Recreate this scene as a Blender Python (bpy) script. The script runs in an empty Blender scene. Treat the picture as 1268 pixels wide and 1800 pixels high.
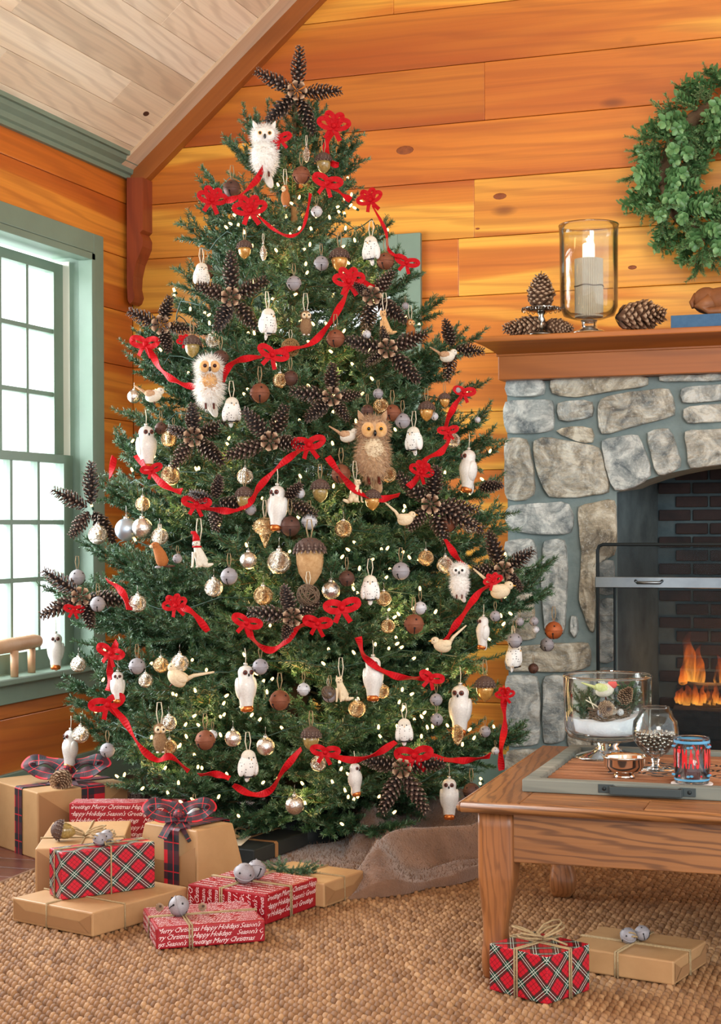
import bpy, bmesh, math, random
import numpy as np
from mathutils import Vector, Matrix, Euler
random.seed(7); rng = np.random.default_rng(11)
PI = math.pi
sc = bpy.context.scene
COL = sc.collection

# ------------------------------------------------------------------ camera
F = 2800.0; CX, CY = 634.0, 926.0; ROLL = 0.0051; YAW = math.radians(19.23); HC = 1.06
FWD = Vector((-math.sin(YAW), math.cos(YAW), 0)); RIGHT = Vector((math.cos(YAW), math.sin(YAW), 0)); UP = Vector((0, 0, 1))
CAM = Vector((0, 0, HC))
camd = bpy.data.cameras.new('camera'); cam = bpy.data.objects.new('camera', camd); COL.objects.link(cam); sc.camera = cam
camd.sensor_fit = 'HORIZONTAL'; camd.sensor_width = 36.0; camd.lens = F/1268*36; camd.shift_y = (CY-900)/1268
cx_ = (RIGHT-UP*ROLL).normalized(); cy_ = (UP+RIGHT*ROLL).normalized(); cz_ = cx_.cross(cy_)
cam.matrix_world = Matrix((cx_, cy_, cz_)).transposed().to_4x4(); cam.location = CAM
camd.clip_end = 60

# ------------------------------------------------------------------ light
sc.view_settings.view_transform = 'Standard'; sc.view_settings.look = 'None'
sc.view_settings.gamma = 1; sc.view_settings.use_curve_mapping = False; sc.view_settings.exposure = 0.0
w = bpy.data.worlds.new('overcast_sky'); sc.world = w; w.use_nodes = True
bg = w.node_tree.nodes['Background']; bg.inputs[0].default_value = (0.93, 0.97, 1.0, 1); bg.inputs[1].default_value = 2.3
sc.cycles.transparent_max_bounces = 32; sc.cycles.max_bounces = 10
def area(name, loc, target, sx, sy, power, color=(1, 1, 1)):
    l = bpy.data.lights.new(name, 'AREA'); l.shape = 'RECTANGLE'; l.size = sx; l.size_y = sy; l.energy = power; l.color = color
    o = bpy.data.objects.new(name, l); COL.objects.link(o); o.location = loc
    o.rotation_euler = (Vector(target)-Vector(loc)).to_track_quat('-Z', 'Y').to_euler(); return o
area('window_daylight', (-4.3, 4.6, 1.7), (-1.5, 5.0, 1.0), 2.2, 2.4, 260, (.9, .97, 1))
area('camera_side_fill', (1.9, -1.2, 2.6), (-1.0, 5.5, 1.3), 2.2, 1.6, 190, (1, .97, .93))  # soft fill light added behind the camera; no window is modelled there
area('back_window_daylight', (-1.75, 6.9, 1.7), (-1.5, 5.0, 1.0), 1.0, 1.8, 30, (.9, .97, 1))

# ------------------------------------------------------------------ geometry of the photograph: pixels to rays
def ray(px, py):
    a = px-CX; b = py-CY
    u = (a-ROLL*b)/F; v = (-ROLL*a-b)/F
    return FWD+RIGHT*u+UP*v
def at(px, py, d): return CAM+ray(px, py)*d
def on_z(px, py, z):
    r = ray(px, py); return CAM+r*((z-HC)/r.z)
def on_y(px, py, Y):
    r = ray(px, py); return CAM+r*(Y/r.y)
def on_x(px, py, X):
    r = ray(px, py); return CAM+r*(X/r.x)
def camxy(lat, dep, z=0): return Vector((0, 0, z))+FWD*dep+RIGHT*lat

# ------------------------------------------------------------------ materials
def S(r, g, b):
    f = lambda c: (c/255/12.92) if c/255 <= .04045 else ((c/255+.055)/1.055)**2.4
    return (f(r), f(g), f(b), 1)
MATS = {}
class NT:
    def __init__(s, name):
        s.m = bpy.data.materials.new(name); s.m.use_nodes = True; s.t = s.m.node_tree; s.n = s.t.nodes; s.l = s.t.links
        s.p = s.n['Principled BSDF']; s.out = s.n['Material Output']; MATS[name] = s.m
    def new(s, typ, **kw):
        n = s.n.new(typ)
        for k, v in kw.items():
            if hasattr(n, k) and k not in n.inputs: setattr(n, k, v)
        return n
    def set(s, node, **kw):
        for k, v in kw.items(): node.inputs[k.replace('_', ' ')].default_value = v
    def link(s, a, b): s.l.new(a, b)
    def coords(s, rand=True, kind='Object', scale=(1, 1, 1)):
        tc = s.new('ShaderNodeTexCoord'); src = tc.outputs[kind]
        if rand:
            oi = s.new('ShaderNodeObjectInfo'); mul = s.new('ShaderNodeVectorMath', operation='SCALE'); cb = s.new('ShaderNodeCombineXYZ')
            s.link(oi.outputs['Random'], cb.inputs[0]); s.link(oi.outputs['Random'], cb.inputs[1]); s.link(oi.outputs['Random'], cb.inputs[2])
            s.link(cb.outputs[0], mul.inputs[0]); mul.inputs['Scale'].default_value = 37.0
            ad = s.new('ShaderNodeVectorMath', operation='ADD'); s.link(src, ad.inputs[0]); s.link(mul.outputs[0], ad.inputs[1]); src = ad.outputs[0]
        mp = s.new('ShaderNodeMapping'); mp.inputs['Scale'].default_value = scale; s.link(src, mp.inputs[0]); return mp.outputs[0]
    def noise(s, vec, scale, detail=3, rough=.55, dist=0):
        n = s.new('ShaderNodeTexNoise'); s.link(vec, n.inputs['Vector'])
        n.inputs['Scale'].default_value = scale; n.inputs['Detail'].default_value = detail; n.inputs['Roughness'].default_value = rough; n.inputs['Distortion'].default_value = dist
        return n.outputs['Fac']
    def ramp(s, fac, stops, interp='LINEAR'):
        r = s.new('ShaderNodeValToRGB'); r.color_ramp.interpolation = interp; e = r.color_ramp.elements
        while len(e) < len(stops): e.new(0.5)
        for i, (p, c) in enumerate(stops): e[i].position = p; e[i].color = c if len(c) == 4 else (*c, 1)
        s.link(fac, r.inputs[0]); return r.outputs[0]
    def mix(s, fac, a, b, mode='MIX'):
        m = s.new('ShaderNodeMix', data_type='RGBA', blend_type=mode)
        for sock, v in ((m.inputs[0], fac), (m.inputs[6], a), (m.inputs[7], b)):
            if isinstance(v, (int, float)): sock.default_value = v
            elif isinstance(v, tuple): sock.default_value = v
            else: s.link(v, sock)
        return m.outputs[2]
    def math(s, op, a, b=None, c=None):
        m = s.new('ShaderNodeMath', operation=op)
        for i, v in enumerate((a, b, c)):
            if v is None: continue
            if isinstance(v, (int, float)): m.inputs[i].default_value = v
            else: s.link(v, m.inputs[i])
        return m.outputs[0]
    def bump(s, h, strength=.3, dist=.01):
        b = s.new('ShaderNodeBump'); b.inputs['Strength'].default_value = strength; b.inputs['Distance'].default_value = dist
        s.link(h, b.inputs['Height']); s.link(b.outputs[0], s.p.inputs['Normal'])
def basic(name, col, rough=.5, metal=0, var=None, vscale=20, bump=0, bscale=60, spec=.5, coat=0, sheen=0, trans=0, ior=1.45, emit=None, estr=0, bdist=.004, rand=True):
    t = NT(name); p = t.p
    p.inputs['Base Color'].default_value = col; p.inputs['Roughness'].default_value = rough; p.inputs['Metallic'].default_value = metal
    p.inputs['Specular IOR Level'].default_value = spec; p.inputs['Coat Weight'].default_value = coat; p.inputs['Sheen Weight'].default_value = sheen
    p.inputs['Transmission Weight'].default_value = trans; p.inputs['IOR'].default_value = ior
    if emit: p.inputs['Emission Color'].default_value = emit; p.inputs['Emission Strength'].default_value = estr
    if var or bump:
        v = t.coords(rand)
        if var:
            c = t.ramp(t.noise(v, vscale, 5, .6), [(.3, col), (.7, var)]); t.link(c, p.inputs['Base Color'])
        if bump: t.bump(t.noise(v, bscale, 4, .6), bump, bdist)
    return t.m
def wood(name, dark, mid, light, along=0, rough=.45, ring=2.2, sap=.5, knots=True, coat=.15, fine=.35, stretch=.12, size=1.0):
    """Planks: stretched noise for the heart and sap wood, a warped wave for the cathedral grain, sparse knots."""
    t = NT(name)
    sc_ = [size, size, size]; sc_[along] = stretch*size
    v = t.coords(True, 'Object', tuple(sc_))
    big = t.noise(v, 3.2, 3, .5, .6)
    wv = t.new('ShaderNodeTexWave'); wv.wave_type = 'BANDS'; wv.bands_direction = 'DIAGONAL'
    t.link(v, wv.inputs[0]); wv.inputs['Scale'].default_value = ring*4; wv.inputs['Distortion'].default_value = 9; wv.inputs['Detail'].default_value = 2.5; wv.inputs['Detail Scale'].default_value = 1.1
    base = t.ramp(big, [(.36, dark), (.50, mid), (.54, light), (.75, mid)] if sap > .4 else [(.3, dark), (.5, mid), (.75, light)])
    dk = tuple(c*.62 for c in dark[:3])+(1,)
    g = t.ramp(wv.outputs['Fac'], [(.0, (1, 1, 1, 1)), (.45, (.0, .0, .0, 1)), (1, (0, 0, 0, 1))])
    c1 = t.mix(t.math('MULTIPLY', g, fine), base, dk)
    v2 = t.coords(True, 'Object', tuple(x*(.5 if i == along else 9) for i, x in enumerate(sc_)))
    fn = t.noise(v2, 14, 2, .5)
    c2 = t.mix(t.math('MULTIPLY', t.ramp(fn, [(.45, (0, 0, 0, 1)), (.75, (1, 1, 1, 1))]), .22), c1, dk)
    if knots:
        kv = t.coords(True, 'Object', tuple((.9 if i == along else 2.2) for i in range(3)))
        vo = t.new('ShaderNodeTexVoronoi'); t.link(kv, vo.inputs['Vector']); vo.inputs['Scale'].default_value = 1.35
        kn = t.ramp(vo.outputs['Distance'], [(.0, (1, 1, 1, 1)), (.035, (.7, .7, .7, 1)), (.075, (0, 0, 0, 1))])
        c2 = t.mix(t.math('MULTIPLY', kn, .8), c2, tuple(c*.3 for c in dark[:3])+(1,))
    oi = t.new('ShaderNodeObjectInfo'); hs = t.new('ShaderNodeHueSaturation'); t.link(c2, hs.inputs['Color'])
    t.link(t.math('MULTIPLY_ADD', oi.outputs['Random'], .22, .89), hs.inputs['Value'])
    t.link(hs.outputs[0], t.p.inputs['Base Color'])
    t.p.inputs['Roughness'].default_value = rough; t.p.inputs['Coat Weight'].default_value = coat; t.p.inputs['Coat Roughness'].default_value = .25
    t.bump(fn, .12, .002)
    return t.m
M = {}
M['pine'] = wood('honey_pine', S(180, 88, 22), S(212, 126, 36), S(238, 172, 62), 0, ring=2.6, stretch=.07, fine=.3)
M['pine_y'] = wood('honey_pine_side', S(182, 88, 24), S(204, 112, 34), S(226, 146, 52), 1, ring=2.6, stretch=.07)
M['redpine'] = wood('red_pine_trim', S(146, 78, 28), S(172, 98, 36), S(196, 122, 48), 0, sap=0, ring=1.5, knots=False)
M['redpine_z'] = wood('red_pine_post', S(128, 52, 26), S(150, 66, 32), S(170, 84, 40), 2, sap=0, ring=2, knots=False)
M['ceil'] = wood('whitewashed_pine', S(232, 204, 172), S(248, 228, 200), S(254, 242, 222), 1, sap=0, ring=2.6, fine=.34, coat=0, rough=.6)
M['floorw'] = wood('dark_floor_boards', S(70, 32, 24), S(92, 44, 32), S(112, 58, 42), 0, sap=0, ring=1.5, knots=False, rough=.35)
M['table'] = wood('waxed_old_pine', S(122, 76, 40), S(156, 104, 58), S(180, 128, 78), 0, sap=0, ring=5.5, fine=.85, stretch=.09, coat=.03, rough=.42, size=1.4)
M['table_z'] = wood('waxed_old_pine_leg', S(116, 70, 36), S(146, 92, 50), S(168, 112, 66), 2, sap=0, ring=7, fine=.5, coat=.03, rough=.42, size=1.4)
M['table_y'] = wood('waxed_old_pine_end', S(122, 76, 40), S(156, 104, 58), S(180, 128, 78), 1, sap=0, ring=5.5, fine=.8, rough=.42, size=1.4)
M['knot'] = basic('dark_wood_knot', S(120, 58, 22), .5, 0, S(150, 78, 30), 60)
M['green'] = basic('sage_green_paint', S(124, 146, 128), .45, 0, S(118, 138, 122), 6, bump=.05)
M['cream'] = basic('cream_track', S(228, 226, 210), .5)
M['glasspane'] = None
def glass(name, tint=(1, 1, 1, 1), rough=0.0, ior=1.45):
    t = NT(name); p = t.p; p.inputs['Base Color'].default_value = tint; p.inputs['Transmission Weight'].default_value = 1; p.inputs['Roughness'].default_value = rough; p.inputs['IOR'].default_value = ior
    return t.m
def thin_glass(name, refl=.06, col=(1, 1, 1, 1)):
    t = NT(name); t.n.remove(t.p); tr = t.new('ShaderNodeBsdfTransparent'); tr.inputs[0].default_value = col; gl = t.new('ShaderNodeBsdfGlossy'); gl.inputs['Roughness'].default_value = .02
    fr = t.new('ShaderNodeLayerWeight'); fr.inputs[0].default_value = .14; mx = t.new('ShaderNodeMixShader')
    f2 = t.math('ADD', t.math('MULTIPLY', fr.outputs['Fresnel'], .8), refl*.12)
    t.link(f2, mx.inputs[0]); t.link(tr.outputs[0], mx.inputs[1]); t.link(gl.outputs[0], mx.inputs[2]); t.link(mx.outputs[0], t.out.inputs[0]); return t.m
M['pane'] = thin_glass('window_glass', .05, (1, 1, 1, 1))
M['bowlglass'] = thin_glass('clear_bowl_glass', .25, (.96, .985, .98, 1))
M['glass'] = glass('clear_glass')
M['needle'] = NT('fir_needles')
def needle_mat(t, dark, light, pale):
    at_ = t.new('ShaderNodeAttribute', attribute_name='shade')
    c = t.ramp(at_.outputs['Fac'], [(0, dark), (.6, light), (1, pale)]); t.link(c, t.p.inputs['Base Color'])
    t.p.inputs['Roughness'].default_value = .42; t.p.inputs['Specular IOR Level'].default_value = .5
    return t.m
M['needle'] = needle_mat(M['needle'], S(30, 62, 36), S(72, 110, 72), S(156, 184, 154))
M['wneedle'] = needle_mat(NT('wreath_leaves'), S(62, 106, 58), S(108, 154, 96), S(172, 202, 136))
M['bark'] = basic('fir_bark', S(92, 70, 50), .9, 0, S(120, 96, 68), 30, bump=.5)
M['twig'] = basic('fir_twig', S(94, 84, 52), .8)
M['stone'] = None
def stone_mat():
    t = NT('field_stone'); v = t.coords(True)
    oi = t.new('ShaderNodeObjectInfo')
    n1 = t.noise(v, 11, 8, .68, .8); n2 = t.noise(t.coords(True, 'Object', (1, 1, 3)), 13, 8, .74, 1.8); n3 = t.noise(v, 90, 5, .75)
    grey = t.ramp(n1, [(.34, S(104, 116, 120)), (.48, S(180, 186, 182)), (.6, S(238, 240, 232))])
    tan = t.ramp(n1, [(.34, S(112, 104, 90)), (.48, S(188, 174, 148)), (.6, S(238, 230, 208))])
    c = t.mix(t.ramp(t.math('ADD', t.math('MULTIPLY', n2, .6), t.math('MULTIPLY', oi.outputs['Random'], .45)), [(.48, (0, 0, 0, 1)), (.66, (1, 1, 1, 1))]), grey, tan)
    c = t.mix(t.ramp(n2, [(.56, (0, 0, 0, 1)), (.68, (.45, .45, .45, 1))]), c, S(86, 92, 94))
    c = t.mix(t.ramp(n3, [(.54, (0, 0, 0, 1)), (.7, (.75, .75, .75, 1))]), c, S(228, 228, 220))
    t.link(c, t.p.inputs['Base Color']); t.p.inputs['Roughness'].default_value = .85
    t.bump(t.math('ADD', n3, t.math('MULTIPLY', n2, 1.8)), .8, .008); return t.m
M['stone'] = stone_mat()
M['mortar'] = basic('grey_mortar', S(112, 128, 128), .9, 0, S(134, 148, 146), 14, bump=.4, bscale=90)
M['soot'] = basic('sooty_parging', S(50, 64, 70), .95, 0, S(86, 102, 106), 7, bump=.4, bscale=40)
M['firebrick'] = basic('sooty_fire_brick', S(34, 33, 36), .9, 0, S(58, 46, 45), 11, bump=.4, bscale=60)
M['black'] = basic('black_iron', S(28, 36, 38), .5, .3)
M['steel'] = basic('brushed_steel', S(150, 158, 162), .32, 1, S(110, 118, 124), 4)
M['char'] = basic('charred_log', S(22, 20, 20), .95, 0, S(58, 50, 46), 16, bump=.8, bscale=40)
M['red'] = basic('red_velvet_ribbon', S(196, 4, 20), .65, 0, S(166, 4, 16), 30, spec=.25)
M['white_glass'] = basic('glittered_white_glass', S(226, 222, 214), .35, .15, S(206, 202, 196), 30, bump=.35, bscale=110, coat=.4)
M['amber'] = basic('amber_mirror', S(168, 78, 30), .25, .7, S(216, 132, 64), 30)
M['eye_brown'] = basic('brown_eye', S(92, 38, 26), .3)
M['eye_black'] = basic('black_bead', S(14, 13, 14), .15)
M['eye_gold'] = basic('gold_eye', S(214, 160, 70), .3)
M['rust'] = basic('rusted_bell', S(112, 66, 48), .6, .35, S(142, 84, 56), 26, bump=.15)
M['darkrust'] = basic('dark_rust_bell', S(74, 52, 46), .55, .35, S(98, 62, 48), 26, bump=.15)
M['orangerust'] = basic('orange_rust_bell', S(150, 76, 38), .5, .35, S(176, 96, 52), 26, bump=.15)
M['zinc'] = basic('frosted_zinc_bell', S(134, 130, 134), .6, .25, S(166, 162, 166), 40, bump=.2)
M['zincl'] = basic('pale_zinc_bell', S(182, 182, 186), .55, .25, S(204, 204, 206), 40, bump=.2)
M['slot'] = basic('bell_opening', S(20, 16, 16), .9)
def mercury(name, a, b, rough=.1, crack=1):
    t = NT(name); v = t.coords(True)
    vo = t.new('ShaderNodeTexVoronoi'); t.link(v, vo.inputs['Vector']); vo.inputs['Scale'].default_value = 6.5
    n = t.noise(v, 9, 5, .7, 1)
    c = t.ramp(n, [(.36, a), (.52, b), (.66, a)]); t.link(c, t.p.inputs['Base Color'])
    t.p.inputs['Metallic'].default_value = .92; t.p.inputs['Roughness'].default_value = rough
    t.bump(t.math('ADD', vo.outputs['Distance'], t.math('MULTIPLY', n, 1.2)), .55*crack, .07); return t.m
M['mercury'] = mercury('mercury_glass', S(240, 236, 228), S(192, 176, 150))
M['mercury_gold'] = mercury('gold_mercury_glass', S(232, 210, 166), S(182, 142, 94))
M['mirror'] = mercury('mirror_glass', S(236, 232, 226), S(214, 206, 194), .06, .3)
M['matte'] = basic('matte_blue_silver', S(176, 190, 202), .38, .8)
M['capmetal'] = basic('ornament_cap', S(206, 202, 194), .3, .9)
M['twine'] = basic('jute_twine', S(146, 122, 88), .9, 0, S(178, 154, 114), 200, bump=.5, bscale=400)
M['thread'] = basic('pale_thread', S(214, 204, 180), .8)
M['cone'] = NT('pine_cone_scale')
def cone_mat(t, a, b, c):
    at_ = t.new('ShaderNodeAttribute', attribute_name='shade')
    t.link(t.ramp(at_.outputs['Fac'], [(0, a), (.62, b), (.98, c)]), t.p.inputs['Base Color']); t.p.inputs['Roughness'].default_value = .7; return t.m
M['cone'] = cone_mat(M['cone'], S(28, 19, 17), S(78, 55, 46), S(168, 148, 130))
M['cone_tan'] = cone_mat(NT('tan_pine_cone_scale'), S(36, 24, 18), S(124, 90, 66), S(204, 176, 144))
M['nut'] = basic('olive_acorn', S(122, 100, 52), .22, 0, S(164, 140, 84), 12, coat=.6)
M['nutgold'] = basic('golden_acorn', S(176, 118, 48), .2, .35, S(206, 158, 84), 12, coat=.6)
M['nutcap'] = basic('acorn_cap', S(64, 44, 38), .75, 0, S(102, 78, 66), 60)
M['birch'] = basic('pale_bark_felt', S(196, 160, 114), .9, 0, S(170, 128, 82), 14, bump=.5, bscale=40)
M['fur_w'] = basic('white_plush', S(238, 236, 232), .9, 0, S(224, 218, 208), 20, sheen=.4)
M['fur_g'] = basic('golden_plush', S(196, 142, 82), .9, 0, S(220, 178, 122), 20, sheen=.3)
M['fur_br'] = basic('brown_plush', S(148, 112, 78), .9, 0, S(196, 162, 124), 20, sheen=.3)
M['fur_or'] = basic('ginger_bristle', S(178, 110, 52), .9, 0, S(146, 84, 44), 30)
M['bristle'] = basic('straw_bristle', S(172, 138, 98), .9, 0, S(118, 84, 58), 40, bump=.6, bscale=120)
M['felt_cream'] = basic('cream_felt', S(226, 208, 176), .85, 0, S(208, 186, 150), 30, bump=.3)
M['felt_white'] = basic('white_felt', S(228, 222, 208), .85, 0, S(206, 198, 180), 30, bump=.3)
M['tan'] = basic('tan_plumage', S(196, 160, 124), .8, 0, S(160, 120, 88), 20)
M['skirt'] = basic('brown_faux_fur', S(140, 104, 80), .95, 0, S(108, 78, 58), 12, bump=.6, bscale=160, sheen=.5, bdist=.006)
M['greyfur'] = basic('grey_faux_fur', S(176, 168, 164), .95, 0, S(112, 98, 92), 16, bump=.6, bscale=160, sheen=.5, bdist=.006)
def speckle():
    t = NT('speckled_white_paper'); v = t.coords(True); vo = t.new('ShaderNodeTexVoronoi'); t.link(v, vo.inputs['Vector']); vo.inputs['Scale'].default_value = 11; vo.inputs['Randomness'].default_value = .45
    c = t.ramp(vo.outputs['Distance'], [(.0, S(70, 66, 70)), (.19, S(84, 80, 84)), (.24, S(232, 230, 224))]); t.link(c, t.p.inputs['Base Color']); t.p.inputs['Roughness'].default_value = .8; return t.m
M['speckle'] = speckle()
M['kraft'] = basic('kraft_paper', S(182, 142, 98), .5, 0, S(168, 128, 86), 9, bump=.12, bscale=14, bdist=.01)
M['kraft2'] = basic('kraft_paper_fold', S(150, 110, 72), .55)
M['redpaper'] = basic('red_wrapping_paper', S(152, 8, 26), .5, 0, S(142, 6, 22), 9, bump=.08, bscale=14, bdist=.01)
M['ink'] = basic('white_printed_ink', S(232, 206, 204), .5)
M['blackbox'] = basic('black_card_box', S(36, 40, 40), .5, 0, S(46, 50, 50), 8)
M['card'] = basic('cream_card', S(228, 216, 194), .7)
def plaid(name, kind):
    t = NT(name); tc = t.new('ShaderNodeUVMap'); sp = t.new('ShaderNodeSeparateXYZ'); t.link(tc.outputs[0], sp.inputs[0])
    x, y = sp.outputs[0], sp.outputs[1]
    def fr(a): return t.math('FRACT', a)
    def line(f, c, wd): # 1 inside band centred at c
        return t.math('LESS_THAN', t.math('ABSOLUTE', t.math('SUBTRACT', f, c)), wd)
    if kind == 'tartan':
        k = 1/.074
        u = fr(t.math('MULTIPLY', t.math('ADD', x, t.math('MULTIPLY', y, 1.15)), k)); v = fr(t.math('MULTIPLY', t.math('SUBTRACT', x, t.math('MULTIPLY', y, 1.15)), k))
        col = S(188, 22, 42)
        gu, gv = line(u, .5, .21), line(v, .5, .21)
        c = t.mix(t.math('MULTIPLY', gu, .84), col, S(26, 34, 34)); c = t.mix(t.math('MULTIPLY', gv, .84), c, S(26, 34, 34))
        c = t.mix(t.math('MULTIPLY', gu, gv), c, S(14, 54, 44))
        for f in (u, v):
            for q in (.44, .56): c = t.mix(line(f, q, .012), c, S(206, 214, 200))
            for q in (.1, .9): c = t.mix(t.math('MULTIPLY', line(f, q, .012), .8), c, S(70, 12, 24))
    else:
        k = 1/.085
        u = fr(t.math('MULTIPLY', x, k)); v = fr(t.math('MULTIPLY', y, k))
        gu, gv = line(u, .5, .27), line(v, .5, .27)
        c = t.mix(t.math('MULTIPLY', gu, .9), S(196, 24, 40), S(24, 30, 40)); c = t.mix(t.math('MULTIPLY', gv, .9), c, S(20, 30, 38))
        for f in (u, v): c = t.mix(t.math('MULTIPLY', line(f, .5, .02), .9), c, S(190, 26, 40))
    t.link(c, t.p.inputs['Base Color']); t.p.inputs['Roughness'].default_value = .32 if kind == 'tartan' else .6; return t.m
M['tartan'] = plaid('tartan_paper', 'tartan'); M['plaidrib'] = plaid('dark_plaid_ribbon', 'ribbon')
def rug_mat():
    t = NT('seagrass_weave'); a = t.new('ShaderNodeAttribute', attribute_name='shade'); v = t.coords(False)
    c = t.ramp(a.outputs['Fac'], [(0, S(112, 76, 44)), (.5, S(144, 104, 66)), (1, S(174, 134, 92))])
    n = t.noise(t.coords(False, 'Object', (40, 160, 160)), 3, 2); c = t.mix(t.math('MULTIPLY', t.ramp(n, [(.5, (0, 0, 0, 1)), (.7, (1, 1, 1, 1))]), .35), c, S(96, 66, 40))
    t.link(c, t.p.inputs['Base Color']); t.p.inputs['Roughness'].default_value = .75; t.bump(n, .4, .002); return t.m
M['rug'] = rug_mat(); M['rugbase'] = basic('rug_backing', S(60, 40, 26), .9)
M['silver'] = basic('polished_silver', S(226, 214, 200), .08, 1)
M['silver2'] = basic('tarnished_silver', S(196, 192, 184), .2, 1, S(120, 114, 106), 30)
M['snow'] = basic('artificial_snow', S(238, 240, 246), .8, 0, S(224, 228, 238), 40, bump=.6, bscale=120)
M['nest'] = basic('nest_twigs', S(84, 66, 52), .9, 0, S(130, 108, 86), 60)
M['wax'] = basic('ribbed_candle_sleeve', S(178, 160, 138), .7, 0, S(196, 180, 158), 20)
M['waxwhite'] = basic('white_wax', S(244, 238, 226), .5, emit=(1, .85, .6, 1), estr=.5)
M['blue'] = basic('blue_book_cloth', S(58, 98, 134), .7, 0, S(70, 110, 146), 40)
M['paper'] = basic('book_pages', S(220, 212, 194), .8)
M['carved'] = basic('carved_brown_wood', S(126, 78, 46), .5, 0, S(158, 102, 60), 14, bump=.3, bscale=30)
M['palewood'] = basic('pale_turned_wood', S(214, 172, 138), .5, 0, S(196, 146, 108), 9, bump=.2)
M['greywood'] = wood('weathered_grey_wood', S(92, 100, 96), S(124, 128, 118), S(152, 152, 140), 0, sap=0, ring=3, knots=False, rough=.7, coat=0)
M['slat'] = wood('stained_slat', S(140, 88, 54), S(168, 112, 74), S(190, 136, 96), 0, sap=0, ring=3, knots=False, rough=.6, coat=0)
M['darkslat'] = basic('dark_slat_stain', S(44, 34, 32), .8, 0, S(58, 44, 38), 20)
M['iron_handle'] = basic('slate_iron', S(62, 72, 74), .55, .4)
M['enamel_red'] = basic('red_enamel', S(206, 34, 40), .3)
M['enamel_blue'] = basic('blue_enamel', S(84, 150, 186), .3)
M['wine'] = basic('dark_red_drink', S(70, 8, 16), .1, coat=.5)
M['coaster'] = basic('white_coaster', S(236, 226, 222), .7)
M['red_bird'] = basic('red_bird_head', S(216, 92, 88), .8); M['green_bird'] = basic('green_bird_back', S(190, 202, 120), .8, 0, S(216, 222, 170), 20)
M['wire'] = basic('green_light_wire', S(24, 60, 44), .6)
M['hay'] = basic('golden_twigs', S(168, 134, 84), .8, 0, S(120, 86, 50), 80)
def emit_mat(name, col, s):
    t = NT(name); t.n.remove(t.p); e = t.new('ShaderNodeEmission'); e.inputs[0].default_value = col; e.inputs[1].default_value = s; t.link(e.outputs[0], t.out.inputs[0]); return t.m
M['bulb'] = emit_mat('warm_bulb', (1, .66, .25, 1), 4.2)
M['cflame'] = emit_mat('candle_flame', (1, .8, .45, 1), 12)
def flame():
    t = NT('fire_flame'); t.n.remove(t.p); v = t.coords(True, 'Object', (9, 9, 3.2)); n = t.noise(v, 1.6, 4, .6, 1.4)
    a = t.new('ShaderNodeAttribute', attribute_name='shade')
    e = t.new('ShaderNodeEmission'); t.link(t.ramp(a.outputs['Fac'], [(0, (1, .42, .06, 1)), (.45, (1, .20, .02, 1)), (1, (.8, .08, .01, 1))]), e.inputs[0])
    t.link(t.math('MULTIPLY_ADD', a.outputs['Fac'], -1.6, 2.5), e.inputs[1])
    tr = t.new('ShaderNodeBsdfTransparent'); mx = t.new('ShaderNodeMixShader')
    al = t.math('MULTIPLY', t.ramp(n, [(.42, (0, 0, 0, 1)), (.68, (.8, .8, .8, 1))]), t.math('SUBTRACT', 1.0, t.math('MULTIPLY', a.outputs['Fac'], .8)))
    t.link(al, mx.inputs[0]); t.link(tr.outputs[0], mx.inputs[1]); t.link(e.outputs[0], mx.inputs[2]); t.link(mx.outputs[0], t.out.inputs[0]); return t.m
M['flame'] = flame()
M['ember'] = emit_mat('glowing_ember', (1, .28, .05, 1), 4)
def mesh_screen():
    t = NT('fine_screen_mesh'); t.n.remove(t.p); d = t.new('ShaderNodeBsdfDiffuse'); d.inputs[0].default_value = S(40, 48, 52); tr = t.new('ShaderNodeBsdfTransparent'); mx = t.new('ShaderNodeMixShader'); mx.inputs[0].default_value = .42
    t.link(tr.outputs[0], mx.inputs[1]); t.link(d.outputs[0], mx.inputs[2]); t.link(mx.outputs[0], t.out.inputs[0]); return t.m
M['screen'] = mesh_screen()

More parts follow.
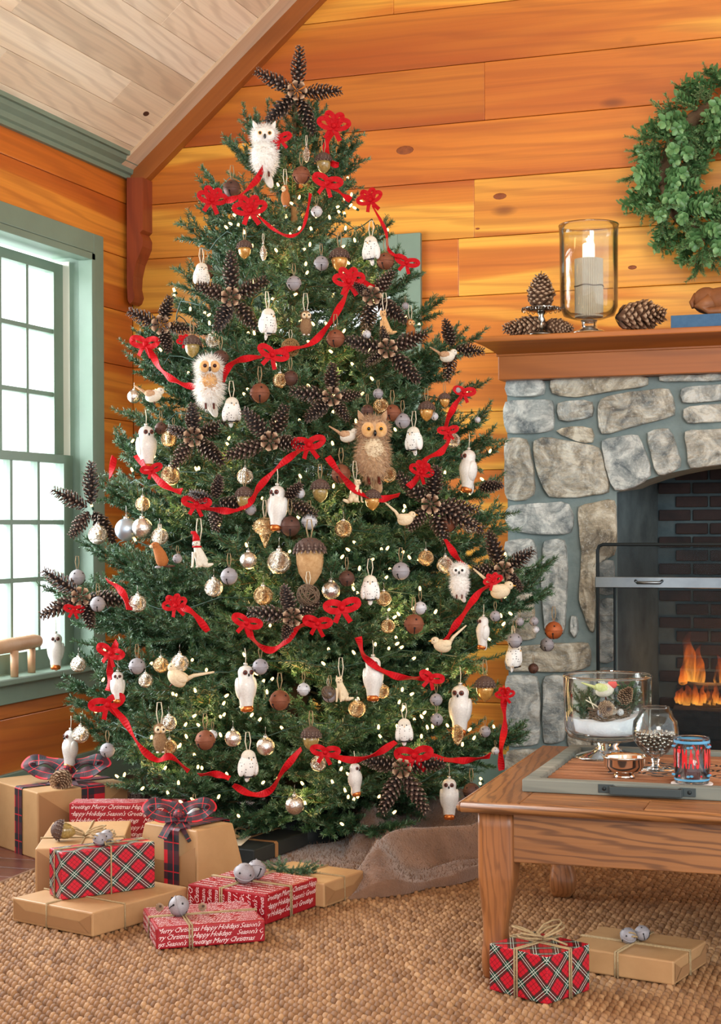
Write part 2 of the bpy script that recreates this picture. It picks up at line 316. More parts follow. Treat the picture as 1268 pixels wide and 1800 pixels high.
# ------------------------------------------------------------------ mesh helpers
class MB:
    def __init__(s): s.v = []; s.f = []; s.uv = None; s.shade = []
    def add(s, vs, fs, sh=None):
        o = len(s.v); s.v += [tuple(p) for p in vs]; s.f += [tuple(i+o for i in f) for f in fs]
        if sh is not None: s.shade += list(sh) if hasattr(sh, '__len__') else [sh]*len(vs)
        elif s.shade: s.shade += [0.5]*len(vs)
        return s
    def box(s, c, h, R=None):
        vs = [Vector((c[0]+sx*h[0], c[1]+sy*h[1], c[2]+sz*h[2])) for sx in (-1, 1) for sy in (-1, 1) for sz in (-1, 1)]
        if R is not None: cc = Vector(c); vs = [cc+R@(v-cc) for v in vs]
        return s.add(vs, [(0, 1, 3, 2), (4, 6, 7, 5), (0, 4, 5, 1), (2, 3, 7, 6), (0, 2, 6, 4), (1, 5, 7, 3)])
    def box2(s, a, b): return s.box([(a[i]+b[i])/2 for i in range(3)], [abs(a[i]-b[i])/2 for i in range(3)])
    def tube(s, pts, r, n=6, cap=True, sh=None):
        pts = [Vector(p) for p in pts]; k = len(pts); rs = r if hasattr(r, '__len__') else [r]*k
        vs = []; prev = None
        for i, p in enumerate(pts):
            t = (pts[min(i+1, k-1)]-pts[max(i-1, 0)])
            t = t.normalized() if t.length > 1e-9 else Vector((0, 0, 1))
            if prev is None: a = t.orthogonal().normalized()
            else:
                a = prev-t*prev.dot(t); a = a.normalized() if a.length > 1e-6 else t.orthogonal().normalized()
            prev = a; b = t.cross(a)
            for j in range(n): q = 2*PI*j/n; vs.append(p+(a*math.cos(q)+b*math.sin(q))*rs[i])
        fs = [(i*n+j, i*n+(j+1) % n, (i+1)*n+(j+1) % n, (i+1)*n+j) for i in range(k-1) for j in range(n)]
        if cap: fs += [tuple(range(n-1, -1, -1)), tuple((k-1)*n+j for j in range(n))]
        return s.add(vs, fs, sh)
    def lathe(s, prof, n=24, c=(0, 0, 0), R=None, sx=1, sy=1, sh=None):
        vs = []; c = Vector(c)
        for r, z in prof:
            for j in range(n):
                q = 2*PI*j/n; p = Vector((r*math.cos(q)*sx, r*math.sin(q)*sy, z)); vs.append(c+(R@p if R is not None else p))
        k = len(prof); fs = [(i*n+j, i*n+(j+1) % n, (i+1)*n+(j+1) % n, (i+1)*n+j) for i in range(k-1) for j in range(n)]
        if prof[0] == prof[-1]: return s.add(vs, fs, sh)
        if prof[0][0] > 1e-6: fs.append(tuple(range(n-1, -1, -1)))
        if prof[-1][0] > 1e-6: fs.append(tuple((k-1)*n+j for j in range(n)))
        return s.add(vs, fs, sh)
    def ell(s, c, r, n=16, m=10, R=None, fn=None, sh=None):
        vs = []; c = Vector(c)
        for i in range(m+1):
            a = PI*i/m
            for j in range(n):
                q = 2*PI*j/n; p = Vector((math.sin(a)*math.cos(q)*r[0], math.sin(a)*math.sin(q)*r[1], -math.cos(a)*r[2]))
                if fn: p = fn(p)
                vs.append(c+(R@p if R is not None else p))
        return s.add(vs, [(i*n+j, i*n+(j+1) % n, (i+1)*n+(j+1) % n, (i+1)*n+j) for i in range(m) for j in range(n)], sh)
    def mesh(s, name, mat=None, smooth=True, uvbox=False, weld=False):
        me = bpy.data.meshes.new(name); me.from_pydata(s.v, [], s.f)
        if s.shade:
            at_ = me.attributes.new('shade', 'FLOAT', 'POINT'); sh = (s.shade+[.5]*len(s.v))[:len(s.v)]; at_.data.foreach_set('value', sh)
        if weld:
            bm = bmesh.new(); bm.from_mesh(me); bmesh.ops.remove_doubles(bm, verts=bm.verts, dist=1e-5); bm.to_mesh(me); bm.free()
        me.polygons.foreach_set('use_smooth', [smooth]*len(me.polygons))
        if uvbox: box_uv(me)
        if mat: me.materials.append(M[mat] if isinstance(mat, str) else mat)
        me.update(); return me
def box_uv(me):
    uv = me.uv_layers.new(name='UVMap'); vs = me.vertices
    for p in me.polygons:
        n = p.normal; ax = max(range(3), key=lambda i: abs(n[i]))
        for li in p.loop_indices:
            c = vs[me.loops[li].vertex_index].co
            uv.data[li].uv = (c[1], c[2]) if ax == 0 else ((c[0], c[2]) if ax == 1 else (c[0], c[1]))
def link(name, me, parent=None, loc=None, rot=None, scale=None):
    o = bpy.data.objects.new(name, me); COL.objects.link(o)
    if parent is not None: o.parent = parent
    if loc is not None: o.location = loc
    if rot is not None: o.rotation_euler = rot
    if scale is not None: o.scale = scale if hasattr(scale, '__len__') else (scale,)*3
    return o
def part(name, mb, mat, parent=None, smooth=False, loc=None, rot=None, uvbox=False, bevel=0):
    me = mb.mesh(name, mat, smooth, uvbox and not bevel)
    if bevel:
        bm = bmesh.new(); bm.from_mesh(me); bmesh.ops.recalc_face_normals(bm, faces=bm.faces)
        bmesh.ops.bevel(bm, geom=[e for e in bm.edges], offset=bevel, segments=2, affect='EDGES', profile=.5); bm.to_mesh(me); bm.free()
        if uvbox: box_uv(me)
    return link(name, me, parent, loc, rot)
def tag(o, label, cat, group=None):
    o['label'] = label; o['category'] = cat
    if group: o['group'] = group
    return o
def struct(o): o['kind'] = 'structure'; return o
def stuff(o): o['kind'] = 'stuff'; return o
def empty(name, loc=(0, 0, 0), rz=0, s=1):
    o = bpy.data.objects.new(name, None); COL.objects.link(o); o.location = loc; o.rotation_euler = (0, 0, rz); o.scale = (s, s, s); o.empty_display_size = .05; return o
def catmull(pts, n=8):
    pts = [Vector(p) for p in pts]; out = []
    P = [pts[0]*2-pts[1]]+pts+[pts[-1]*2-pts[-2]]
    for i in range(1, len(P)-2):
        for k in range(n):
            t = k/n; a, b, c, d = P[i-1], P[i], P[i+1], P[i+2]
            out.append(.5*((2*b)+(c-a)*t+(2*a-5*b+4*c-d)*t*t+(3*b-a-3*c+d)*t**3))
    out.append(pts[-1]); return out
def vnoise(x, y, z=0, s=1.0):
    from mathutils import noise
    return noise.noise(Vector((x*s, y*s, z*s)))
# ------------------------------------------------------------------ the room shell
XL, YB = -3.215, 6.22
ZS, DZ = 1.2866, .2345                      # seam height and board height
XR = 3.2
def plank(parent, a, b, mat, name='plank', bevel=.003):
    """One board between corners a and b: origin at its middle so that each board has its own grain."""
    c = [(a[i]+b[i])/2 for i in range(3)]; h = [abs(a[i]-b[i])/2 for i in range(3)]
    return part(name, MB().box((0, 0, 0), h), mat, parent, loc=c, bevel=bevel)
# openings
wa = on_x(174, 417, XL); win_out_y, win_out_z = wa.y, wa.z
wi = on_x(157, 447, XL); win_in_y, win_in_z = wi.y, wi.z
wsill = on_x(160, 1168, XL).z
WL = dict(y0=3.2, y1=win_in_y, z0=wsill, z1=win_in_z)
ba = on_y(742, 410, YB); bb = on_y(702, 446, YB); bc = on_y(380, 600, YB); bd = on_y(414, 600, YB); be = on_y(600, 1150, YB)
WB = dict(x0=bd.x, x1=bb.x, z0=be.z, z1=bb.z)
FX1 = 2*on_y(1300, 900, 5.90).x+1.25
wl = struct(empty('wall_left'))
wb = struct(empty('wall_back'))
part('backing', MB().box2((XL-.06, WL['y1']+.001, -.02), (XL-.031, YB+.06, 2.75)).box2((XL-.06, -2.5, 2.25), (XL-.031, WL['y1']+.001, 2.75)).box2((XL-.06, -2.5, -.02), (XL-.031, WL['y1']+.001, WL['z0']-.03)), 'pine_y', wl)
part('backing', MB().box2((XL-.06, YB+.031, -.02), (WB['x0']-.001, YB+.05, 5.6)).box2((WB['x1']+.001, YB+.031, -.02), (-1.26, YB+.05, 5.6)).box2((WB['x0']-.001, YB+.031, WB['z1']+.001), (WB['x1']+.001, YB+.05, 5.6)).box2((WB['x0']-.001, YB+.031, -.02), (WB['x1']+.001, YB+.05, WB['z0']-.03)).box2((-1.26, YB+.031, 1.61), (XR, YB+.05, 5.6)).box2((FX1+.01, YB+.031, -.02), (XR, YB+.05, 1.61)), 'pine', wb)
levels = [ZS+DZ*k for k in range(-6, 17)]
G = .0025
for k in range(len(levels)-1):
    z0, z1 = max(levels[k], 0)+G*.4, levels[k+1]-G*.4
    if z1 <= 0: continue
    # left wall
    if z0 < 2.62:
        z1l = min(z1, 2.62)
        segs = []
        jj = [-2.5, .4+.7*((k*37) % 5)/5, YB]
        if z1l > WL['z0'] and z0 < WL['z1']:
            segs = [(WL['y1'], YB), (-2.5, .3), (.3, WL['y0'])]
            pieces = []
            zz0, zz1 = z0, z1l
            if z0 < WL['z0']: plank(wl, (XL-.03, WL['y0'], z0), (XL, WL['y1'], WL['z0']), 'pine_y')
            if z1l > WL['z1']: plank(wl, (XL-.03, WL['y0'], WL['z1']), (XL, WL['y1'], z1l), 'pine_y')
        else: segs = [(-2.5, jj[1]), (jj[1], YB)]
        for y0, y1 in segs: plank(wl, (XL-.03, y0, z0), (XL, y1, z1l), 'pine_y')
    # back wall
    jx = {11: [.33], 3: [-.2]}.get(k)
    js = [XL, XL+1.2+1.9*((k*53) % 7)/7, XR]
    ymid = z0+DZ/2
    # the two joints in view
    if abs(ymid-(ZS+DZ*6.5)) < .05: js = [XL, on_y(852, 160, YB).x, XR]
    elif abs(ymid-(ZS+DZ*4.5)) < .05: js = [XL, on_y(834, 370, YB).x, XR]
    elif -1.6 < js[1] < .6: js = [XL, -.15 if k % 2 else XL+.6, XR]
    # nothing behind the chimney breast or the window
    for x0, x1 in zip(js[:-1], js[1:]):
        cuts = [(x0, x1, z0, z1)]
        def sub(cs, ox0, ox1, oz0, oz1):
            out = []
            for a, b, c, d in cs:
                if b <= ox0 or a >= ox1 or d <= oz0 or c >= oz1: out.append((a, b, c, d)); continue
                if a < ox0: out.append((a, ox0, c, d))
                if b > ox1: out.append((ox1, b, c, d))
                if c < oz0: out.append((max(a, ox0), min(b, ox1), c, oz0))
                if d > oz1: out.append((max(a, ox0), min(b, ox1), oz1, d))
            return out
        cuts = sub(cuts, WB['x0'], WB['x1'], WB['z0'], WB['z1']); cuts = sub(cuts, -1.25, FX1, -1, 1.6)
        for a, b, c, d in cuts:
            if b-a > .02 and d-c > .01: plank(wb, (a, YB, c), (b, YB+.03, d), 'pine')
# floor boards
fl = struct(empty('floor'))
y = -2.5; k = 0
while y < YB+.1:
    jn = [-3.3, -3.3+1.5+2.3*((k*31) % 9)/9, 3.4]
    for x0, x1 in zip(jn[:-1], jn[1:]): plank(fl, (x0, y, -.02), (x1, y+.118, 0), 'floorw', 'floor_board', .0015)
    y += .12; k += 1
# sloping ceiling, boards run away from the camera
ce = struct(empty('ceiling'))
cA = on_y(238, 302, YB); cB = on_y(527, 3, YB)
sl = Vector((cB.x-cA.x, 0, cB.z-cA.z)).normalized(); nrm = Vector((-sl.z, 0, sl.x))
if nrm.z < 0: nrm = -nrm
R_sl = Matrix((sl, Vector((0, 1, 0)), nrm)).transposed()
s = -.15; k = 0; BW = .125
TOT = 4.15
while s < TOT:
    js = [-2.5, 5.8-.9*((k*5) % 7)/7-.25*(k % 3), 2.4+1.4*((k*3) % 5)/5, YB]; js.sort()
    for y0, y1 in zip(js[:-1], js[1:]):
        c = Vector((cA.x, 0, cA.z))+sl*(s+BW/2)+nrm*.012+Vector((0, (y0+y1)/2, 0))
        o = part('ceiling_board', MB().box((0, 0, 0), (BW/2-.0007, (y1-y0)/2-.0007, .012)), 'ceil', ce, loc=c, bevel=.0015); o.rotation_euler = R_sl.to_euler()
    s += BW; k += 1
ridge = Vector((cA.x, 0, cA.z))+sl*TOT
ce2 = struct(empty('ceiling_slope')); R2 = Matrix((Vector((sl.x, 0, -sl.z)), Vector((0, 1, 0)), Vector((sl.z, 0, sl.x)))).transposed()
for k in range(28):
    c = ridge+Vector((sl.x, 0, -sl.z))*(BW*(k+.5))+Vector((0, (YB-2.5)/2, 0))
    o = part('ceiling_board', MB().box((0, 0, 0), (BW/2-.0007, (YB+2.5)/2, .012)), 'ceil', ce2, loc=c); o.rotation_euler = R2.to_euler()
# trims: pale strip and orange rake board along the slope of the back wall
def rake(name, off0, off1, y0, y1, mat):
    a = Vector((cA.x, 0, cA.z)); L = TOT
    c = a+sl*(L/2-.02)-nrm*((off0+off1)/2)+Vector((0, (y0+y1)/2, 0))
    o = part(name, MB().box((0, 0, 0), (L/2+.02, abs(y1-y0)/2, abs(off1-off0)/2)), mat, None, loc=c, bevel=.002); o.rotation_euler = R_sl.to_euler(); return struct(o)
M['ceil_x'] = wood('whitewashed_pine_strip', S(206, 174, 142), S(220, 192, 162), S(228, 204, 178), 0, sap=0, ring=1.6, fine=.2, coat=0, rough=.6, knots=False)
rake('trim_1', 0.0, .014, YB-.16, YB-.05, 'ceil_x')
rake('trim_2', 0.0, .085, YB-.05, YB, 'redpine')
# crown moulding on the left wall
zc = on_x(227.5, 319, XL).z
prof = [(0, 0), (.018, 0), (.018, .018), (.03, .024), (.034, .045), (.055, .06), (.06, .078), (.075, .078), (.075, .096), (0, .096)]
mb = MB(); n = len(prof)
mb.add([(XL+x, yy, zc+z) for yy in (-2.5, YB-.03) for x, z in prof], [(i, (i+1) % n, n+(i+1) % n, n+i) for i in range(n)]+[tuple(range(n-1, -1, -1)), tuple(n+i for i in range(n))])
struct(part('trim_3', mb, 'green'))
# baseboards
for nm, a, b in (('baseboard_left', (XL, -2.5, 0), (XL+.018, YB, .145)), ('baseboard_back', (XL, YB-.018, 0), (-1.47, YB, .145)), ('baseboard_right', (FX1+.2, YB-.018, 0), (XR, YB, .145))):
    c = [(a[i]+b[i])/2 for i in range(3)]; h = [abs(a[i]-b[i])/2 for i in range(3)]
    struct(part(nm, MB().box((0, 0, 0), h), 'green', None, loc=c, bevel=.003))
for x_, y_, r_k in ((712, 264, .030), (879, 345, .022), (1112, 470, .014), (840, 402, .007)):
    c = on_y(x_, y_, YB-.0005); part('knot', MB().ell((0, 0, 0), (r_k*1.25, .0012, r_k*.6), 14, 6), 'knot', wb, smooth=True, loc=c)
r_ = ray(257, 200); A0 = Vector((cA.x, 0, cA.z)); tt = (A0-CAM).dot(nrm)/r_.dot(nrm); c = CAM+r_*tt
o = part('knot', MB().ell((0, 0, 0), (.012, .022, .0012), 14, 6), 'darkrust', ce, smooth=True, loc=c); o.rotation_euler = R_sl.to_euler()
# carved corner bracket
K = lambda x, y: on_y(x, y, YB-.09)
pr = [(223, 312), (251, 312), (251, 404), (246, 409), (251, 420), (250.5, 433), (246, 445), (239, 462), (234, 485), (233, 505), (236.5, 520), (233, 530), (228, 534), (224.5, 528), (223, 500)]
P3 = [K(*p) for p in pr]; n = len(P3)
mb = MB(); mb.add([(p.x, yy, p.z) for yy in (YB-.09, YB) for p in P3], [(i, (i+1) % n, n+(i+1) % n, n+i) for i in range(n)]+[tuple(range(n-1, -1, -1)), tuple(n+i for i in range(n))])
o = part('carved_bracket', mb, 'redpine_z'); tag(o, 'red-brown carved wooden bracket in the wall corner under the slope', 'bracket')
# ---------------------------------------------------------------- left window
def frame_boxes(parent, name, axis, plane0, plane1, u0, u1, z0, z1, w_side, w_top, w_bot, mat, bevel=.003):
    """Four members between planes; axis 'x' means the window lies in a plane of constant x (u = y)."""
    def bx(ua, ub, za, zb):
        if axis == 'x': a, b = (plane0, ua, za), (plane1, ub, zb)
        else: a, b = (ua, plane0, za), (ub, plane1, zb)
        c = [(a[i]+b[i])/2 for i in range(3)]; h = [abs(a[i]-b[i])/2 for i in range(3)]
        return part(name, MB().box((0, 0, 0), h), mat, parent, loc=c, bevel=bevel)
    if w_side: bx(u0, u0+w_side, z0, z1); bx(u1-w_side, u1, z0, z1)
    if w_top: bx(u0+w_side, u1-w_side, z1-w_top, z1)
    if w_bot: bx(u0+w_side, u1-w_side, z0, z0+w_bot)
w1 = struct(empty('window_1'))
cw = win_out_y-win_in_y
frame_boxes(w1, 'casing', 'x', XL, XL+.022, WL['y0']-cw, win_out_y, WL['z0']-.0, win_out_z, cw, cw*.98, 0, 'green')
RD = .17
frame_boxes(w1, 'jamb', 'x', XL-RD, XL+.002, WL['y0'], WL['y1']+.001, WL['z0'], WL['z1'], .012, .012, .0, 'green')
part('inner_bead', MB().box2((XL-.035, WL['y1']-.028, WL['z0']), (XL+.028, WL['y1']-.0, WL['z1'])), 'green', w1, bevel=.002)
part('inner_bead', MB().box2((XL-.035, WL['y0'], WL['z1']-.028), (XL+.028, WL['y1'], WL['z1'])), 'green', w1, bevel=.002)
# stool, apron
zst = on_x(130, 1174, XL+.05).z
part('window_stool', MB().box2((XL-RD, WL['y0']-cw-.02, zst-.025), (XL+.055, win_out_y+.02, zst)), 'green', w1, bevel=.005)
za = on_x(115, 1218.4, XL+.02).z
part('apron', MB().box2((XL, WL['y0']-cw, za), (XL+.02, win_out_y, zst-.024)), 'green', w1, bevel=.003)
# sashes: the lower one nearer the room
XI, XO = XL-.085, XL-.125
ylo = on_x(121, 900, XI).y; yup = on_x(103, 500, XO).y
zmeet = on_x(118, 801, XI).z; zup_top = on_x(98, 465, XO).z
part('jamb_track', MB().box2((XO-.02, yup, zmeet), (XI+.01, WL['y1']-.03, WL['z1']-.03)), 'cream', w1, bevel=.002)
part('jamb_track', MB().box2((XO-.02, ylo, zst), (XI-.005, WL['y1']-.03, zmeet)), 'green', w1, bevel=.002)
def sash(parent, axis, pl0, pl1, u0, u1, z0, z1, st, top, bot, us, zs, mw=.018):
    s_ = link('sash', MB().box2(*(((pl0, u1-st, z0), (pl1, u1, z1)) if axis == 'x' else ((u1-st, pl0, z0), (u1, pl1, z1)))).mesh('sash', 'green', False), parent)
    def bx(nm, ua, ub, za, zb, d=.0, mat='green'):
        a, b = ((pl0+d, ua, za), (pl1-d, ub, zb)) if axis == 'x' else ((ua, pl0+d, za), (ub, pl1-d, zb))
        part(nm, MB().box2(a, b), mat, s_)
    bx('stile', u0, u0+st, z0, z1); bx('rail', u0+st, u1-st, z1-top, z1); bx('rail', u0+st, u1-st, z0, z0+bot)
    for u in us: bx('muntin', u-mw/2, u+mw/2, z0+bot, z1-top, .004)
    for z in zs: bx('muntin', u0+st, u1-st, z-mw/2, z+mw/2, .005)
    mid = (pl0+pl1)/2
    uu = [u0+st]+sorted(us)+[u1-st]; zz = [z0+bot]+sorted(zs)+[z1-top]
    for i in range(len(uu)-1):
        for j in range(len(zz)-1):
            vs = [(mid, uu[i], zz[j]), (mid, uu[i+1], zz[j]), (mid, uu[i+1], zz[j+1]), (mid, uu[i], zz[j+1])] if axis == 'x' else [(uu[i], mid, zz[j]), (uu[i+1], mid, zz[j]), (uu[i+1], mid, zz[j+1]), (uu[i], mid, zz[j+1])]
            part('pane', MB().add(vs, [(0, 1, 2, 3)]), 'pane', s_)
    return s_
um = on_x(46, 570, XO+.01).y; ur = on_x(91, 570, XO+.01).y; du = ur-um
zs_ = [on_x(46, 573, XO+.01).z, on_x(46, 687, XO+.01).z]
us = [um-du*i for i in range(4)]
sash(w1, 'x', XO-.02, XO+.02, um-du*4-.03, yup, zmeet-.03, zup_top+.0, yup-ur, .04, .03, us, zs_)
lm = on_x(66, 900, XI+.01).y; l2 = on_x(18, 900, XI+.01).y; dl = lm-l2; lr = on_x(109, 900, XI+.01).y
zl = [on_x(66, 918, XI+.01).z, on_x(66, 1018, XI+.01).z]
sash(w1, 'x', XI-.02, XI+.02, um-du*4-.03, ylo, zst, zmeet, ylo-lr, .035, .075, [lm-dl*i for i in range(4)], zl)
# ---------------------------------------------------------------- back window, behind the tree
w2 = struct(empty('window_2'))
cwb = ba.x-bb.x
frame_boxes(w2, 'casing', 'y', YB-.022, YB, WB['x0']-cwb, WB['x1']+cwb, WB['z0'], ba.z, cwb, cwb, 0, 'green')
frame_boxes(w2, 'jamb', 'y', YB-.002, YB+.17, WB['x0'], WB['x1'], WB['z0'], WB['z1'], .03, .03, .03, 'green')
part('window_stool', MB().box2((WB['x0']-cwb, YB-.05, WB['z0']-.02), (WB['x1']+cwb, YB+.17, WB['z0']+.005)), 'green', w2, bevel=.004)
part('apron', MB().box2((WB['x0']-cwb, YB-.02, WB['z0']-.1), (WB['x1']+cwb, YB, WB['z0']-.02)), 'green', w2, bevel=.003)
zm = (WB['z0']+WB['z1'])/2; x0, x1 = WB['x0']+.03, WB['x1']-.03; wx = x1-x0
def uz(a, b, n): return [a+(b-a)*i/n for i in range(1, n)]
sash(w2, 'y', YB+.11, YB+.14, x0, x1, zm-.02, WB['z1']-.03, .045, .045, .035, uz(x0+.045, x1-.045, 3), uz(zm+.015, WB['z1']-.075, 3))
sash(w2, 'y', YB+.075, YB+.105, x0, x1, WB['z0']+.005, zm+.02, .045, .035, .06, uz(x0+.045, x1-.045, 3), uz(WB['z0']+.065, zm-.015, 3))

# ---------------------------------------------------------------- fireplace
YF = 5.90
fp = empty('stone_fireplace', (0, 0, 0)); tag(fp, 'grey and tan fieldstone fireplace with an arched opening and a fire burning', 'fireplace')
Z7 = lambda x, y: (860+x/2.571, 640+y/2.571)
def FZ(x, y, Y=None):
    p = on_y(*Z7(x, y), YF if Y is None else Y); return (p.x, p.z)
XC = on_y(1300, 900, YF).x
xl_f = FZ(84, 500)[0]; ztop_f = on_y(880, 668, YF-.08).z-.001
arch = [FZ(575, 1900)[0], FZ(575, 600)[0]]
xj = FZ(577, 600)[0]; zspring = FZ(577, 580)[1]; zpk = FZ(1049, 462)[1]+.008
ap = [(xj, 0), (xj, zspring)]
for i in range(1, 12):
    t_ = i/12; x = xj+(2*XC-2*xj)*t_; ap.append((x, zspring+(zpk-zspring)*math.sin(PI*t_)**.8))
ap += [(2*XC-xj, zspring), (2*XC-xj, 0)]
out = [(xl_f, 0), (xl_f, ztop_f), (2*XC-xl_f, ztop_f), (2*XC-xl_f, 0)]
# body as strips between arch and outline
mb = MB(); DPT = .62
def prism(mb, poly, y0, y1):
    n = len(poly); mb.add([(x, yy, z) for yy in (y0, y1) for x, z in poly], [(i, (i+1) % n, n+(i+1) % n, n+i) for i in range(n)]+[tuple(range(n-1, -1, -1)), tuple(n+i for i in range(n))])
prism(mb, [(xl_f, 0), (xl_f, ztop_f), (xj, ztop_f), (xj, 0)], YF, YF+.318)
prism(mb, [(xj-.2, 0), (xj-.2, zpk+.25), (xj, zpk+.25), (xj, 0)], YF+.318, YF+DPT)
prism(mb, [(2*XC-xj, 0), (2*XC-xj, ztop_f), (2*XC-xl_f, ztop_f), (2*XC-xl_f, 0)], YF, YF+.318)
prism(mb, [(2*XC-xj, 0), (2*XC-xj, zpk+.25), (2*XC-xj+.2, zpk+.25), (2*XC-xj+.2, 0)], YF+.318, YF+DPT)
aps = ap[1:-1]
for (a, b) in zip(aps[:-1], aps[1:]): prism(mb, [a, (a[0], ztop_f), (b[0], ztop_f), b], YF, YF+.318)
part('mortar', mb, 'mortar', fp)
def clip_poly(poly, x0, x1): return [(min(max(x, x0), x1), z) for x, z in poly]
def stone(poly, seed, depth=.028, Y=YF):
    r_ = random.Random(seed); P = [Vector((x, z)) for x, z in poly]; n0 = len(P); ctr = sum(P, Vector((0, 0)))/n0; P = [p+(p-ctr).normalized()*.004 for p in P]
    pts = []
    per = sum((P[(i+1) % n0]-P[i]).length for i in range(n0))
    for i in range(n0):
        a, b = P[i], P[(i+1) % n0]; k = max(1, int((b-a).length/.028))
        for j in range(k):
            q = a.lerp(b, j/k)+Vector((r_.uniform(-1, 1), r_.uniform(-1, 1)))*.0032
            pts.append(q)
    for _ in range(1): pts = [(pts[i-1]+pts[i]*3+pts[(i+1) % len(pts)])/5 for i in range(len(pts))]
    n = len(pts); rings = [(1.0, .012), (1.0, -.55), (.985, -.88), (.95, -1), (.82, -1.03), (.66, -1.06), (.48, -1.1), (.25, -1.08)]
    ox = r_.uniform(0, 50); vs = []
    for s_, dd in rings:
        for q in pts:
            e = ctr+(q-ctr)*s_; nz = vnoise(e.x+ox, e.y, ox, 14)*.014+vnoise(e.x+ox, e.y, ox, 40)*.010 if dd < -.3 else 0
            vs.append(Vector((e.x, Y+dd*depth+(nz if dd < -.9 else nz*.5), e.y)))
    vs.append(Vector((ctr.x, Y-depth*1.05+vnoise(ox, 1)*.006, ctr.y)))
    fs = [(i*n+j, i*n+(j+1) % n, (i+1)*n+(j+1) % n, (i+1)*n+j) for i in range(len(rings)-1) for j in range(n)]
    L = (len(rings)-1)*n; fs += [(L+j, L+(j+1) % n, len(vs)-1) for j in range(n)]
    c3 = Vector((ctr.x, Y, ctr.y)); mb = MB().add([v-c3 for v in vs], fs)
    o = part('stone', mb, 'stone', fp, smooth=True, loc=c3); return o
R_ = 1125
ST = [[(78,75),(250,72),(258,140),(200,150),(80,148)], [(278,72),(500,60),(725,55),(728,100),(560,120),(400,152),(285,140)], [(765,55),(R_,45),(R_,72),(850,82),(770,85)],
 [(78,168),(290,162),(295,300),(180,312),(85,318),(72,240)], [(312,170),(470,165),(475,240),(400,252),(318,262)], [(505,160),(640,130),(820,108),(845,235),(760,255),(600,300),(510,322),(500,240)],
 [(868,108),(R_,92),(R_,158),(940,175),(872,180)], [(880,195),(R_,174),(R_,250),(900,272),(882,240)], [(300,305),(380,282),(470,285),(478,362),(400,345)],
 [(78,340),(175,335),(200,460),(212,590),(170,618),(80,612)], [(198,345),(250,330),(500,375),(550,580),(400,600),(275,600),(225,500)],
 [(508,345),(680,318),(740,500),(660,555),(570,578),(530,460)], [(715,305),(820,290),(880,465),(830,488),(765,505),(735,400)], [(885,305),(R_,288),(R_,448),(960,465),(910,475)],
 [(80,660),(100,640),(360,622),(385,680),(380,765),(230,768),(85,745)], [(400,640),(575,612),(573,870),(490,880),(480,1215),(460,1205),(410,1060),(425,850)],
 [(500,890),(570,885),(570,1040),(500,1045)], [(500,1062),(570,1057),(570,1340),(500,1350)], [(78,800),(205,788),(220,900),(205,1010),(85,1010)], [(250,800),(350,792),(360,950),(350,1090),(345,1220),(260,1225),(245,1000)],
 [(75,1030),(200,1030),(215,1240),(80,1250)], [(375,1130),(402,1140),(405,1200),(392,1250),(378,1200)], [(78,1300),(150,1272),(450,1255),(460,1370),(380,1390),(80,1385)],
 [(80,1405),(225,1405),(235,1500),(228,1715),(85,1725)], [(250,1410),(345,1405),(350,1700),(250,1712)], [(360,1430),(460,1400),(465,1750),(365,1740)], [(480,1375),(570,1370),(570,1740),(480,1745)],
 [(80,1745),(300,1735),(305,1960),(80,1960)], [(320,1765),(570,1765),(570,1960),(320,1960)]]
for i, pl in enumerate(ST):
    q = [FZ(x, y) for x, y in pl]
    stone(q, i)
    if i % 3 != 9: stone([(2*XC-x, z) for x, z in q][::-1], 100+i)
# firebox
YK = YF+.52
xk = on_y(1157, 900, YK).x
fb = MB(); zt = zpk+.1
fb.add([(xj, YF+.01, 0), (xk, YK, 0), (xk, YK, zt), (xj, YF+.01, zt)], [(0, 1, 2, 3)])
fb.add([(2*XC-xj, YF+.01, 0), (2*XC-xk, YK, 0), (2*XC-xk, YK, zt), (2*XC-xj, YF+.01, zt)], [(3, 2, 1, 0)])
fb.add([(xj, YF+.15, zt), (xj, YK+.05, zt), (2*XC-xj, YK+.05, zt), (2*XC-xj, YF+.15, zt)], [(0, 1, 2, 3)])
part('firebox_lining', fb, 'soot', fp)
part('brick_joints', MB().box2((xk, YK, 0), (2*XC-xk, YK+.05, zt)), 'soot', fp)
bh = .0535; bw = .135; bme = None
bmes = []
for i in range(3):
    m_ = MB().box((0, 0, 0), (bw/2-.005, .012, bh/2-.0055)).mesh('brick', 'firebrick', False)
    bm = bmesh.new(); bm.from_mesh(m_); bmesh.ops.bevel(bm, geom=list(bm.edges), offset=.003, segments=1, affect='EDGES'); bm.to_mesh(m_); bm.free(); bmes.append(m_)
z = .03; k = 0
while z < zt-.02:
    x = xk+bw/2-(bw/2 if k % 2 else 0)
    while x < 2*XC-xk:
        if x > xk: link('brick', bmes[(k+int(x*10)) % 3], fp, (x, YK-.004+random.uniform(-.003, .003), z))
        x += bw
    z += bh; k += 1
# hearth floor
part('hearth_floor', MB().box2((xj, YF-.02, 0), (2*XC-xj, YK, .012)), 'soot', fp)
